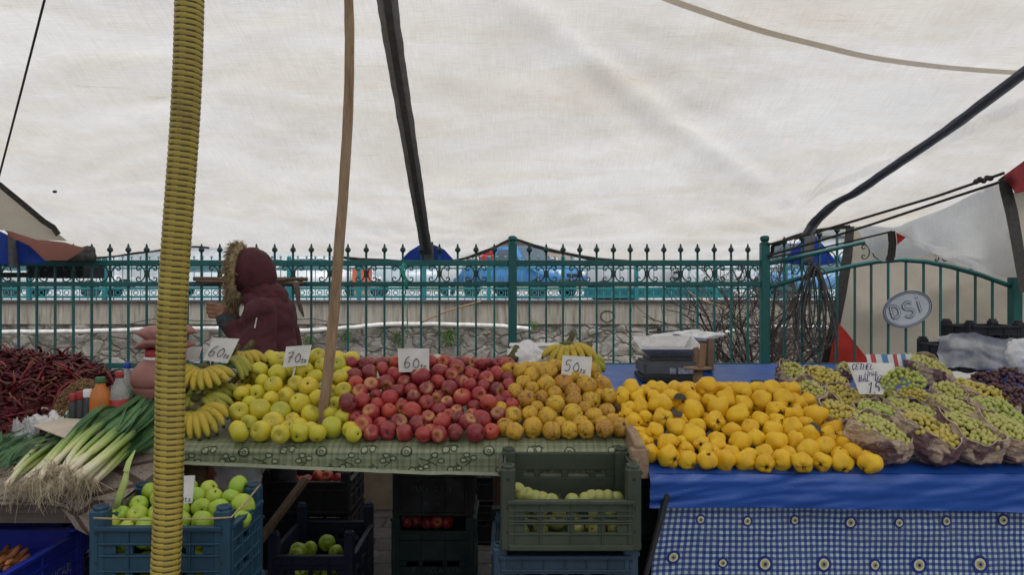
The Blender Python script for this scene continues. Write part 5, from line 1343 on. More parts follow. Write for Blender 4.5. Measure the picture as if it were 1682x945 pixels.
def pile(lst, org, sc, kind, name, cat, group, surf, phrase, seed, fill=True, plane=T2, rr=None, xlim=None):
    """lst: (x, y, r) read off an enlargement whose corner is org and whose scale is sc; surf(px,py) -> depth of the heap face"""
    rg = random.Random(seed); pts = []
    for zx, zy, zr in lst:
        px, py = org[0] + zx / sc, org[1] + zy / sc; Y = surf(px, py); r = zr / sc * Y / F * 1.07
        r = min(max(r, rr[0]), rr[1]); pts.append([px, py, Y, r])
    # settle in depth along the sight line, then sideways
    for it in range(160):
        for i in range(len(pts)):
            for j in range(i):
                a, c = pts[i], pts[j]; pa, pc = P(*a[:3]), P(*c[:3]); d = (pa - pc).length; mn = (a[3] + c[3]) * .93
                if d < mn and d > 1e-5:
                    lo, hi = (a, c) if a[1] > c[1] else (c, a)
                    k = (mn - d) * .30; lo[2] -= k * .5; hi[2] += k * .5
                    if it > 60: 
                        s = 1 if a[0] > c[0] else -1; q = (mn - d) * F / a[2] * .12; a[0] += s * q; c[0] -= s * q
                        q *= 1 if a[1] > c[1] else -1; a[1] += q; c[1] -= q
        for a in pts:
            Y = surf(a[0], a[1]); a[2] = lerp(a[2], min(max(a[2], Y - .07), Y + .10), .5)
            zmin = zat(plane, a[2]) + a[3] * .93
            p = P(*a[:3])
            if p.z < zmin: a[1] -= (zmin - p.z) * F / a[2] * .6
    nfront = len(pts)
    if fill:
        ex = []
        xs = [p[0] for p in pts]; ys = [p[1] for p in pts]; rm = sum(p[3] for p in pts) / len(pts)
        for layer, dy in ((0, .025), (1, .05), (2, .075), (3, .10), (4, .125)):
            st = 1.55 * rm * F / 2.9
            y = min(ys) + 4
            while y < max(ys):
                x = min(xs) + rg.uniform(0, st)
                while x < max(xs):
                    Y = surf(x, y) + dy + rg.uniform(-.01, .02); p = P(x, y, Y); r = rm * rg.uniform(.88, 1.05)
                    near = any(abs(q[0] - x) < 30 and abs(q[1] - y) < 34 for q in pts[:nfront])
                    if near and p.z > zat(plane, Y) + r * .8 and (xlim is None or xlim(x, y)):
                        if all((P(*q[:3]) - p).length > (q[3] + r) * .84 for q in pts + ex): ex.append([x, y, Y, r])
                    x += st
                y += st * .8
        for q in ex: pts.append(q)
    # rows from the bottom, left to right, for the labels
    fr = sorted(range(nfront), key=lambda i: -pts[i][1]); rows = []; 
    for i in fr:
        if rows and rows[-1][0] - pts[i][1] < 17: rows[-1][1].append(i)
        else: rows.append([pts[i][1], [i]])
    labs = {}
    for k, (_, row) in enumerate(rows):
        row.sort(key=lambda i: pts[i][0])
        for n, i in enumerate(row):
            rn = 'bottom row' if k == 0 else ('top row' if k == len(rows) - 1 else ordw(k) + ' row up')
            labs[i] = phrase % ('%s from the left in the %s' % (ordw(n), rn))
    for i, (px, py, Y, r) in enumerate(pts):
        if i < nfront: put_fruit(kind, name, P(px, py, Y), r, rg, labs[i], cat, group)
        else: put_fruit(kind, name, P(px, py, Y), r, rg, FILL[name], cat, group, 'any')
    return pts
FILL = {'yellow_apple': 'yellow apple half hidden in a gap behind the front yellow apples', 'red_apple': 'red apple half hidden in a gap behind the front red apples',
        'russet_quince': 'brown spotted yellow quince half hidden in a gap of its pile', 'quince': 'bright yellow quince half hidden in a gap of its pile', 'green_apple': 'green apple half hidden in a gap behind the others in the blue crate'}
def surf2(px, py): return interp([(575, 3.18), (610, 3.06), (650, 2.935), (690, 2.81), (716, 2.735), (730, 2.72)], py)
def surf3(px, py): return interp([(625, 3.06), (650, 2.96), (690, 2.81), (730, 2.655), (765, 2.532), (790, 2.515)], py)
YA = [(695,215,48),(585,280,60),(700,300,58),(965,185,52),(1000,245,45),(1105,240,50),(885,280,55),(770,290,45),(955,320,50),(610,345,45),(690,375,58),(825,370,55),(910,380,62),(1120,320,45),(1130,420,55),(580,415,55),(500,430,45),(1060,420,40),(755,450,60),(660,465,45),(850,490,65),(970,465,60),(1085,500,45),(605,530,68),(455,550,64),(725,550,68),(520,500,40),(1060,560,45),(905,585,64),(1130,590,55),(680,625,72),(515,635,60),(810,585,42),(780,660,42),(440,660,50),(450,705,62),(600,710,66),(730,725,58),(850,715,62),(905,680,45),(965,725,55),(1075,690,74),(1180,670,42),(1205,715,52),(845,640,40),(1160,300,44),(870,215,45),(800,230,44)]
pile(YA, (280, 540), 4.005, 'yapple', 'yellow_apple', 'apple', 'yellow apples on the plaid table', surf2, 'yellow apple, %s of the yellow pile', 3, rr=(.031, .043))
RA = [(298,190,34),(155,245,45),(235,230,42),(300,260,45),(80,270,48),(85,310,42),(170,315,45),(250,300,45),(445,270,52),(500,185,36),(550,245,46),(580,195,42),(645,225,45),(620,260,38),(690,225,34),(728,260,42),(790,290,42),(850,268,45),(530,300,42),(600,330,45),(670,305,42),(710,310,34),(860,340,42),(780,335,38),(930,315,42),(925,275,36),(110,355,42),(190,370,36),(345,310,42),(310,355,48),(400,345,36),(475,340,45),(535,380,38),(740,365,42),(45,410,50),(120,410,45),(190,410,38),(265,385,48),(405,385,38),(665,390,50),(815,410,45),(910,380,36),(875,410,36),(585,410,40),(480,420,45),(340,430,42),(180,460,48),(395,455,52),(565,450,42),(640,460,38),(730,440,42),(945,420,38),(265,460,44),(85,490,40),(490,490,44),(630,495,40),(870,480,46),(125,532,52),(215,530,44),(320,525,50),(435,525,52),(562,520,50),(685,510,48),(775,508,55),(505,568,34),(165,600,44),(262,595,50),(362,590,48),(460,598,42),(545,595,44),(630,580,45),(735,582,50),(830,580,46),(605,480,36),(730,480,36),(380,215,44),(420,250,40)]
pile(RA, (560, 540), 3.364, 'apple', 'red_apple', 'apple', 'red apples on the plaid table', surf2, 'red apple, %s of the red pile', 4, rr=(.028, .039))
RQ = [(995,240,42),(1055,265,42),(1140,240,48),(1180,210,40),(1010,300,40),(1055,330,36),(1135,310,50),(1230,310,55),(1360,315,55),(1445,310,42),(965,350,42),(1030,390,48),(1105,380,40),(1180,360,38),(1185,420,50),(1285,350,42),(1290,395,42),(1380,400,50),(1480,370,38),(1425,370,34),(955,480,50),(1050,480,45),(1140,490,52),(1285,475,58),(1395,490,50),(1470,460,45),(1210,530,40),(1320,525,40),(905,560,48),(960,570,46),(1062,550,54),(1168,570,48),(1260,560,46),(1352,558,46),(1455,550,46),(1545,548,50),(1500,510,40),(1440,520,34),(880,445,40),(1075,440,36),(1350,440,34),(1290,270,40)]
pile(RQ, (560, 540), 3.364, 'rquince', 'russet_quince', 'quince', 'brown spotted quinces on the plaid table', surf2, 'spotted quince, %s of the brown spotted pile', 5, rr=(.027, .040), xlim=lambda x, y: x < 985 + (y - 620) * .5)
QU = [(590,355,68),(475,380,48),(135,355,50),(215,380,42),(75,420,42),(80,390,34),(315,370,38),(270,410,42),(370,420,55),(175,420,45),(190,470,50),(310,455,65),(115,480,42),(505,500,75),(500,430,45),(600,440,45),(705,425,55),(655,475,62),(800,385,60),(915,440,62),(810,460,50),(775,525,62),(1055,440,60),(1125,440,50),(1110,520,50),(1015,510,70),(1235,530,68),(1170,570,45),(635,560,60),(905,555,52),(150,555,45),(225,545,48),(330,550,58),(410,605,58),(530,590,50),(275,628,55),(175,630,42),(740,615,50),(845,600,50),(985,615,60),(1110,605,62),(1205,640,50),(1345,610,60),(355,690,60),(510,660,68),(650,680,58),(785,685,62),(885,665,52),(1005,690,65),(1120,680,55),(1300,720,72),(1330,655,55),(1195,740,62),(220,690,48),(250,750,55),(355,775,65),(465,735,50),(475,790,55),(590,800,56),(600,745,55),(700,800,58),(725,745,50),(820,810,58),(845,760,45),(935,755,55),(935,825,55),(1045,815,58),(1065,770,55),(1160,820,58),(1280,820,55),(1395,825,58),(1465,760,60),(1565,820,58),(1415,700,45),(1540,780,38),(1385,760,34),(1400,655,38),(430,690,42),(110,520,34),(640,700,42),(555,690,34)]
pile(QU, (1000, 540), 3.657, 'quince', 'quince', 'quince', 'bright yellow quinces on the blue table', surf3, 'yellow quince, %s of the quince pile', 6, plane=T3, rr=(.028, .044), xlim=lambda x, y: 1020 + max(0, y - 680) * .4 < x < 1310 + (y - 640) * 1.0)
# leaves lying among the quinces
for i, (pts, lab) in enumerate([([(1108, 655), (1116, 652), (1126, 657)], 'dark dry leaf lying near the top left of the quince pile'), ([(1106, 672), (1112, 680), (1120, 684)], 'dark curled leaf between quinces at the left of the pile'), ([(1327, 690), (1338, 700), (1352, 712)], 'long dark leaf lying on quinces at the right of the pile')]):
    b = MB(); q = [P(x, y, surf3(x, y) - .045) for x, y in pts]; q = [V(*p) for p in cat_rom([tuple(p) for p in q], 5)]; k = len(q)
    b.ribbon(q, [.004 + .026 * math.sin(PI * (j + .3) / (k + .2)) for j in range(k)], (.2, -1, .5)); tag(b.build('leaf', M['leaf'], origin=q[0]), lab, 'leaf')
# ================================================================== bananas
def bunch(label, crown, tips, bow, name='banana_bunch', mat='banana', r=.0165, L=.17, stem=None, group='banana bunches on the apple table'):
    """crown: point; tips: list of end points; bow: control offset for the outward curve"""
    crown = Vector(crown); t = thing(name, label, 'bananas', crown, group=group); rg = random.Random(int(crown.x * 977) + len(tips))
    b = MB(); st = stem or V(.03, .05, .05)
    b.tube([crown - V(.035, 0, 0), crown + V(0, -.006, .004), crown + V(.035, 0, -.002)], [.012, .018, .012], 8)
    b.tube([crown, crown + Vector(st) * .6, crown + Vector(st)], [.016, .013, .014], 8); b.build('crown_stem', M['banana_stem'], t)
    for i, tp_ in enumerate(tips):
        tp_ = Vector(tp_); bw = Vector(bow(i) if callable(bow) else bow); a = crown + (tp_ - crown) * .06 + V(0, -.004, 0)
        m_ = (a + tp_) / 2 + bw; pts = []
        n = 12
        for k in range(n + 1):
            q = k / n; pts.append(a * (1 - q) ** 2 + m_ * 2 * q * (1 - q) + tp_ * q * q)
        pr = interp
        rad = [r * rg.uniform(.97, 1.03) * interp([(0, .42), (.12, .5), (.24, .86), (.4, 1.02), (.65, 1.0), (.82, .82), (.92, .5), (.965, .30), (1, .26)], k / n) for k in range(n + 1)]
        ln = sum((pts[k + 1] - pts[k]).length for k in range(n))
        bb = MB(); bb.tube(pts, rad, 6, vmul=1 / ln, twist=.02); o = bb.build('banana', M[mat], t)
        o.data.polygons.foreach_set('use_smooth', [True] * len(o.data.polygons))
    return t
def fan(pl_pts, Y): return [P(x, y, Y + dy) for x, y, dy in pl_pts]
# left end of the apple table
bunch('lowest banana bunch, its fingers fanning down over the front of the plaid table', P(322, 674, 2.86), fan([(284, 715, .0), (300, 724, -.03), (314, 726, -.05), (328, 725, -.06), (343, 722, -.06), (357, 716, -.05), (368, 704, -.04), (374, 690, -.02)], 2.78), lambda i: V(.012 * (i - 2), -.045, .028 + .010 * i * .6), r=.0165)
bunch('small banana bunch arching behind the lowest bunch beside the yellow apples', P(330, 655, 2.92), fan([(352, 690, 0), (366, 688, 0), (378, 680, 0), (384, 668, .01)], 2.86), lambda i: V(.02, -.03, .055), mat='banana_green')
bunch('upper banana bunch under the slanted price card, fingers spread wide', P(335, 606, 3.0), fan([(280, 618, .02), (290, 630, 0), (304, 640, -.03), (318, 645, -.05), (333, 645, -.06), (348, 642, -.06), (363, 637, -.05), (378, 630, -.03), (388, 622, 0)], 2.92), lambda i: V(.006 * (i - 4), -.04, .040))
bunch('green tinged banana bunch below the upper bunch, mostly in shadow', P(350, 628, 2.99), fan([(306, 655, 0), (322, 662, -.02), (338, 664, -.02), (354, 664, -.02), (370, 660, -.02), (386, 655, -.01), (398, 645, 0)], 2.95), V(0, -.04, .02), mat='banana_green')
bunch('banana bunch lying highest at the back next to the yellow apples', P(398, 582, 3.2), fan([(372, 604, 0), (386, 606, -.01), (400, 606, -.01), (416, 604, -.01), (428, 600, 0), (440, 598, .02)], 3.12), V(.01, -.02, .045))
bunch('curved green banana bunch right of the slanted price card', P(372, 588, 3.1), fan([(398, 628, -.03), (406, 622, -.02), (412, 614, -.01)], 3.02), V(.04, -.02, .045), mat='banana_green')
bunch('shadowed banana bunch between the upper and the lowest bunch', P(322, 646, 2.98), fan([(290, 676, .0), (304, 684, -.02), (320, 688, -.03), (338, 690, -.03), (356, 688, -.02), (372, 680, -.01)], 2.95), V(0, -.03, .03), mat='banana_green')
bunch('deep lying banana bunch beside the leftmost yellow apples', P(372, 640, 3.0), fan([(352, 668, 0), (368, 676, -.01), (384, 674, -.01), (398, 664, 0)], 2.96), V(.01, -.03, .03))
# back right
bunch('banana bunch standing at the back behind the fifty price card', P(932, 568, 3.35), fan([(890, 590, .0), (902, 600, -.02), (916, 604, -.03), (930, 604, -.03), (946, 604, -.03), (960, 600, -.02), (972, 596, 0), (984, 604, .02)], 3.28), lambda i: V(.008 * (i - 3), -.02, .035 + .005 * i))
bunch('greenish banana pair hanging at the right end of the back bunch', P(960, 585, 3.33), fan([(984, 622, 0), (992, 612, .02), (990, 600, .03)], 3.27), V(.035, -.01, .02), mat='banana_green')
bunch('small banana bunch peeking out between the white bags behind the red apples', P(838, 590, 3.33), fan([(796, 612, 0), (806, 616, -.01), (818, 617, -.01), (830, 616, 0)], 3.27), V(-.01, -.02, .03))

# ================================================================== price cards
def card(label, quad, Y, text, ts, tpos, stick=None, tilt=0.0, sub='tz', group=None):
    """quad: four picture corners (tl, tr, br, bl) at depth Y"""
    q = [P(x, y, Y + (.02 if i < 2 else 0)) for i, (x, y) in enumerate(quad)]
    t = thing('price_card', label, 'price card', q[3]); b = MB()
    def f(u, v):
        p = q[0].lerp(q[1], u).lerp(q[3].lerp(q[2], u), v); return p + V(0, .0012 * math.sin(u * 3 + v * 2), 0)
    b.grid(f, 8, 8); b.grid(lambda u, v: f(1 - u, v) + V(0, .003, 0), 8, 8); b.build('card', M['paper'], t)
    nrm = (q[1] - q[0]).cross(q[3] - q[0]).normalized()
    if nrm.y > 0: nrm = -nrm
    rx = (q[1] - q[0]).normalized(); uz = (q[0] - q[3]).normalized()
    b = MB(); o = f(tpos[0], tpos[1]) + nrm * .007
    strokes(b, text, o, rx, uz, ts, .0032, nrm, slant=.12)
    if sub: strokes(b, sub, o + rx * ts * .8 * (len(text) * .88) + uz * (-.10 * ts), rx, uz, ts * .52, .0024, nrm, adv=.7, slant=.2)
    b.build('writing', M['ink'], t)
    if stick:
        b = MB(); b.bar(P(*stick[0], Y + .012), P(*stick[1], Y + .012), .007, .004, up=(0, 1, 0)); b.build('stick', M['white_plastic'], t)
    return t
card('slanted white price card reading 60 stuck in the bananas', [(351, 555), (393, 557), (374, 597), (333, 592)], 3.0, '60', .045, (.10, .82), [(346, 592), (343, 612)])
card('white price card reading 70 standing in the yellow apples', [(470, 570), (512, 567), (505, 600), (464, 604)], 3.02, '70', .042, (.12, .80), [(486, 600), (478, 630)])
card('white price card reading 60 standing in the red apples', [(653, 573), (705, 573), (705, 611), (655, 612)], 3.04, '60', .047, (.17, .82), [(679, 611), (677, 640)])
card('white price card reading 50 standing in the brown spotted quinces', [(924, 584), (973, 587), (970, 620), (922, 616)], 3.02, '50', .044, (.08, .80), [(946, 617), (944, 636)])
card('blank white card behind the yellow hose pole', [(304, 570), (332, 570), (326, 592), (304, 592)], 3.08, '', .04, (.1, .8), None, sub='')
# tags of the crate
card('white price card standing in the crate of green apples', [(290, 786), (320, 782), (316, 827), (286, 829)], 2.40, '80', .03, (-.02, .88), [(300, 826), (300, 846)], sub='tz') if False else None

# ================================================================== bags and papers behind the fruit
def crumple(name, label, c, size, mat, seed, cat='bag', n=3, amp=.35, top=None):
    bm = bmesh.new(); bmesh.ops.create_icosphere(bm, subdivisions=4, radius=1)
    for v in bm.verts:
        p = v.co.copy(); k = 1 + amp * fbm(p.x * 1.2 + seed, p.y * 1.2, p.z * 1.2 + seed, 3) + amp * .45 * abs(noise.noise((p.x * 4 + seed, p.y * 4, p.z * 4)))
        if top: k *= 1 + top * max(0, p.z) ** 2
        v.co = Vector((p.x * size[0], p.y * size[1], max(p.z, -.75) * size[2])) * k
    me = bpy.data.meshes.new(name); bm.to_mesh(me); bm.free(); me.materials.append(M[mat]); me.polygons.foreach_set('use_smooth', [True] * len(me.polygons))
    o = bpy.data.objects.new(name, me); COL.objects.link(o); o.location = c
    return tag(o, label, cat)
crumple('plastic_bag', 'white crumpled plastic bag behind the spotted quinces left of the back bananas', P(866, 600, 3.40), (.10, .07, .075), 'white_bag', 3, top=.3)
crumple('plastic_bag', 'white plastic bag bulging behind the yellow apples right of the wooden pole', P(572, 601, 3.42), (.055, .05, .05), 'white_bag', 8)
crumple('plastic_bag', 'flat white plastic bag behind the red apples beside the small banana bunch', P(790, 606, 3.40), (.08, .05, .04), 'white_bag', 14)
crumple('paper_bag', 'pale folded paper behind the red apples right of the sixty card', P(719, 594, 3.40), (.055, .04, .03), 'cardboard', 19, 'paper')
b = MB(); b.box(P(885, 572, 3.55), (.27, .12, .035)); b.box(P(885, 567, 3.55), (.28, .13, .010)); tag(b.build('white_tray', M['paper'], bevel=.004, origin=P(885, 575, 3.55)), 'pale flat tray behind the white plastic bag at the fence post', 'tray')
b = MB(); b.box((P(885, 590, 3.55).x, 3.55, (zat(T2, 3.55) + 1.225) / 2), (.26, .11, 1.235 - zat(T2, 3.55))); tag(b.build('cardboard_box', M['brown_card'], bevel=.004, origin=P(885, 600, 3.55)), 'brown cardboard box under the pale tray behind the spotted quinces', 'box')

# ================================================================== scale and boxes on the blue table
sc0 = V(P(1096, 600, 3.88).x, 3.88, zat(T3, 3.88) + .034)
b = MB(); b.box(sc0 + V(0, 0, -.016), (.30, .27, .030)); tag(b.build('board_stand', M['black'], bevel=.003, origin=sc0 - V(0, 0, .03)), 'low dark board under the weighing scale', 'board')
t = thing('weighing_scale', 'grey weighing scale with white tray at the back of the blue table', 'scale', sc0)
b = MB(); b.box(sc0 + V(0, 0, .036), (.29, .26, .072)); b.build('housing', M['grey_box'], t, bevel=.012, seg=2)
b = MB(); b.box(sc0 + V(.07, -.132, .026), (.085, .006, .03)); b.build('display', M['print'], t, bevel=.001)
b = MB(); b.box(sc0 + V(.0, -.132, .026), (.03, .006, .03)); b.build('keypad', M['print'], t, bevel=.001)
b = MB(); b.box(sc0 + V(0, 0, .082), (.22, .20, .024)); b.build('neck', M['dark_metal'], t, bevel=.004)
b = MB()
A = [(-.115, -.10), (.115, -.10), (.115, .10), (-.115, .10)]; B2 = [(-.160, -.14), (.160, -.14), (.160, .14), (-.160, .14)]
zz = lambda y: .135 + (.05 if y > 0 else 0)
vs = [sc0 + V(x, y, .096 + (.03 if y > 0 else 0)) for x, y in A] + [sc0 + V(x, y, zz(y)) for x, y in B2] + [sc0 + V(x * .95, y * .95, zz(y)) for x, y in B2] + [sc0 + V(x, y, .102 + (.03 if y > 0 else 0)) for x, y in A]
b._add(vs, [(3, 2, 1, 0), (12, 13, 14, 15)] + [(i, (i + 1) % 4, 4 + (i + 1) % 4, 4 + i) for i in range(4)] + [(4 + i, 4 + (i + 1) % 4, 8 + (i + 1) % 4, 8 + i) for i in range(4)] + [(8 + i, 8 + (i + 1) % 4, 12 + (i + 1) % 4, 12 + i) for i in range(4)], 0, False)
b.build('weighing_tray', M['steel'], t)
bx = V(P(1140, 590, 4.1).x, 4.12, zat(T3, 4.12) + .002)
b = MB(); b.box(bx + V(0, 0, .075), (.19, .15, .15)); b.box(bx + V(.075, -.080, .09), (.035, .01, .17)); tag(b.build('cardboard_box', M['brown_card'], bevel=.003, origin=bx), 'brown cardboard box behind the weighing scale', 'box')
crumple('bag_stack', 'crumpled stack of thin white carrier bags on the box behind the scale', bx + V(-.05, 0, .178), (.155, .09, .035), 'white_bag', 31, 'bags', amp=.6)
c = P(1146, 640, 3.36)
b = MB(); c2 = V(c.x, c.y, zat(T3, c.y) + .005)
b.lathe([(.030, 0), (.034, .01), (.024, .10), (.020, .16)], 12, c2, wob=.4, seed=3); tag(b.build('paper_roll', M['brown_card'], origin=c2), 'twisted brown paper standing behind the topmost quince', 'paper')
c3 = c2 + V(0, 0, .160)
b = MB(); b.lathe([(.02, 0), (.062, .004), (.064, .010), (.02, .010)], 20, c3); tag(b.build('brown_plate', M['brown_card'], origin=c3), 'dark flat plate balanced on the twisted brown paper', 'plate')
b = MB(); b.box(c3 + V(.020, 0, .065), (.030, .010, .11), (0, .12, .3)); b.box(c3 + V(.004, .012, .055), (.026, .008, .09), (0, -.25, -.4)); tag(b.build('cardboard_flap', M['brown_card'], bevel=.002, origin=c3 + V(.02, 0, .011)), 'upright torn cardboard flap on the dark plate beside the scale', 'cardboard')
b = MB(); q = [P(1112, 628, 3.30), P(1140, 630, 3.28), P(1130, 650, 3.24), P(1116, 645, 3.25)]; b._add(q, [(0, 1, 2, 3)], 0, False); tag(b.build('paper_scrap', M['paper'], origin=q[3]), 'scrap of white paper behind the quinces beside the cardboard bowl', 'paper')
b = MB(); b.bar(P(1244, 627, 3.30), P(1288, 648, 3.02), .06, .015); tag(b.build('dark_divider', M['black'], bevel=.003, origin=P(1288, 648, 3.02)), 'dark flat strip lying on the blue sheet between quinces and grapes', 'strip')

# ================================================================== grapes in bags
def grape_mesh(i):
    b = MB(); b.sphere((0, 0, 0), 1, 10, 7, sq=(1, 1, 1.08 + .08 * i)); return b.mesh('grape', [])
GM = {}
for nm in ('grape_green', 'grape_yellow', 'grape_fresh', 'grape_purple'):
    me = grape_mesh(1); me.materials.append(M[nm]); GM[nm] = me
def bag_obj(c, a, bb, h, rz, tilt, seed, label):
    """open crumpled pouch: half axes a (along), bb; height h"""
    rg = random.Random(seed); b = MB()
    R = (Matrix.Rotation(rz, 3, 'Z') @ Matrix.Rotation(tilt, 3, 'X'))
    nu, nv = 40, 11
    ear = [rg.uniform(-.05, .2) for _ in range(5)]
    def f(u, v, inset=0):
        an = 2 * PI * u; k = ss(0, .35, v)
        sq_ = (abs(math.cos(an)) ** 3 + abs(math.sin(an)) ** 3) ** (-1 / 3)
        r = lerp(.62, 1.0, k) * sq_ * (1 + .10 * fbm(math.cos(an) * 2 + seed, math.sin(an) * 2, v * 2 + seed, 3)) * (1 - .07 * ss(.85, 1, v))
        zt = h * (1 + .10 * math.sin(an * 2 + seed) + .18 * fbm(math.cos(an) * 1.5 + seed * 3, math.sin(an) * 1.5, 1, 2)) 
        x, y, z = math.cos(an) * (a - inset) * r, math.sin(an) * (bb - inset) * r, zt * v
        wr = .016 * noise.noise((an * 2.6, v * 3, seed)) + .010 * abs(noise.noise((an * 7, v * 7, seed)))
        cr_ = .010 * noise.noise((an * 5.3 + seed, v * 6.1, seed * 2)) + .006 * noise.noise((an * 11 + seed, v * 13, seed)); p = Vector((x * (1 + wr * 6) + cr_ * math.cos(an), y * (1 + wr * 6) + cr_ * math.sin(an), z + cr_ * .6 * v)); return Vector(c) + R @ p
    b.grid(f, nu, nv, smooth=False)
    b.grid(lambda u, v: f(1 - u, .45 + .55 * v, .004), nu, 6, smooth=False)
    b._add([f(i / nu, 0) for i in range(nu)], [tuple(range(nu - 1, -1, -1))], 0, True)
    b.tube([f(i / nu, 1.0) for i in range(nu + 1)], [.0022 + .0016 * noise.noise((i * .7, seed, 0)) for i in range(nu + 1)], 5, 1, cap=False)
    o = b.build('grape_bag', [M['bag'], M['bag_rim']], origin=c); return tag(o, label, 'bag', 'printed bags of grapes on the blue table')
def bunch_g(c, a, bb, hh, rz, tilt, seed, mat, label, n, gr=.0088, cat='grapes', group='grape bunches on the blue table', droop=0.0):
    rg = random.Random(seed); t = thing('grape_bunch', label, 'grapes', c, group=group, world=False)
    R = (Matrix.Rotation(rz, 3, 'Z') @ Matrix.Rotation(tilt, 3, 'X')); P_ = []; tries = 0
    while len(P_) < n and tries < 9000:
        tries += 1
        an = rg.uniform(0, 2 * PI); q = math.sqrt(rg.random())
        lump = 1 + .45 * fbm(math.cos(an) * q * 2 + seed, math.sin(an) * q * 2, seed, 2)
        p = R @ Vector((math.cos(an) * q * a, math.sin(an) * q * bb, hh * (1 - q ** 2.2) * lump + rg.uniform(-.006, .006)))
        r = gr * rg.uniform(.86, 1.14)
        if all((p - o_).length > (r + r2) * .78 for o_, r2 in P_): P_.append((p, r))
    for p, r in P_:
        inst('grape', GM[mat], p, (rg.uniform(-1, 1), rg.uniform(-1, 1), 0), r, t)
    b = MB()
    for i in range(5):
        s_ = R @ Vector((rg.uniform(-.6, .6) * a, rg.uniform(-.6, .6) * bb, hh * .8)); e = R @ Vector((rg.uniform(-.5, .5) * a, rg.uniform(-.5, .5) * bb, hh * 1.15))
        b.tube([s_, (s_ + e) / 2 + V(0, 0, .006), e], [.0018, .0016, .001], 5)
    b.build('stalk', M['chili_stem'], t)
    return t
G3 = (1260, 560, 3.938)
def gp(zx, zy): return G3[0] + zx / G3[2], G3[1] + zy / G3[2]
# (zoomed grape centre x,y, half width, elongation along x->back tilt, colour, depth Y, bag height, words)
BAGS = [
 (745, 640, 140, 'grape_green', 2.575, .140, 'front row, first from the quinces'),
 (1050, 655, 150, 'grape_yellow', 2.575, .140, 'front row, second from the quinces'),
 (1318, 655, 148, 'grape_green', 2.58, .140, 'front row, third from the quinces'),
 (1575, 630, 145, 'grape_green', 2.585, .140, 'front row, fourth from the quinces'),
 (505, 470, 125, 'grape_yellow', 2.80, .130, 'second row, nearest the quinces'),
 (745, 510, 135, 'grape_fresh', 2.86, .09, 'second row, second from the quinces'),
 (985, 520, 150, 'grape_green', 2.88, .09, 'second row, third from the quinces'),
 (1250, 490, 145, 'grape_green', 2.90, .095, 'second row, fourth from the quinces'),
 (1500, 500, 130, 'grape_fresh', 2.92, .09, 'second row, at the right end by the picture edge'),
 (290, 315, 90, 'grape_green', 3.06, .125, 'third row, just behind the quinces'),
 (535, 365, 125, 'grape_yellow', 3.08, .085, 'third row, left below the handwritten sign'),
 (755, 345, 105, 'grape_green', 3.12, .08, 'third row, right below the handwritten sign'),
 (1000, 385, 110, 'grape_yellow', 3.14, .08, 'third row, in the middle with a folded rim'),
 (1180, 325, 90, 'grape_green', 3.22, .085, 'third row, right of the middle'),
 (1420, 350, 150, 'grape_yellow', 3.22, .08, 'third row, in front of the purple grapes'),
 (168, 190, 82, 'grape_green', 3.40, .125, 'back row, leftmost beside the dark strip'),
 (385, 235, 115, 'grape_yellow', 3.36, .09, 'back row, second from the left'),
 (510, 178, 45, 'grape_green', 3.62, .10, 'back row, small, behind the handwritten sign'),
 (1040, 145, 112, 'grape_green', 3.50, .13, 'back row, raised highest, beside the handwritten sign'),
]
for i, (zx, zy, hw, gm, Y, h, words_) in enumerate(BAGS):
    px, py = gp(zx, zy); k_ = hw / G3[2] * Y / F
    small = hw < 100
    a, bb = (k_ * 1.02, k_ * 1.2) if small else (k_ * 1.0, k_ * 1.36)
    rz = math.radians(8 if small else 30) + .16 * math.sin(i * 2.3); tilt = math.radians(24 if small else 23) + .05 * math.sin(i * 3.1)
    R = Matrix.Rotation(rz, 3, 'Z') @ Matrix.Rotation(tilt, 3, 'X')
    h = h * .80; cen = P(px, py, Y + bb * .25); bc = cen - R @ Vector((0, 0, h * .97))
    pts = [bc + R @ Vector((a * .62 * math.cos(q), bb * .62 * math.sin(q), 0)) for q in [j * PI / 4 for j in range(8)]]
    low = min(p.z - zat(T3, p.y) for p in pts); bc.z += max(0, .006 - low)
    bag_obj(bc, a * 1.03, bb * 1.03, h, rz, tilt, i + 1, 'printed brown grape bag, ' + words_)
    gcn = bc + R @ Vector((0, 0, h * .84))
    bunch_g(gcn, a * .97, bb * .97, .026 + .008 * math.sin(i * 1.7), rz, tilt, 100 + i, gm, ('pale green grapes in a bag, ' if gm != 'grape_yellow' else 'golden grapes in a bag, ') + words_, 96, gr=.0070 + .036 * a)
# loose bunch in front of the sign, and the ones at the picture edge
px, py = gp(880, 235); bunch_g(P(px, py, 3.02) - V(0, 0, .03), .085, .06, .06, -.2, .3, 300, 'grape_fresh', 'green grape bunch heaped right in front of the handwritten sign', 90)
for i, (px, py, Y, rz) in enumerate([(1617, 628, 3.42, .2), (1655, 622, 3.40, -.4), (1668, 655, 3.22, .3), (1636, 650, 3.32, .0)]):
    c = P(px, py, Y); c.z = max(zat(T3, Y) + .02, c.z - .03)
    bunch_g(c, .095, .07, .07, rz, .2, 330 + i, 'grape_purple', 'dark purple grape bunch ' + ['at the left of the purple heap', 'on top of the purple heap', 'at the front of the purple heap', 'in the middle of the purple heap'][i], 70, .0098, group='purple grapes at the far right')
for i, (px, py, Y) in enumerate([(1612, 640, 3.44), (1655, 645, 3.3), (1685, 628, 3.45)]):
    b = MB(); b.box((P(px, py, Y).x, Y, zat(T3, Y) + .018), (.17, .12, .028)); 
    tag(b.build('fruit_tray', M['brown_card'], bevel=.004, origin=(P(px, py, Y).x, Y, zat(T3, Y))), 'brown cardboard tray under the purple grapes, ' + ['left one', 'front one', 'right one'][i], 'tray')
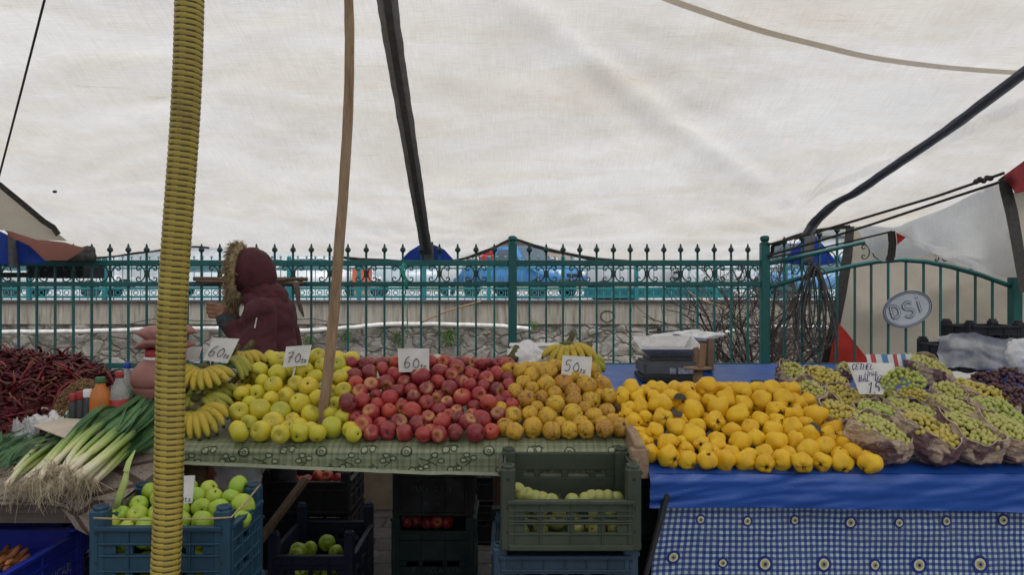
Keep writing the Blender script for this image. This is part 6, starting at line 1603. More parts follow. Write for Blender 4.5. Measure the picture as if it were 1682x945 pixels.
# handwritten sign
q = [P(1392, 596, 3.06), P(1468, 597, 3.10), P(1450, 648, 3.00), P(1412, 648, 3.00)]
t = thing('grape_sign', 'hand lettered white sign standing among the grapes with a big 15', 'sign', q[3]); b = MB()
f = lambda u, v: q[0].lerp(q[1], u).lerp(q[3].lerp(q[2], u), v) + V(0, .004 * math.sin(u * 4), 0)
b.grid(f, 8, 8); b.grid(lambda u, v: f(1 - u, v) + V(0, .003, 0), 8, 8); b.build('card', M['paper'], t)
nr = V(0, -1, .15).normalized(); rx = (q[1] - q[0]).normalized(); uz = V(.12, 0, 1).normalized()
b = MB(); strokes(b, 'cETMEL', f(.02, .22) + nr * .008, rx, uz, .022, .0036, nr, curve=False); b.build('lettering', M['ink_blue'], t)
b = MB(); strokes(b, 'IZMIR', f(.30, .42) + nr * .008, rx, uz, .016, .003, nr, curve=False); b.build('lettering', M['ink_blue'], t)
b = MB(); strokes(b, 'BAL uZ', f(.10, .60) + nr * .008, rx, uz, .024, .0042, nr, curve=False); b.build('lettering', M['ink_blue'], t)
b = MB(); strokes(b, '15', f(.30, .97) + nr * .008, rx, uz, .044, .005, nr, adv=.9); b.build('numerals', M['ink_blue'], t)
# striped plastic bag behind the sign
c = P(1457, 598, 3.55)
b = MB()
for i in range(9):
    x0 = -.10 + .024 * i
    b._add([c + V(x0, .012 * math.sin(i), .045), c + V(x0 + .024, .012 * math.sin(i + 1), .045), c + V(x0 + .034, .012 * math.sin(i + 1.4) - .02, -.05), c + V(x0 + .010, .012 * math.sin(i + .4) - .02, -.05)], [(0, 1, 2, 3)], [0, 1, 0, 2, 0, 1, 0, 2, 0][i], True)
tag(b.build('striped_bag', [M['white_plastic'], basic('stripe_red', (.55, .08, .07), None, .5), basic('stripe_blue', (.10, .30, .55), None, .5)], origin=c), 'white plastic bag with red and blue stripes behind the handwritten sign', 'bag')
b = MB(); b.grid(lambda u, v: P(lerp(1560, 1605, u), lerp(612, 630, v), lerp(3.62, 3.40, v)) + V(0, 0, .006 * math.sin(u * 7 + v * 4)), 8, 6); tag(b.build('white_paper', M['paper'], origin=P(1580, 630, 3.4)), 'sheet of white paper lying right of the highest grape bag', 'paper')
crumple('plastic_bag', 'white plastic bag hanging at the far right above the purple grapes', P(1680, 585, 3.50), (.07, .05, .08), 'white_bag', 44)

# ================================================================== crates
def crate(label, x0, x1, y0, y1, z0, h, post, mat, rz=0, rows=2, cols=4, low_front=0.0, textline=None, group='plastic crates under the stalls', frontsolid=False, tcol='print', ts=.03):
    w_, d_ = x1 - x0, y1 - y0
    t = thing('plastic_crate', label, 'crate', ((x0 + x1) / 2, (y0 + y1) / 2, z0), rz, group, world=False)
    m = M[mat]; hx, hy = w_ / 2, d_ / 2; th = .012
    b = MB(); b.box((0, 0, .008), (w_ - .03, d_ - .03, .012)); 
    for i in range(5): b.box((-hx + .05 + (w_ - .1) * i / 4, 0, -.002 + .006), (.012, d_ - .04, .012))
    b.build('base', m, t)
    def side(L, H, rows, cols, lowcut):
        """panel in local (s along, z up, n outward)"""
        boxes = []
        H2 = H - lowcut; rs = [0.05] + [H2 * k for k in ()] 
        slot_h = .026; zs = []
        if rows:
            gap = (H2 - .05 - .03) / rows
            zs = [.05 + gap * k + gap * .5 for k in range(rows)]
        edges = [0.0]
        for z in zs: edges += [z - slot_h / 2, z + slot_h / 2]
        edges.append(H2)
        for k in range(0, len(edges), 2): boxes.append((0, (edges[k] + edges[k + 1]) / 2, 0, L, edges[k + 1] - edges[k], th))
        for z in zs:
            for c in range(cols + 1):
                s_ = -L / 2 + L * c / cols; wd = .05 if c in (0, cols) else .022
                s_ += .025 if c == 0 else (-.025 if c == cols else 0)
                boxes.append((s_, z, 0, wd, slot_h, th * .98))
            boxes.append((0, z + slot_h / 2 + .003, .006, L, .005, .010)); boxes.append((0, z - slot_h / 2 - .003, .006, L, .005, .010))
        boxes.append((0, H2 - .006, .009, L + .01, .012, .018)); boxes.append((0, .012, .007, L, .016, .014)); boxes.append((0, H2 - .05, .007, L, .006, .010)) 
        for c in range(cols + 1): boxes.append((-L / 2 + L * c / cols, H2 / 2, .007, .005, H2 - .02, .008))
        return boxes
    for nm, sx, sy, L in (('front_panel', 0, -1, w_ - .05), ('back_panel', 0, 1, w_ - .05), ('side_panel', 1, 0, d_ - .05), ('side_panel', -1, 0, d_ - .05)):
        b = MB()
        bs = side(L, h, 0 if (frontsolid and sy == -1) else rows, cols if sy else max(2, cols - 1), low_front if sy == -1 else 0)
        for s_, z, n_, l_, hh, tt in bs:
            if sy: b.box((s_, sy * (hy - .008 + n_), z), (l_, tt, hh))
            else: b.box((sx * (hx - .008 + n_), s_, z), (tt, l_, hh))
        b.build(nm, m, t, bevel=.0016)
    for sx in (-1, 1):
        for sy in (-1, 1):
            b = MB(); zt = h + post
            cx, cy_ = sx * (hx - .022), sy * (hy - .022)
            b.box((cx, cy_, zt / 2), (.046, .046, zt)); p = b.build('corner_post', m, t, bevel=.005)
            b = MB(); b.lathe([(.014, zt - .004), (.014, zt + .010), (.021, zt + .010), (.021, zt - .004)], 12, (cx, cy_, 0)); b.build('post_cap', m, p)
            if sy == -1:
                b = MB()
                for z in (.06, h * .55, h - .02): b.disc((cx, -hy - .0022, z), .006, (0, -1, 0), 10)
                b.build('bolt_hole', M['black'], p)
    if textline:
        for k, (tx, zz, s_) in enumerate(textline):
            b = MB(); face = -hy - .021
            strokes(b, tx, (-.5 * len(tx) * s_ * .76, face, zz), V(1, 0, 0), V(0, 0, 1), s_, s_ * .14, V(0, -1, 0), curve=False); b.build('lettering', M[tcol], t)
    return t
def xw(px, Y): return (px - CX) * Y / F
# A: teal crate of green apples, stack of three
KA = 2.12 / 2.30; SA = lambda p: V(p[0] * KA, p[1] * KA, CH + (p[2] - CH) * KA)
ax0, ax1, ay0, ay1 = xw(146, 2.12), xw(376, 2.12), 2.12, 2.41
crate('teal blue crate heaped with green apples behind the yellow hose pole', ax0, ax1, ay0, ay1, .640, .232, .044, 'cr_teal')
crate('teal blue crate directly under the crate of green apples', ax0 + .005, ax1 + .005, ay0 + .005, ay1 + .005, .32, .275, .04, 'cr_teal')
crate('teal blue crate lowest in the stack below the green apples', ax0 - .004, ax1 - .004, ay0 + .008, ay1 + .008, .0, .275, .04, 'cr_teal')
GA = [(455, 750, 45), (495, 705, 34), (555, 698, 40), (575, 758, 40), (600, 660, 36), (640, 640, 40), (650, 700, 42), (660, 765, 40), (745, 705, 42), (740, 775, 35), (790, 630, 38), (820, 675, 38), (815, 735, 45), (860, 630, 32), (890, 640, 36), (870, 680, 42), (885, 725, 40), (945, 598, 40), (960, 668, 48), (945, 725, 36), (815, 780, 34), (640, 780, 34), (700, 640, 38), (770, 600, 30), (700, 740, 40), (840, 610, 30), (540, 760, 34), (895, 765, 36), (690, 590, 30), (620, 620, 32)]
def surfA(px, py): return interp([(790, 2.40), (830, 2.31), (865, 2.22), (885, 2.18)], py)
def crate_fruit(lst, org, sc, kind, name, surf, phrase, group, seed, rr, cat='apple'):
    rg = random.Random(seed); pts = []
    for zx, zy, zr in lst:
        px, py = org[0] + zx / sc, org[1] + zy / sc; Y = surf(px, py); pts.append([*P(px, py, Y), min(max(zr / sc * Y / F * 1.05, rr[0]), rr[1]), py, px])
    for it in range(80):
        for i in range(len(pts)):
            for j in range(i):
                a, c = pts[i], pts[j]; d = V(*a[:3]) - V(*c[:3]); mn = (a[3] + c[3]) * .93
                if 1e-5 < d.length < mn:
                    k = d.normalized() * (mn - d.length) * .3
                    for q in range(3): a[q] += k[q] * (.3 if q == 2 else 1); c[q] -= k[q] * (.3 if q == 2 else 1)
    order = sorted(range(len(pts)), key=lambda i: pts[i][5])
    for n, i in enumerate(order):
        put_fruit(kind, name, V(*pts[i][:3]), pts[i][3], rg, phrase % ordw(n), cat, group)
    return pts
GAf = [g for g in GA]
crate_fruit(GAf, (0, 560), 2.455, 'gapple', 'green_apple', surfA, 'green apple, %s from the left in the teal crate by the yellow pole', 'green apples in the teal crate', 7, (.028, .040))
# lower fill so that slots show fruit
def fill_crate(x0, x1, y0, y1, z, kind, name, label, group, seed, r=.036, layers=1, cat='apple', skip=0.0):
    rg = random.Random(seed)
    for k in range(layers):
        y = y0 + .055
        while y < y1 - .05:
            x = x0 + .06
            while x < x1 - .05:
                if rg.random() > skip: put_fruit(kind, name, V(x + rg.uniform(-.006, .006), y + rg.uniform(-.006, .006), z + k * .06 + rg.uniform(-.006, .006)), r * rg.uniform(.92, 1.04), rg, label, cat, group, 'any')
                x += r * 2.1
            y += r * 2.0
fill_crate(ax0, ax1, ay0, ay0 + .12, .640 + .052, 'gapple', 'green_apple', 'green apple glimpsed through the slots of the teal crate', 'green apples in the teal crate', 9, layers=3)
card('white price card standing among the green apples in the teal crate', [(293, 783), (320, 782), (316, 827), (289, 829)], 2.22, '', .03, (.2, .88), None, sub='')
b = MB(); q0 = P(298, 824, 2.208); strokes(b, '0tz', q0 + V(0, -.004, 0), V(1, 0, 0), V(0, 0, 1), .016, .002, V(0, -1, 0), adv=.85)
o = b.build('writing', M['ink']); [setattr(o, 'parent', x) for x in scene.objects if x.get('label', '').startswith('white price card standing among the green')]
pc = o.parent; o.matrix_parent_inverse = mw(pc).inverted()
# cord across the teal crate
b = MB(); b.tube([V(ax0 + .02, 2.108, .900), V(lerp(ax0, ax1, .5), 2.100, .896), V(ax1 - .05, 2.106, .899), V(ax1 + .006, 2.12, .898), V(ax1 + .004, 2.26, .908), V(ax1 - .002, 2.39, .92)], .0026, 6)
tag(b.build('crate_cord', basic('tan_cord', (.45, .33, .18), None, .8, 60), origin=(ax0, 2.108, .9)), 'tan cord stretched across the front of the green apple crate', 'cord')
# B: bright blue crate with carrots + another behind
crate('bright blue crate of carrots at the lower left corner', -2.0, -1.462, 2.10, 2.56, .47, .255, .0, 'cr_blue', textline=None, rows=1, cols=3)
crate('bright blue crate supporting the crate of carrots', -2.0, -1.462, 2.10, 2.56, .21, .25, .0, 'cr_blue', rows=1, cols=3)
crate('bright blue crate standing on the ground below the carrots', -2.0, -1.462, 2.10, 2.56, -.0, .20, .0, 'cr_blue', rows=1, cols=3)
crate('dark blue crate behind the crate of carrots under the leek table', -2.25, -1.74, 2.68, 3.1, .47, .28, .0, 'cr_blue', rows=1, cols=3, frontsolid=True)
crate('dark blue crate standing below the one behind the carrots', -2.25, -1.74, 2.68, 3.1, .0, .45, .0, 'cr_navy', rows=1, cols=3)
bc_ = [o for o in scene.objects if o.get('label', '') == 'bright blue crate of carrots at the lower left corner'][0]
b = MB()
for tx, zz, s_ in (('ADEM UcAR', .155, .028), ('0532 501 050', .112, .022)):
    tx = tx.replace('3', '0').replace('2', 'Z')
    strokes(b, tx, (.2915, -.12, zz), V(0, 1, 0), V(0, 0, 1), s_, s_ * .16, V(1, 0, 0), curve=False, aspect=1.0)
ob = b.build('lettering', M['print'], None); ob.parent = bc_
rg = random.Random(8)
for i, (xa, ya, xb, yb, dy) in enumerate([(-10, 935, 34, 900, 0), (-8, 940, 46, 905, .03), (0, 925, 24, 905, .05), (6, 938, 50, 915, .02), (-14, 915, 20, 908, .06), (10, 928, 44, 922, -.01), (-12, 928, 14, 900, .08), (-30, 930, 10, 912, .1)]):
    a, c = P(xa, ya, 2.30 + dy), P(xb, yb, 2.40 + dy); pts = [a.lerp(c, k / 8) + V(0, 0, .006 * math.sin(k)) for k in range(9)]
    b = MB(); b.tube(pts, [.0035 + .0075 * math.sin(PI * (k + 1) / 10) for k in range(9)], 9); o = b.build('carrot', M['carrot'], origin=a); tag(o, 'orange brown carrot lying in the bright blue crate at the lower left', 'carrot', 'carrots in the bright blue crate')
for i in range(26):
    a = V(rg.uniform(-1.95, -1.56), rg.uniform(2.16, 2.5), .635 + rg.uniform(-.02, .01)); c = a + V(rg.choice((-1, 1)) * rg.uniform(.09, .14), rg.uniform(-.03, .03), rg.uniform(-.006, .012))
    b = MB(); b.tube([a.lerp(c, k / 5) for k in range(6)], [.004 + .008 * math.sin(PI * (k + 1) / 7) for k in range(6)], 8); tag(b.build('carrot', M['carrot'], origin=a), 'orange brown carrot lying in the bright blue crate at the lower left', 'carrot', 'carrots in the bright blue crate')
# C: navy crate with a few green apples on the ground
cx0, cx1 = xw(440, 3.5), xw(580, 3.5)
crate('navy crate on the wet paving holding a few green apples', cx0, cx1, 3.50, 4.02, .0, .295, .095, 'cr_navy', rows=2, cols=4)
LG = 'dark green apple lying in the navy crate on the paving'
for (px, py, Y, r) in [(490, 905, 3.62, .042), (510, 902, 3.66, .036), (537, 893, 3.68, .042), (487, 913, 3.58, .036), (552, 908, 3.62, .036), (503, 925, 3.56, .036), (520, 928, 3.56, .038)]:
    put_fruit('gapple', 'green_apple', P(px, py, Y), r, rg, LG, 'apple', 'green apples in the navy crate')
fill_crate(cx0 + .02, cx1 - .02, 3.52, 3.80, .06, 'gapple', 'green_apple', LG, 'green apples in the navy crate', 12, layers=2)
# D: dark crates with red apples in the shadow
dx0, dx1 = xw(430, 4.1), xw(573, 4.1)
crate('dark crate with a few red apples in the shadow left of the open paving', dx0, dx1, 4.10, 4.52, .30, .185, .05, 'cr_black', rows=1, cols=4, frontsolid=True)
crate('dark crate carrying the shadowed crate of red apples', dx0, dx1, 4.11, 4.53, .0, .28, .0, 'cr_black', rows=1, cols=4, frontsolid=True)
for px, py in [(468, 790), (482, 788), (522, 783), (538, 783), (531, 789), (556, 787), (505, 790)]:
    put_fruit('apple', 'red_apple', P(px, py, 4.22) , .033, rg, 'red apple in the shadowed dark crate under the plaid table', 'apple', 'red apples in the shadowed crates')
fill_crate(dx0, dx1, 4.12, 4.5, .405, 'apple', 'red_apple', 'red apple in the shadowed dark crate under the plaid table', 'red apples in the shadowed crates', 13, r=.034)
# E: black over green stack in the middle
ex0, ex1 = xw(645, 3.7), xw(777, 3.7)
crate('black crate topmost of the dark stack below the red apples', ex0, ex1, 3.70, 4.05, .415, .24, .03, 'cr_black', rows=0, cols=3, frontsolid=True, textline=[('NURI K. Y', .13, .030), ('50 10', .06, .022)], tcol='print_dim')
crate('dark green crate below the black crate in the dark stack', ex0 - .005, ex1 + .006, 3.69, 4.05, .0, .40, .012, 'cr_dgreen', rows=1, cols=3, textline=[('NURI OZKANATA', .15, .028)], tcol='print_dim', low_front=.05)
for px, py in [(668, 851), (684, 850), (718, 852), (735, 853), (702, 854)]:
    put_fruit('apple', 'red_apple', P(px, py, 3.78) + V(0, 0, -.02), .033, rg, 'red apple peeping out between the two crates of the dark stack', 'apple', 'red apples in the shadowed crates')
# F: small dark crates behind, and a dark post
fx0, fx1 = xw(778, 4.5), xw(812, 4.5)
crate('small dark crate with a pale label between the dark stack and the olive crate', fx0 - .05, fx1 + .02, 4.5, 4.8, .25, .16, .0, 'cr_black', rows=1, cols=2, frontsolid=True, textline=[('.  .', .10, .02)], tcol='print')
crate('small dark crate under the one with the pale label', fx0 - .05, fx1 + .02, 4.5, 4.8, .0, .24, .0, 'cr_black', rows=1, cols=2)
b = MB(); b.box((xw(816, 3.3), 3.3, .29), (.045, .06, .58)); tag(b.build('upright_board', M['black'], bevel=.004, origin=(xw(816, 3.3), 3.3, 0)), 'black upright board left of the olive crate in the shadow', 'board')
# G: olive crate with grapes, over blue crates
gx0, gx1 = xw(823, 2.33), xw(1053, 2.33)
crate('olive green crate of pale apples in front of the plaid cloth', gx0, gx1, 2.33, 2.62, .727, .245, .012, 'cr_green', rows=2, cols=4, low_front=.085)
GG = [(855, 806), (866, 808), (878, 812), (890, 815), (850, 800), (960, 815), (972, 812), (985, 812), (1000, 812), (1012, 815), (990, 818), (905, 818), (940, 818)]
for i, (px, py) in enumerate(GG):
    put_fruit('pale', 'pale_apple', P(px, py + 6, 2.46), .026, rg, 'small pale green apple in the olive crate, near its ' + ('left end' if px < 920 else 'right end'), 'apple', 'pale apples in the olive crate')
fill_crate(gx0 + .01, gx1 - .01, 2.345, 2.6, .727 + .045, 'pale', 'pale_apple', 'small pale green apple glimpsed through the slots of the olive crate', 'pale apples in the olive crate', 15, r=.027, layers=2, skip=.25)
crate('dull blue crate right under the olive crate', gx0 - .025, gx1 - .005, 2.36, 2.72, .455, .25, .02, 'cr_blue2', rows=2, cols=6)
crate('dull blue crate second below the olive crate', gx0 - .025, gx1 - .005, 2.36, 2.72, .225, .225, .0, 'cr_blue2', rows=2, cols=6)
crate('dull blue crate standing on the ground below the olive crate', gx0 - .025, gx1 - .005, 2.36, 2.72, .0, .22, .0, 'cr_blue2', rows=2, cols=6)
hx0 = xw(1046, 2.9)
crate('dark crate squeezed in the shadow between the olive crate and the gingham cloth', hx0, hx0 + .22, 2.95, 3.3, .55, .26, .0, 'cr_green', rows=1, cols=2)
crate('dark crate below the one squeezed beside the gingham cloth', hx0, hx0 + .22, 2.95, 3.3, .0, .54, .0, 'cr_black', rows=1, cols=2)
# crates beyond the fence at the right, under clear film
crate('grey black crate under clear film at the far right behind the grapes', xw(1548, 3.9), xw(1625, 3.9), 3.90, 4.15, zat(T3, 3.95) + .006, .165, .02, 'cr_black', rows=1, cols=3, group='crates behind the grapes')
crate('grey black crate raised behind the film covered crate at the far right', xw(1605, 4.1), xw(1700, 4.1), 4.18, 4.45, zat(T3, 4.1) + .02, .22, .02, 'cr_black', rows=2, cols=3, group='crates behind the grapes')
b = MB(); c0 = P(1590, 545, 3.85)
b.grid(lambda u, v: P(lerp(1540, 1690, u), lerp(552, 608, v) - 5 * math.sin(u * 6), 3.86) + V(0, .03 * fbm(u * 4, v * 3, 2) - .02 * v, .012 * fbm(u * 6, v * 4, 7)), 30, 14); tag(b.build('plastic_film', M['clear_bag'], origin=c0), 'wrinkled clear plastic film draped over the crates behind the grapes', 'film')
# brown leaning stick
b = MB(); b.bar(P(424, 892, 3.35), P(502, 788, 3.75), .035, .03); tag(b.build('leaning_stick', M['dark_wood'], bevel=.003, origin=P(424, 892, 3.35)), 'brown stick leaning diagonally in front of the shadowed dark crate', 'stick')
# sacks under the table beside the green apples
crumple('paper_sack', 'brown paper sack under the plaid table behind the green apples', P(335, 800, 2.95), (.10, .08, .14), 'brown_card', 51, 'sack', amp=.2)
crumple('net_bag', 'reddish net bag of onions hanging under the plaid table', P(362, 785, 2.9), (.045, .05, .10), 'red_juice', 57, 'bag', amp=.2)
crumple('plastic_bag', 'dull clear plastic bag under the plaid table above the crate corner', P(396, 775, 2.85), (.08, .05, .09), 'clear_bag', 61, amp=.35)
# ================================================================== left stall: leeks, chillies, bottles, jar
rg = random.Random(77)
LEEKS = [ # root x,y, mid x,y, tip x,y, lift
 (22, 778, 66, 730, 130, 672, .03), (40, 790, 92, 742, 160, 682, .03), (58, 782, 104, 726, 168, 668, .06), (74, 772, 118, 720, 190, 662, .07), (12, 796, 70, 752, 140, 700, .02),
 (88, 792, 150, 742, 222, 672, .045), (100, 780, 158, 730, 236, 664, .07), (110, 796, 168, 750, 240, 690, .03), (124, 788, 178, 742, 246, 672, .06), (136, 796, 186, 752, 250, 694, .03),
 (96, 802, 156, 762, 232, 700, .015), (70, 800, 132, 752, 206, 690, .03), (48, 802, 116, 760, 190, 708, .012), (30, 808, 90, 766, 170, 718, .01), (146, 800, 192, 760, 248, 706, .02),
 (84, 768, 140, 716, 214, 660, .085), (116, 776, 170, 724, 244, 660, .085), (64, 790, 128, 736, 200, 676, .05), (128, 804, 180, 766, 240, 722, .01), (106, 770, 150, 712, 226, 656, .09), (140, 786, 190, 736, 250, 668, .055), (154, 792, 196, 748, 250, 690, .035)]
for q_ in range(11):
    l_ = LEEKS[rg.randrange(22)]; j_ = [rg.uniform(-9, 9) for _ in range(6)]; LEEKS.append(tuple(a + d for a, d in zip(l_[:6], j_)) + (max(.008, l_[6] + rg.uniform(-.01, .03)),))
def leek(k, rx_, ry_, mx, my, tx, ty, h):
    a, m_, c = on(rx_, ry_, T1, .022 + h), on(mx, my, T1, .026 + h), on(tx, ty, T1, .03 + h)
    t = thing('leek', 'fresh leek with pale root end, %s from the left at the table edge' % ordw(ORDER[k]), 'leek', a, group='leeks on the brown patterned cloth')
    def bz(q): return a * (1 - q) ** 2 + (m_ * 2 - (a + c) / 2) * 2 * q * (1 - q) + c * q * q
    r = rg.uniform(.0078, .0112); n = 12
    b = MB(); b.tube([bz(.66 * i / n) for i in range(n + 1)], [r * interp([(0, .75), (.06, 1.18), (.2, 1.0), (1, 1.12)], i / n) for i in range(n + 1)], 8, vmul=1 / ((c - a).length * .78)); b.build('shaft', M['leek'], t)
    b = MB()
    for i in range(9):   # leaves
        s0 = rg.uniform(.50, .64); off = V(rg.gauss(.01, .045), rg.gauss(0, .035), rg.uniform(-.015, .05)); w0 = rg.uniform(.020, .032); L = rg.uniform(.95, 1.35)
        pts = []
        for j in range(10):
            q = j / 9; p = bz(lerp(s0, L, q)) + off * q ** 1.5 + V(0, 0, -.05 * max(0, q - .75) * rg.uniform(0, 3)); pts.append(p)
        b.ribbon(pts, [w0 * interp([(0, .8), (.3, 1), (.7, .75), (1, .05)], j / 9) for j in range(10)], V(rg.gauss(0, .5), -.6, 1).normalized())
    b.build('leaves', M['leek_leaf'], t)
    b = MB(); d = (a - bz(.1)).normalized()
    b.sphere(a, r * 1.15, 8, 6)
    for i in range(24):
        q = (d + V(rg.gauss(0, .8), rg.gauss(0, .5), rg.gauss(-.05, .7))).normalized(); L = rg.uniform(.015, .05); e = a + q * L; e2 = e + V(rg.gauss(0, .014), rg.gauss(0, .01) - .004, -rg.uniform(.0, .026) if rg.random() < .85 else -.06)
        b.tube([a + q * r * .5, (a + e) / 2 + V(0, 0, .004), e, e2], [.0011, .0009, .0008, .0004], 3, cap=False)
    b.build('roots', M['root'], t)
ORDER = {k: n for n, k in enumerate(sorted(range(len(LEEKS)), key=lambda k: LEEKS[k][0]))}
for k, l in enumerate(LEEKS): leek(k, *l)
b = MB(); q = [P(209, 772, 2.27), P(205, 792, 2.262), P(197, 815, 2.262), P(190, 836, 2.262)]; b.tube(q, [.007, .011, .012, .008], 7, flat=.5); b.ribbon([P(207, 775, 2.258), P(212, 758, 2.27), P(222, 740, 2.30)], [.018, .016, .004], (0, -1, .3))
o = tag(b.build('leek_leaf', M['leek'], origin=q[0]), 'single pale leek leaf hanging over the table corner by the teal crate', 'leaf')
for lp in o.data.uv_layers[0].data: lp.uv = (0, .42)
# loose dark greens far left
t = thing('herb_bunch', 'dark green leafy bunch at the far left beside the leek roots', 'greens', on(15, 745, T1)); b = MB()
for i in range(60):
    a = on(rg.uniform(-30, 20), rg.uniform(735, 775), T1, .02); e = a + V(rg.gauss(.04, .05), rg.gauss(.03, .04), rg.uniform(.01, .08)); b.ribbon([a, (a + e) / 2 + V(0, 0, .015), e], [.006, .014, .002], V(rg.gauss(0, .6), -.8, .6).normalized())
b.build('leaves', M['leek_leaf'], t)
# dried chillies
CC = V(-2.25, 3.18, 0); RX, RY, HH = .56, .48, .215
def heap(x, y):
    q = ((x - CC.x) / RX) ** 2 + ((y - CC.y) / RY) ** 2
    return zat(T1, y) + HH * max(0, 1 - q) ** .62 * (1 + .25 * fbm(x * 4, y * 4, 2, 2))
def chili_mesh(i):
    r_ = random.Random(i * 7 + 1); L = r_.uniform(.085, .125); n = 9; p = V(0, 0, 0); d = V(1, 0, 0); pts = [p]
    ax = V(0, r_.gauss(0, 1), r_.gauss(0, 1)).normalized(); cv = r_.uniform(.05, .24)
    for k in range(n):
        d = (Matrix.Rotation(cv + r_.gauss(0, .09), 3, ax) @ d).normalized(); p = p + d * L / n; pts.append(p)
    c = sum(pts, V(0, 0, 0)) / len(pts); pts = [q - c for q in pts]
    b = MB(); b.tube(pts, [.0075 * interp([(0, .75), (.12, 1), (.55, .85), (1, .12)], k / n) * r_.uniform(.8, 1.12) for k in range(n + 1)], 6, flat=r_.uniform(.5, .9))
    st = MB(); st.tube([pts[0], pts[0] + (pts[0] - pts[1]) * .9 + V(0, .003, .004), pts[0] + (pts[0] - pts[1]) * 1.9 + V(0, .007, .006)], [.0045, .0018, .0016], 5)
    return b.mesh('chilli', [M['chili']]), st.mesh('stem', [M['chili_stem']])
CM = [chili_mesh(i) for i in range(14)]
spots = []
while len(spots) < 285:
    a, q = rg.uniform(0, 2 * PI), math.sqrt(rg.random()); x, y = CC.x + RX * q * math.cos(a), CC.y + RY * q * math.sin(a)
    if (y > CC.y + .16 and rg.random() < .85) or x < -2.72 or (q < .5 and rg.random() < .4): continue
    spots.append((x, y))
zones = lambda x, y: 'on top of the heap' if ((x - CC.x) / RX) ** 2 + ((y - CC.y) / RY) ** 2 < .22 else ('on the front slope of the heap' if y < CC.y - .1 and x < CC.x + .2 else ('on the right slope of the heap' if x > CC.x else 'on the left slope of the heap'))
for i, (x, y) in enumerate(spots):
    me, st = rg.choice(CM); z = heap(x, y); e = .02
    nrm = V(-(heap(x + e, y) - z) / e, -(heap(x, y + e) - z) / e, 1).normalized(); d = V(rg.gauss(0, 1), rg.gauss(0, 1), rg.gauss(0, .55)); d = (d - nrm * d.dot(nrm) * .75).normalized()
    o = inst('dried_chilli', me, V(x, y, z) + nrm * rg.uniform(.002, .022), d.to_track_quat('X', 'Z').to_euler(), rg.uniform(.85, 1.15))
    tag(o, 'wrinkled dark red dried chilli ' + zones(x, y), 'chilli', 'dried chillies ' + zones(x, y)); inst('stem', st, (0, 0, 0), parent=o)
b = MB()
def hp_(u, v):
    x = lerp(CC.x - RX, CC.x + RX, u); y = lerp(CC.y - RY, CC.y + RY, v); return V(x, y, heap(x, y) - .012 + .010 * fbm(x * 40, y * 40, 3, 2))
b.grid(hp_, 60, 50)
for i in range(1700):
    a, q = rg.uniform(0, 2 * PI), math.sqrt(rg.random()); x, y = CC.x + RX * q * math.cos(a), CC.y + RY * q * math.sin(a); p = V(x, y, heap(x, y) - rg.uniform(-.003, .012)); d = V(rg.gauss(0, 1), rg.gauss(0, 1), rg.gauss(0, .4)).normalized() * .045; m_ = V(rg.gauss(0, .012), rg.gauss(0, .012), rg.gauss(.004, .008))
    b.tube([p - d, p + m_, p + d], [.0045, .0065, .0015], 5, cap=False)
tag(b.build('chilli_heap', M['chili'], origin=(CC.x, CC.y, zat(T1, CC.y))), 'tangled mass of dried chillies under the ones on top', 'chillies', kind='stuff')
# brown dried herb heap
b = MB(); hc_ = P(124, 640, 2.94); hc_.z = zat(T1, 2.94)
for i in range(2200):
    a, q = rg.uniform(0, 2 * PI), math.sqrt(rg.random()); x, y = .12 * q * math.cos(a), .12 * q * math.sin(a); p = hc_ + V(x, y + .06, (.175 + .15 * y) * (1 - q * q) ** .6 + rg.uniform(-.004, .006)); d = V(rg.gauss(0, 1), rg.gauss(0, 1), rg.gauss(0, .6)).normalized() * rg.uniform(.007, .014)
    b.tube([p - d, p + V(0, 0, .004), p + d], [.0012, .003, .0012], 4, cap=False)
b.grid(lambda u, v: hc_ + V(.12 * v * math.cos(2 * PI * u), .06 + .12 * v * math.sin(2 * PI * u), (.17 + .15 * .14 * v * math.sin(2 * PI * u)) * max(0, 1 - v * v) ** .6 - .006), 24, 8)
tag(b.build('dried_herbs', M['herb'], origin=hc_), 'heap of brown dried pods between the chillies and the bottles', 'herbs', kind='stuff')
# bottles
def bottle(px, Y, topy, r, label, liquid, capm, band=None, level=.8, glass='bottle'):
    z0 = zat(T1, Y) + .006; x = xw(px, Y); zt = CH - (topy - CY) * Y / F; H = zt - z0
    t = thing('bottle', label, 'bottle', (x, Y, z0)); b = MB()
    prof = [(r * .8, 0), (r, .012), (r, H * .28), (r * .95, H * .36), (r, H * .45), (r, H * .64), (r * .86, H * .76), (r * .45, H * .86), (r * .36, H * .93)]
    b.lathe(prof, 20, (x, Y, z0)); b.build('body', M[liquid], t)
    b = MB(); b.lathe([(r * .44, H * .91), (r * .46, H * .92), (r * .46, H * .99), (r * .40, H)], 16, (x, Y, z0)); b.build('cap', M[capm], t)
    if band:
        b = MB(); b.lathe([(r * 1.012, H * .30), (r * 1.012, H * .58)], 20, (x, Y, z0)); b.build('wrapper', M[band], t)
    return t
bottle(165, 2.80, 620, .040, 'orange juice bottle with green cap in front of the pods', 'juice', 'green_cap')
bottle(196, 2.82, 611, .034, 'clear bottle with red cap and red wrapper beside the orange bottle', 'bottle', 'red', 'red')
bottle(209, 2.98, 596, .030, 'clear water bottle with blue cap behind the red capped bottle', 'bottle', 'blue_cap')
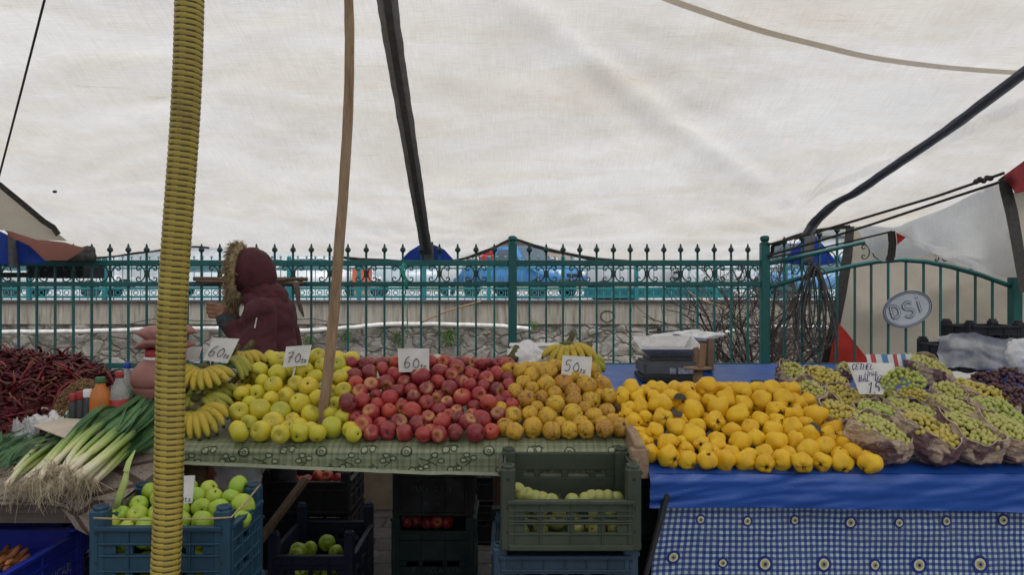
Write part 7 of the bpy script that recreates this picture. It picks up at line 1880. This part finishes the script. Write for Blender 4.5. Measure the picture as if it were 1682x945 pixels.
for px, topy, lab in ((121, 647, 'small dark jar with red lid nearest the chillies'), (133, 643, 'small dark jar with red lid beside the white lidded one'), (144, 640, 'small dark jar with pale lid beside the orange bottle')):
    Y = 2.78; z0 = zat(T1, Y) + .006; x = xw(px, Y); H = CH - (topy - CY) * Y / F - z0
    t = thing('jar', lab, 'jar', (x, Y, z0)); b = MB(); b.lathe([(.014, 0), (.016, .004), (.016, H * .8), (.012, H * .86)], 16, (x, Y, z0)); b.build('glass', M['dark_metal'], t)
    b = MB(); b.lathe([(.0155, H * .85), (.016, H * .86), (.016, H * .98), (.014, H)], 16, (x, Y, z0)); b.build('lid', M['red' if px < 140 else 'white_plastic'], t)
# big pink jar behind the yellow pole with folded sacks on top
Y = 2.98; z0 = zat(T1, Y) + .006; x = xw(266, Y); zp = lambda py: CH - (py - CY) * Y / F
t = thing('storage_jar', 'large pinkish jar with red neck behind the yellow hose pole', 'jar', (x, Y, z0))
b = MB(); b.lathe([(.085, z0), (.098, z0 + .01), (.104, zp(640)), (.108, zp(634))], 28, (x, Y, 0)); b.build('pot', M['clay'], t)
b = MB(); b.lathe([(.104, zp(634)), (.114, zp(628)), (.114, zp(618)), (.106, zp(607)), (.085, zp(596)), (.062, zp(590))], 28, (x, Y, 0)); b.build('shoulder', M['pink'], t)
b = MB(); b.lathe([(.062, zp(590.5)), (.066, zp(590)), (.066, zp(586)), (.06, zp(585.5))], 28, (x, Y, 0)); b.build('collar', M['white_plastic'], t)
b = MB(); b.lathe([(.06, zp(586)), (.062, zp(585)), (.060, zp(574)), (.05, zp(573))], 28, (x, Y, 0)); b.build('neck', M['red'], t)
def sack(py, x0, x1, th, label, seed, bits=None):
    c = V((xw(x0, Y) + xw(x1, Y)) / 2, Y, zp(py)); hw = (xw(x1, Y) - xw(x0, Y)) / 2; b = MB()
    def f(u, v):
        a = 2 * PI * u; q = math.sin(PI * v / 1) if False else 1
        s_ = lerp(-1, 1, v); k = max(0.02, (1 - abs(s_) ** 2.2)) * (1 + .15 * fbm(s_ * 2 + seed, math.cos(a), math.sin(a), 2))
        return c + V(hw * s_, .085 * k * math.cos(a), th * k * math.sin(a) - .014 * abs(s_) ** 2 * (1 if s_ < 0 else .2) + .008 * math.sin(s_ * 4 + seed))
    b.grid(f, 22, 20); return tag(b.build('folded_sack', M['pink'], origin=c), label, 'sack')
sack(563, 217, 322, .030, 'lower of two pinkish folded sacks on the storage jar', 2)
sack(546, 221, 325, .036, 'upper of two pinkish folded sacks on the storage jar', 5)
# cardboard sheet and crumpled plastic over the leeks
q = [on(x, y, T1, .10) for x, y in [(54, 700), (100, 687), (152, 690), (170, 711), (120, 725)]]
b = MB(); c = sum(q, V(0, 0, 0)) / 5; b._add(q + [c + V(0, 0, .008)], [(5, (i + 1) % 5, i) for i in range(5)], 0, False); b._add([p - V(0, 0, .003) for p in q] + [c + V(0, 0, .005)], [(5, i, (i + 1) % 5) for i in range(5)], 0, False)
tag(b.build('cardboard_sheet', M['cardboard'], origin=c), 'blank cardboard sheet lying on top of the leeks', 'cardboard')
def drape(name, label, quad, mat, seed, h, amp=.03):
    Q = [on(x, y, T1, hh) for (x, y), hh in zip(quad, h)]; b = MB()
    def f(u, v):
        p = Q[0].lerp(Q[1], u).lerp(Q[3].lerp(Q[2], u), v); n_ = fbm(u * 3 + seed, v * 3, seed, 4); return p + V(amp * .5 * fbm(v * 4, u * 3, seed + 3), -.4 * amp * n_, amp * n_ + amp * .5 * abs(noise.noise((u * 7, v * 6, seed))))
    b.grid(f, 30, 20); return tag(b.build(name, M[mat], origin=Q[3]), label, 'bag')
drape('plastic_wrap', 'crumpled pale plastic wrap behind the cardboard sheet', [(64, 678), (120, 670), (135, 684), (52, 700)], 'paper', 3, (.06, .06, .07, .07), .035)
drape('plastic_wrap', 'clear crumpled plastic bag left of the cardboard sheet', [(22, 704), (58, 692), (66, 716), (20, 726)], 'clear_bag', 9, (.05, .06, .06, .05), .05)
b = MB(); c = P(18, 598, 3.6); b.box(c, (.10, .08, .05)); b.box(c + V(0, -.042, .012), (.08, .004, .012)); tag(b.build('small_basket', [M['red']], bevel=.008, origin=c), 'small red basket behind the dried chillies at the far left', 'basket')
for o in ALLW:
    if '_w' in o: del o['_w']
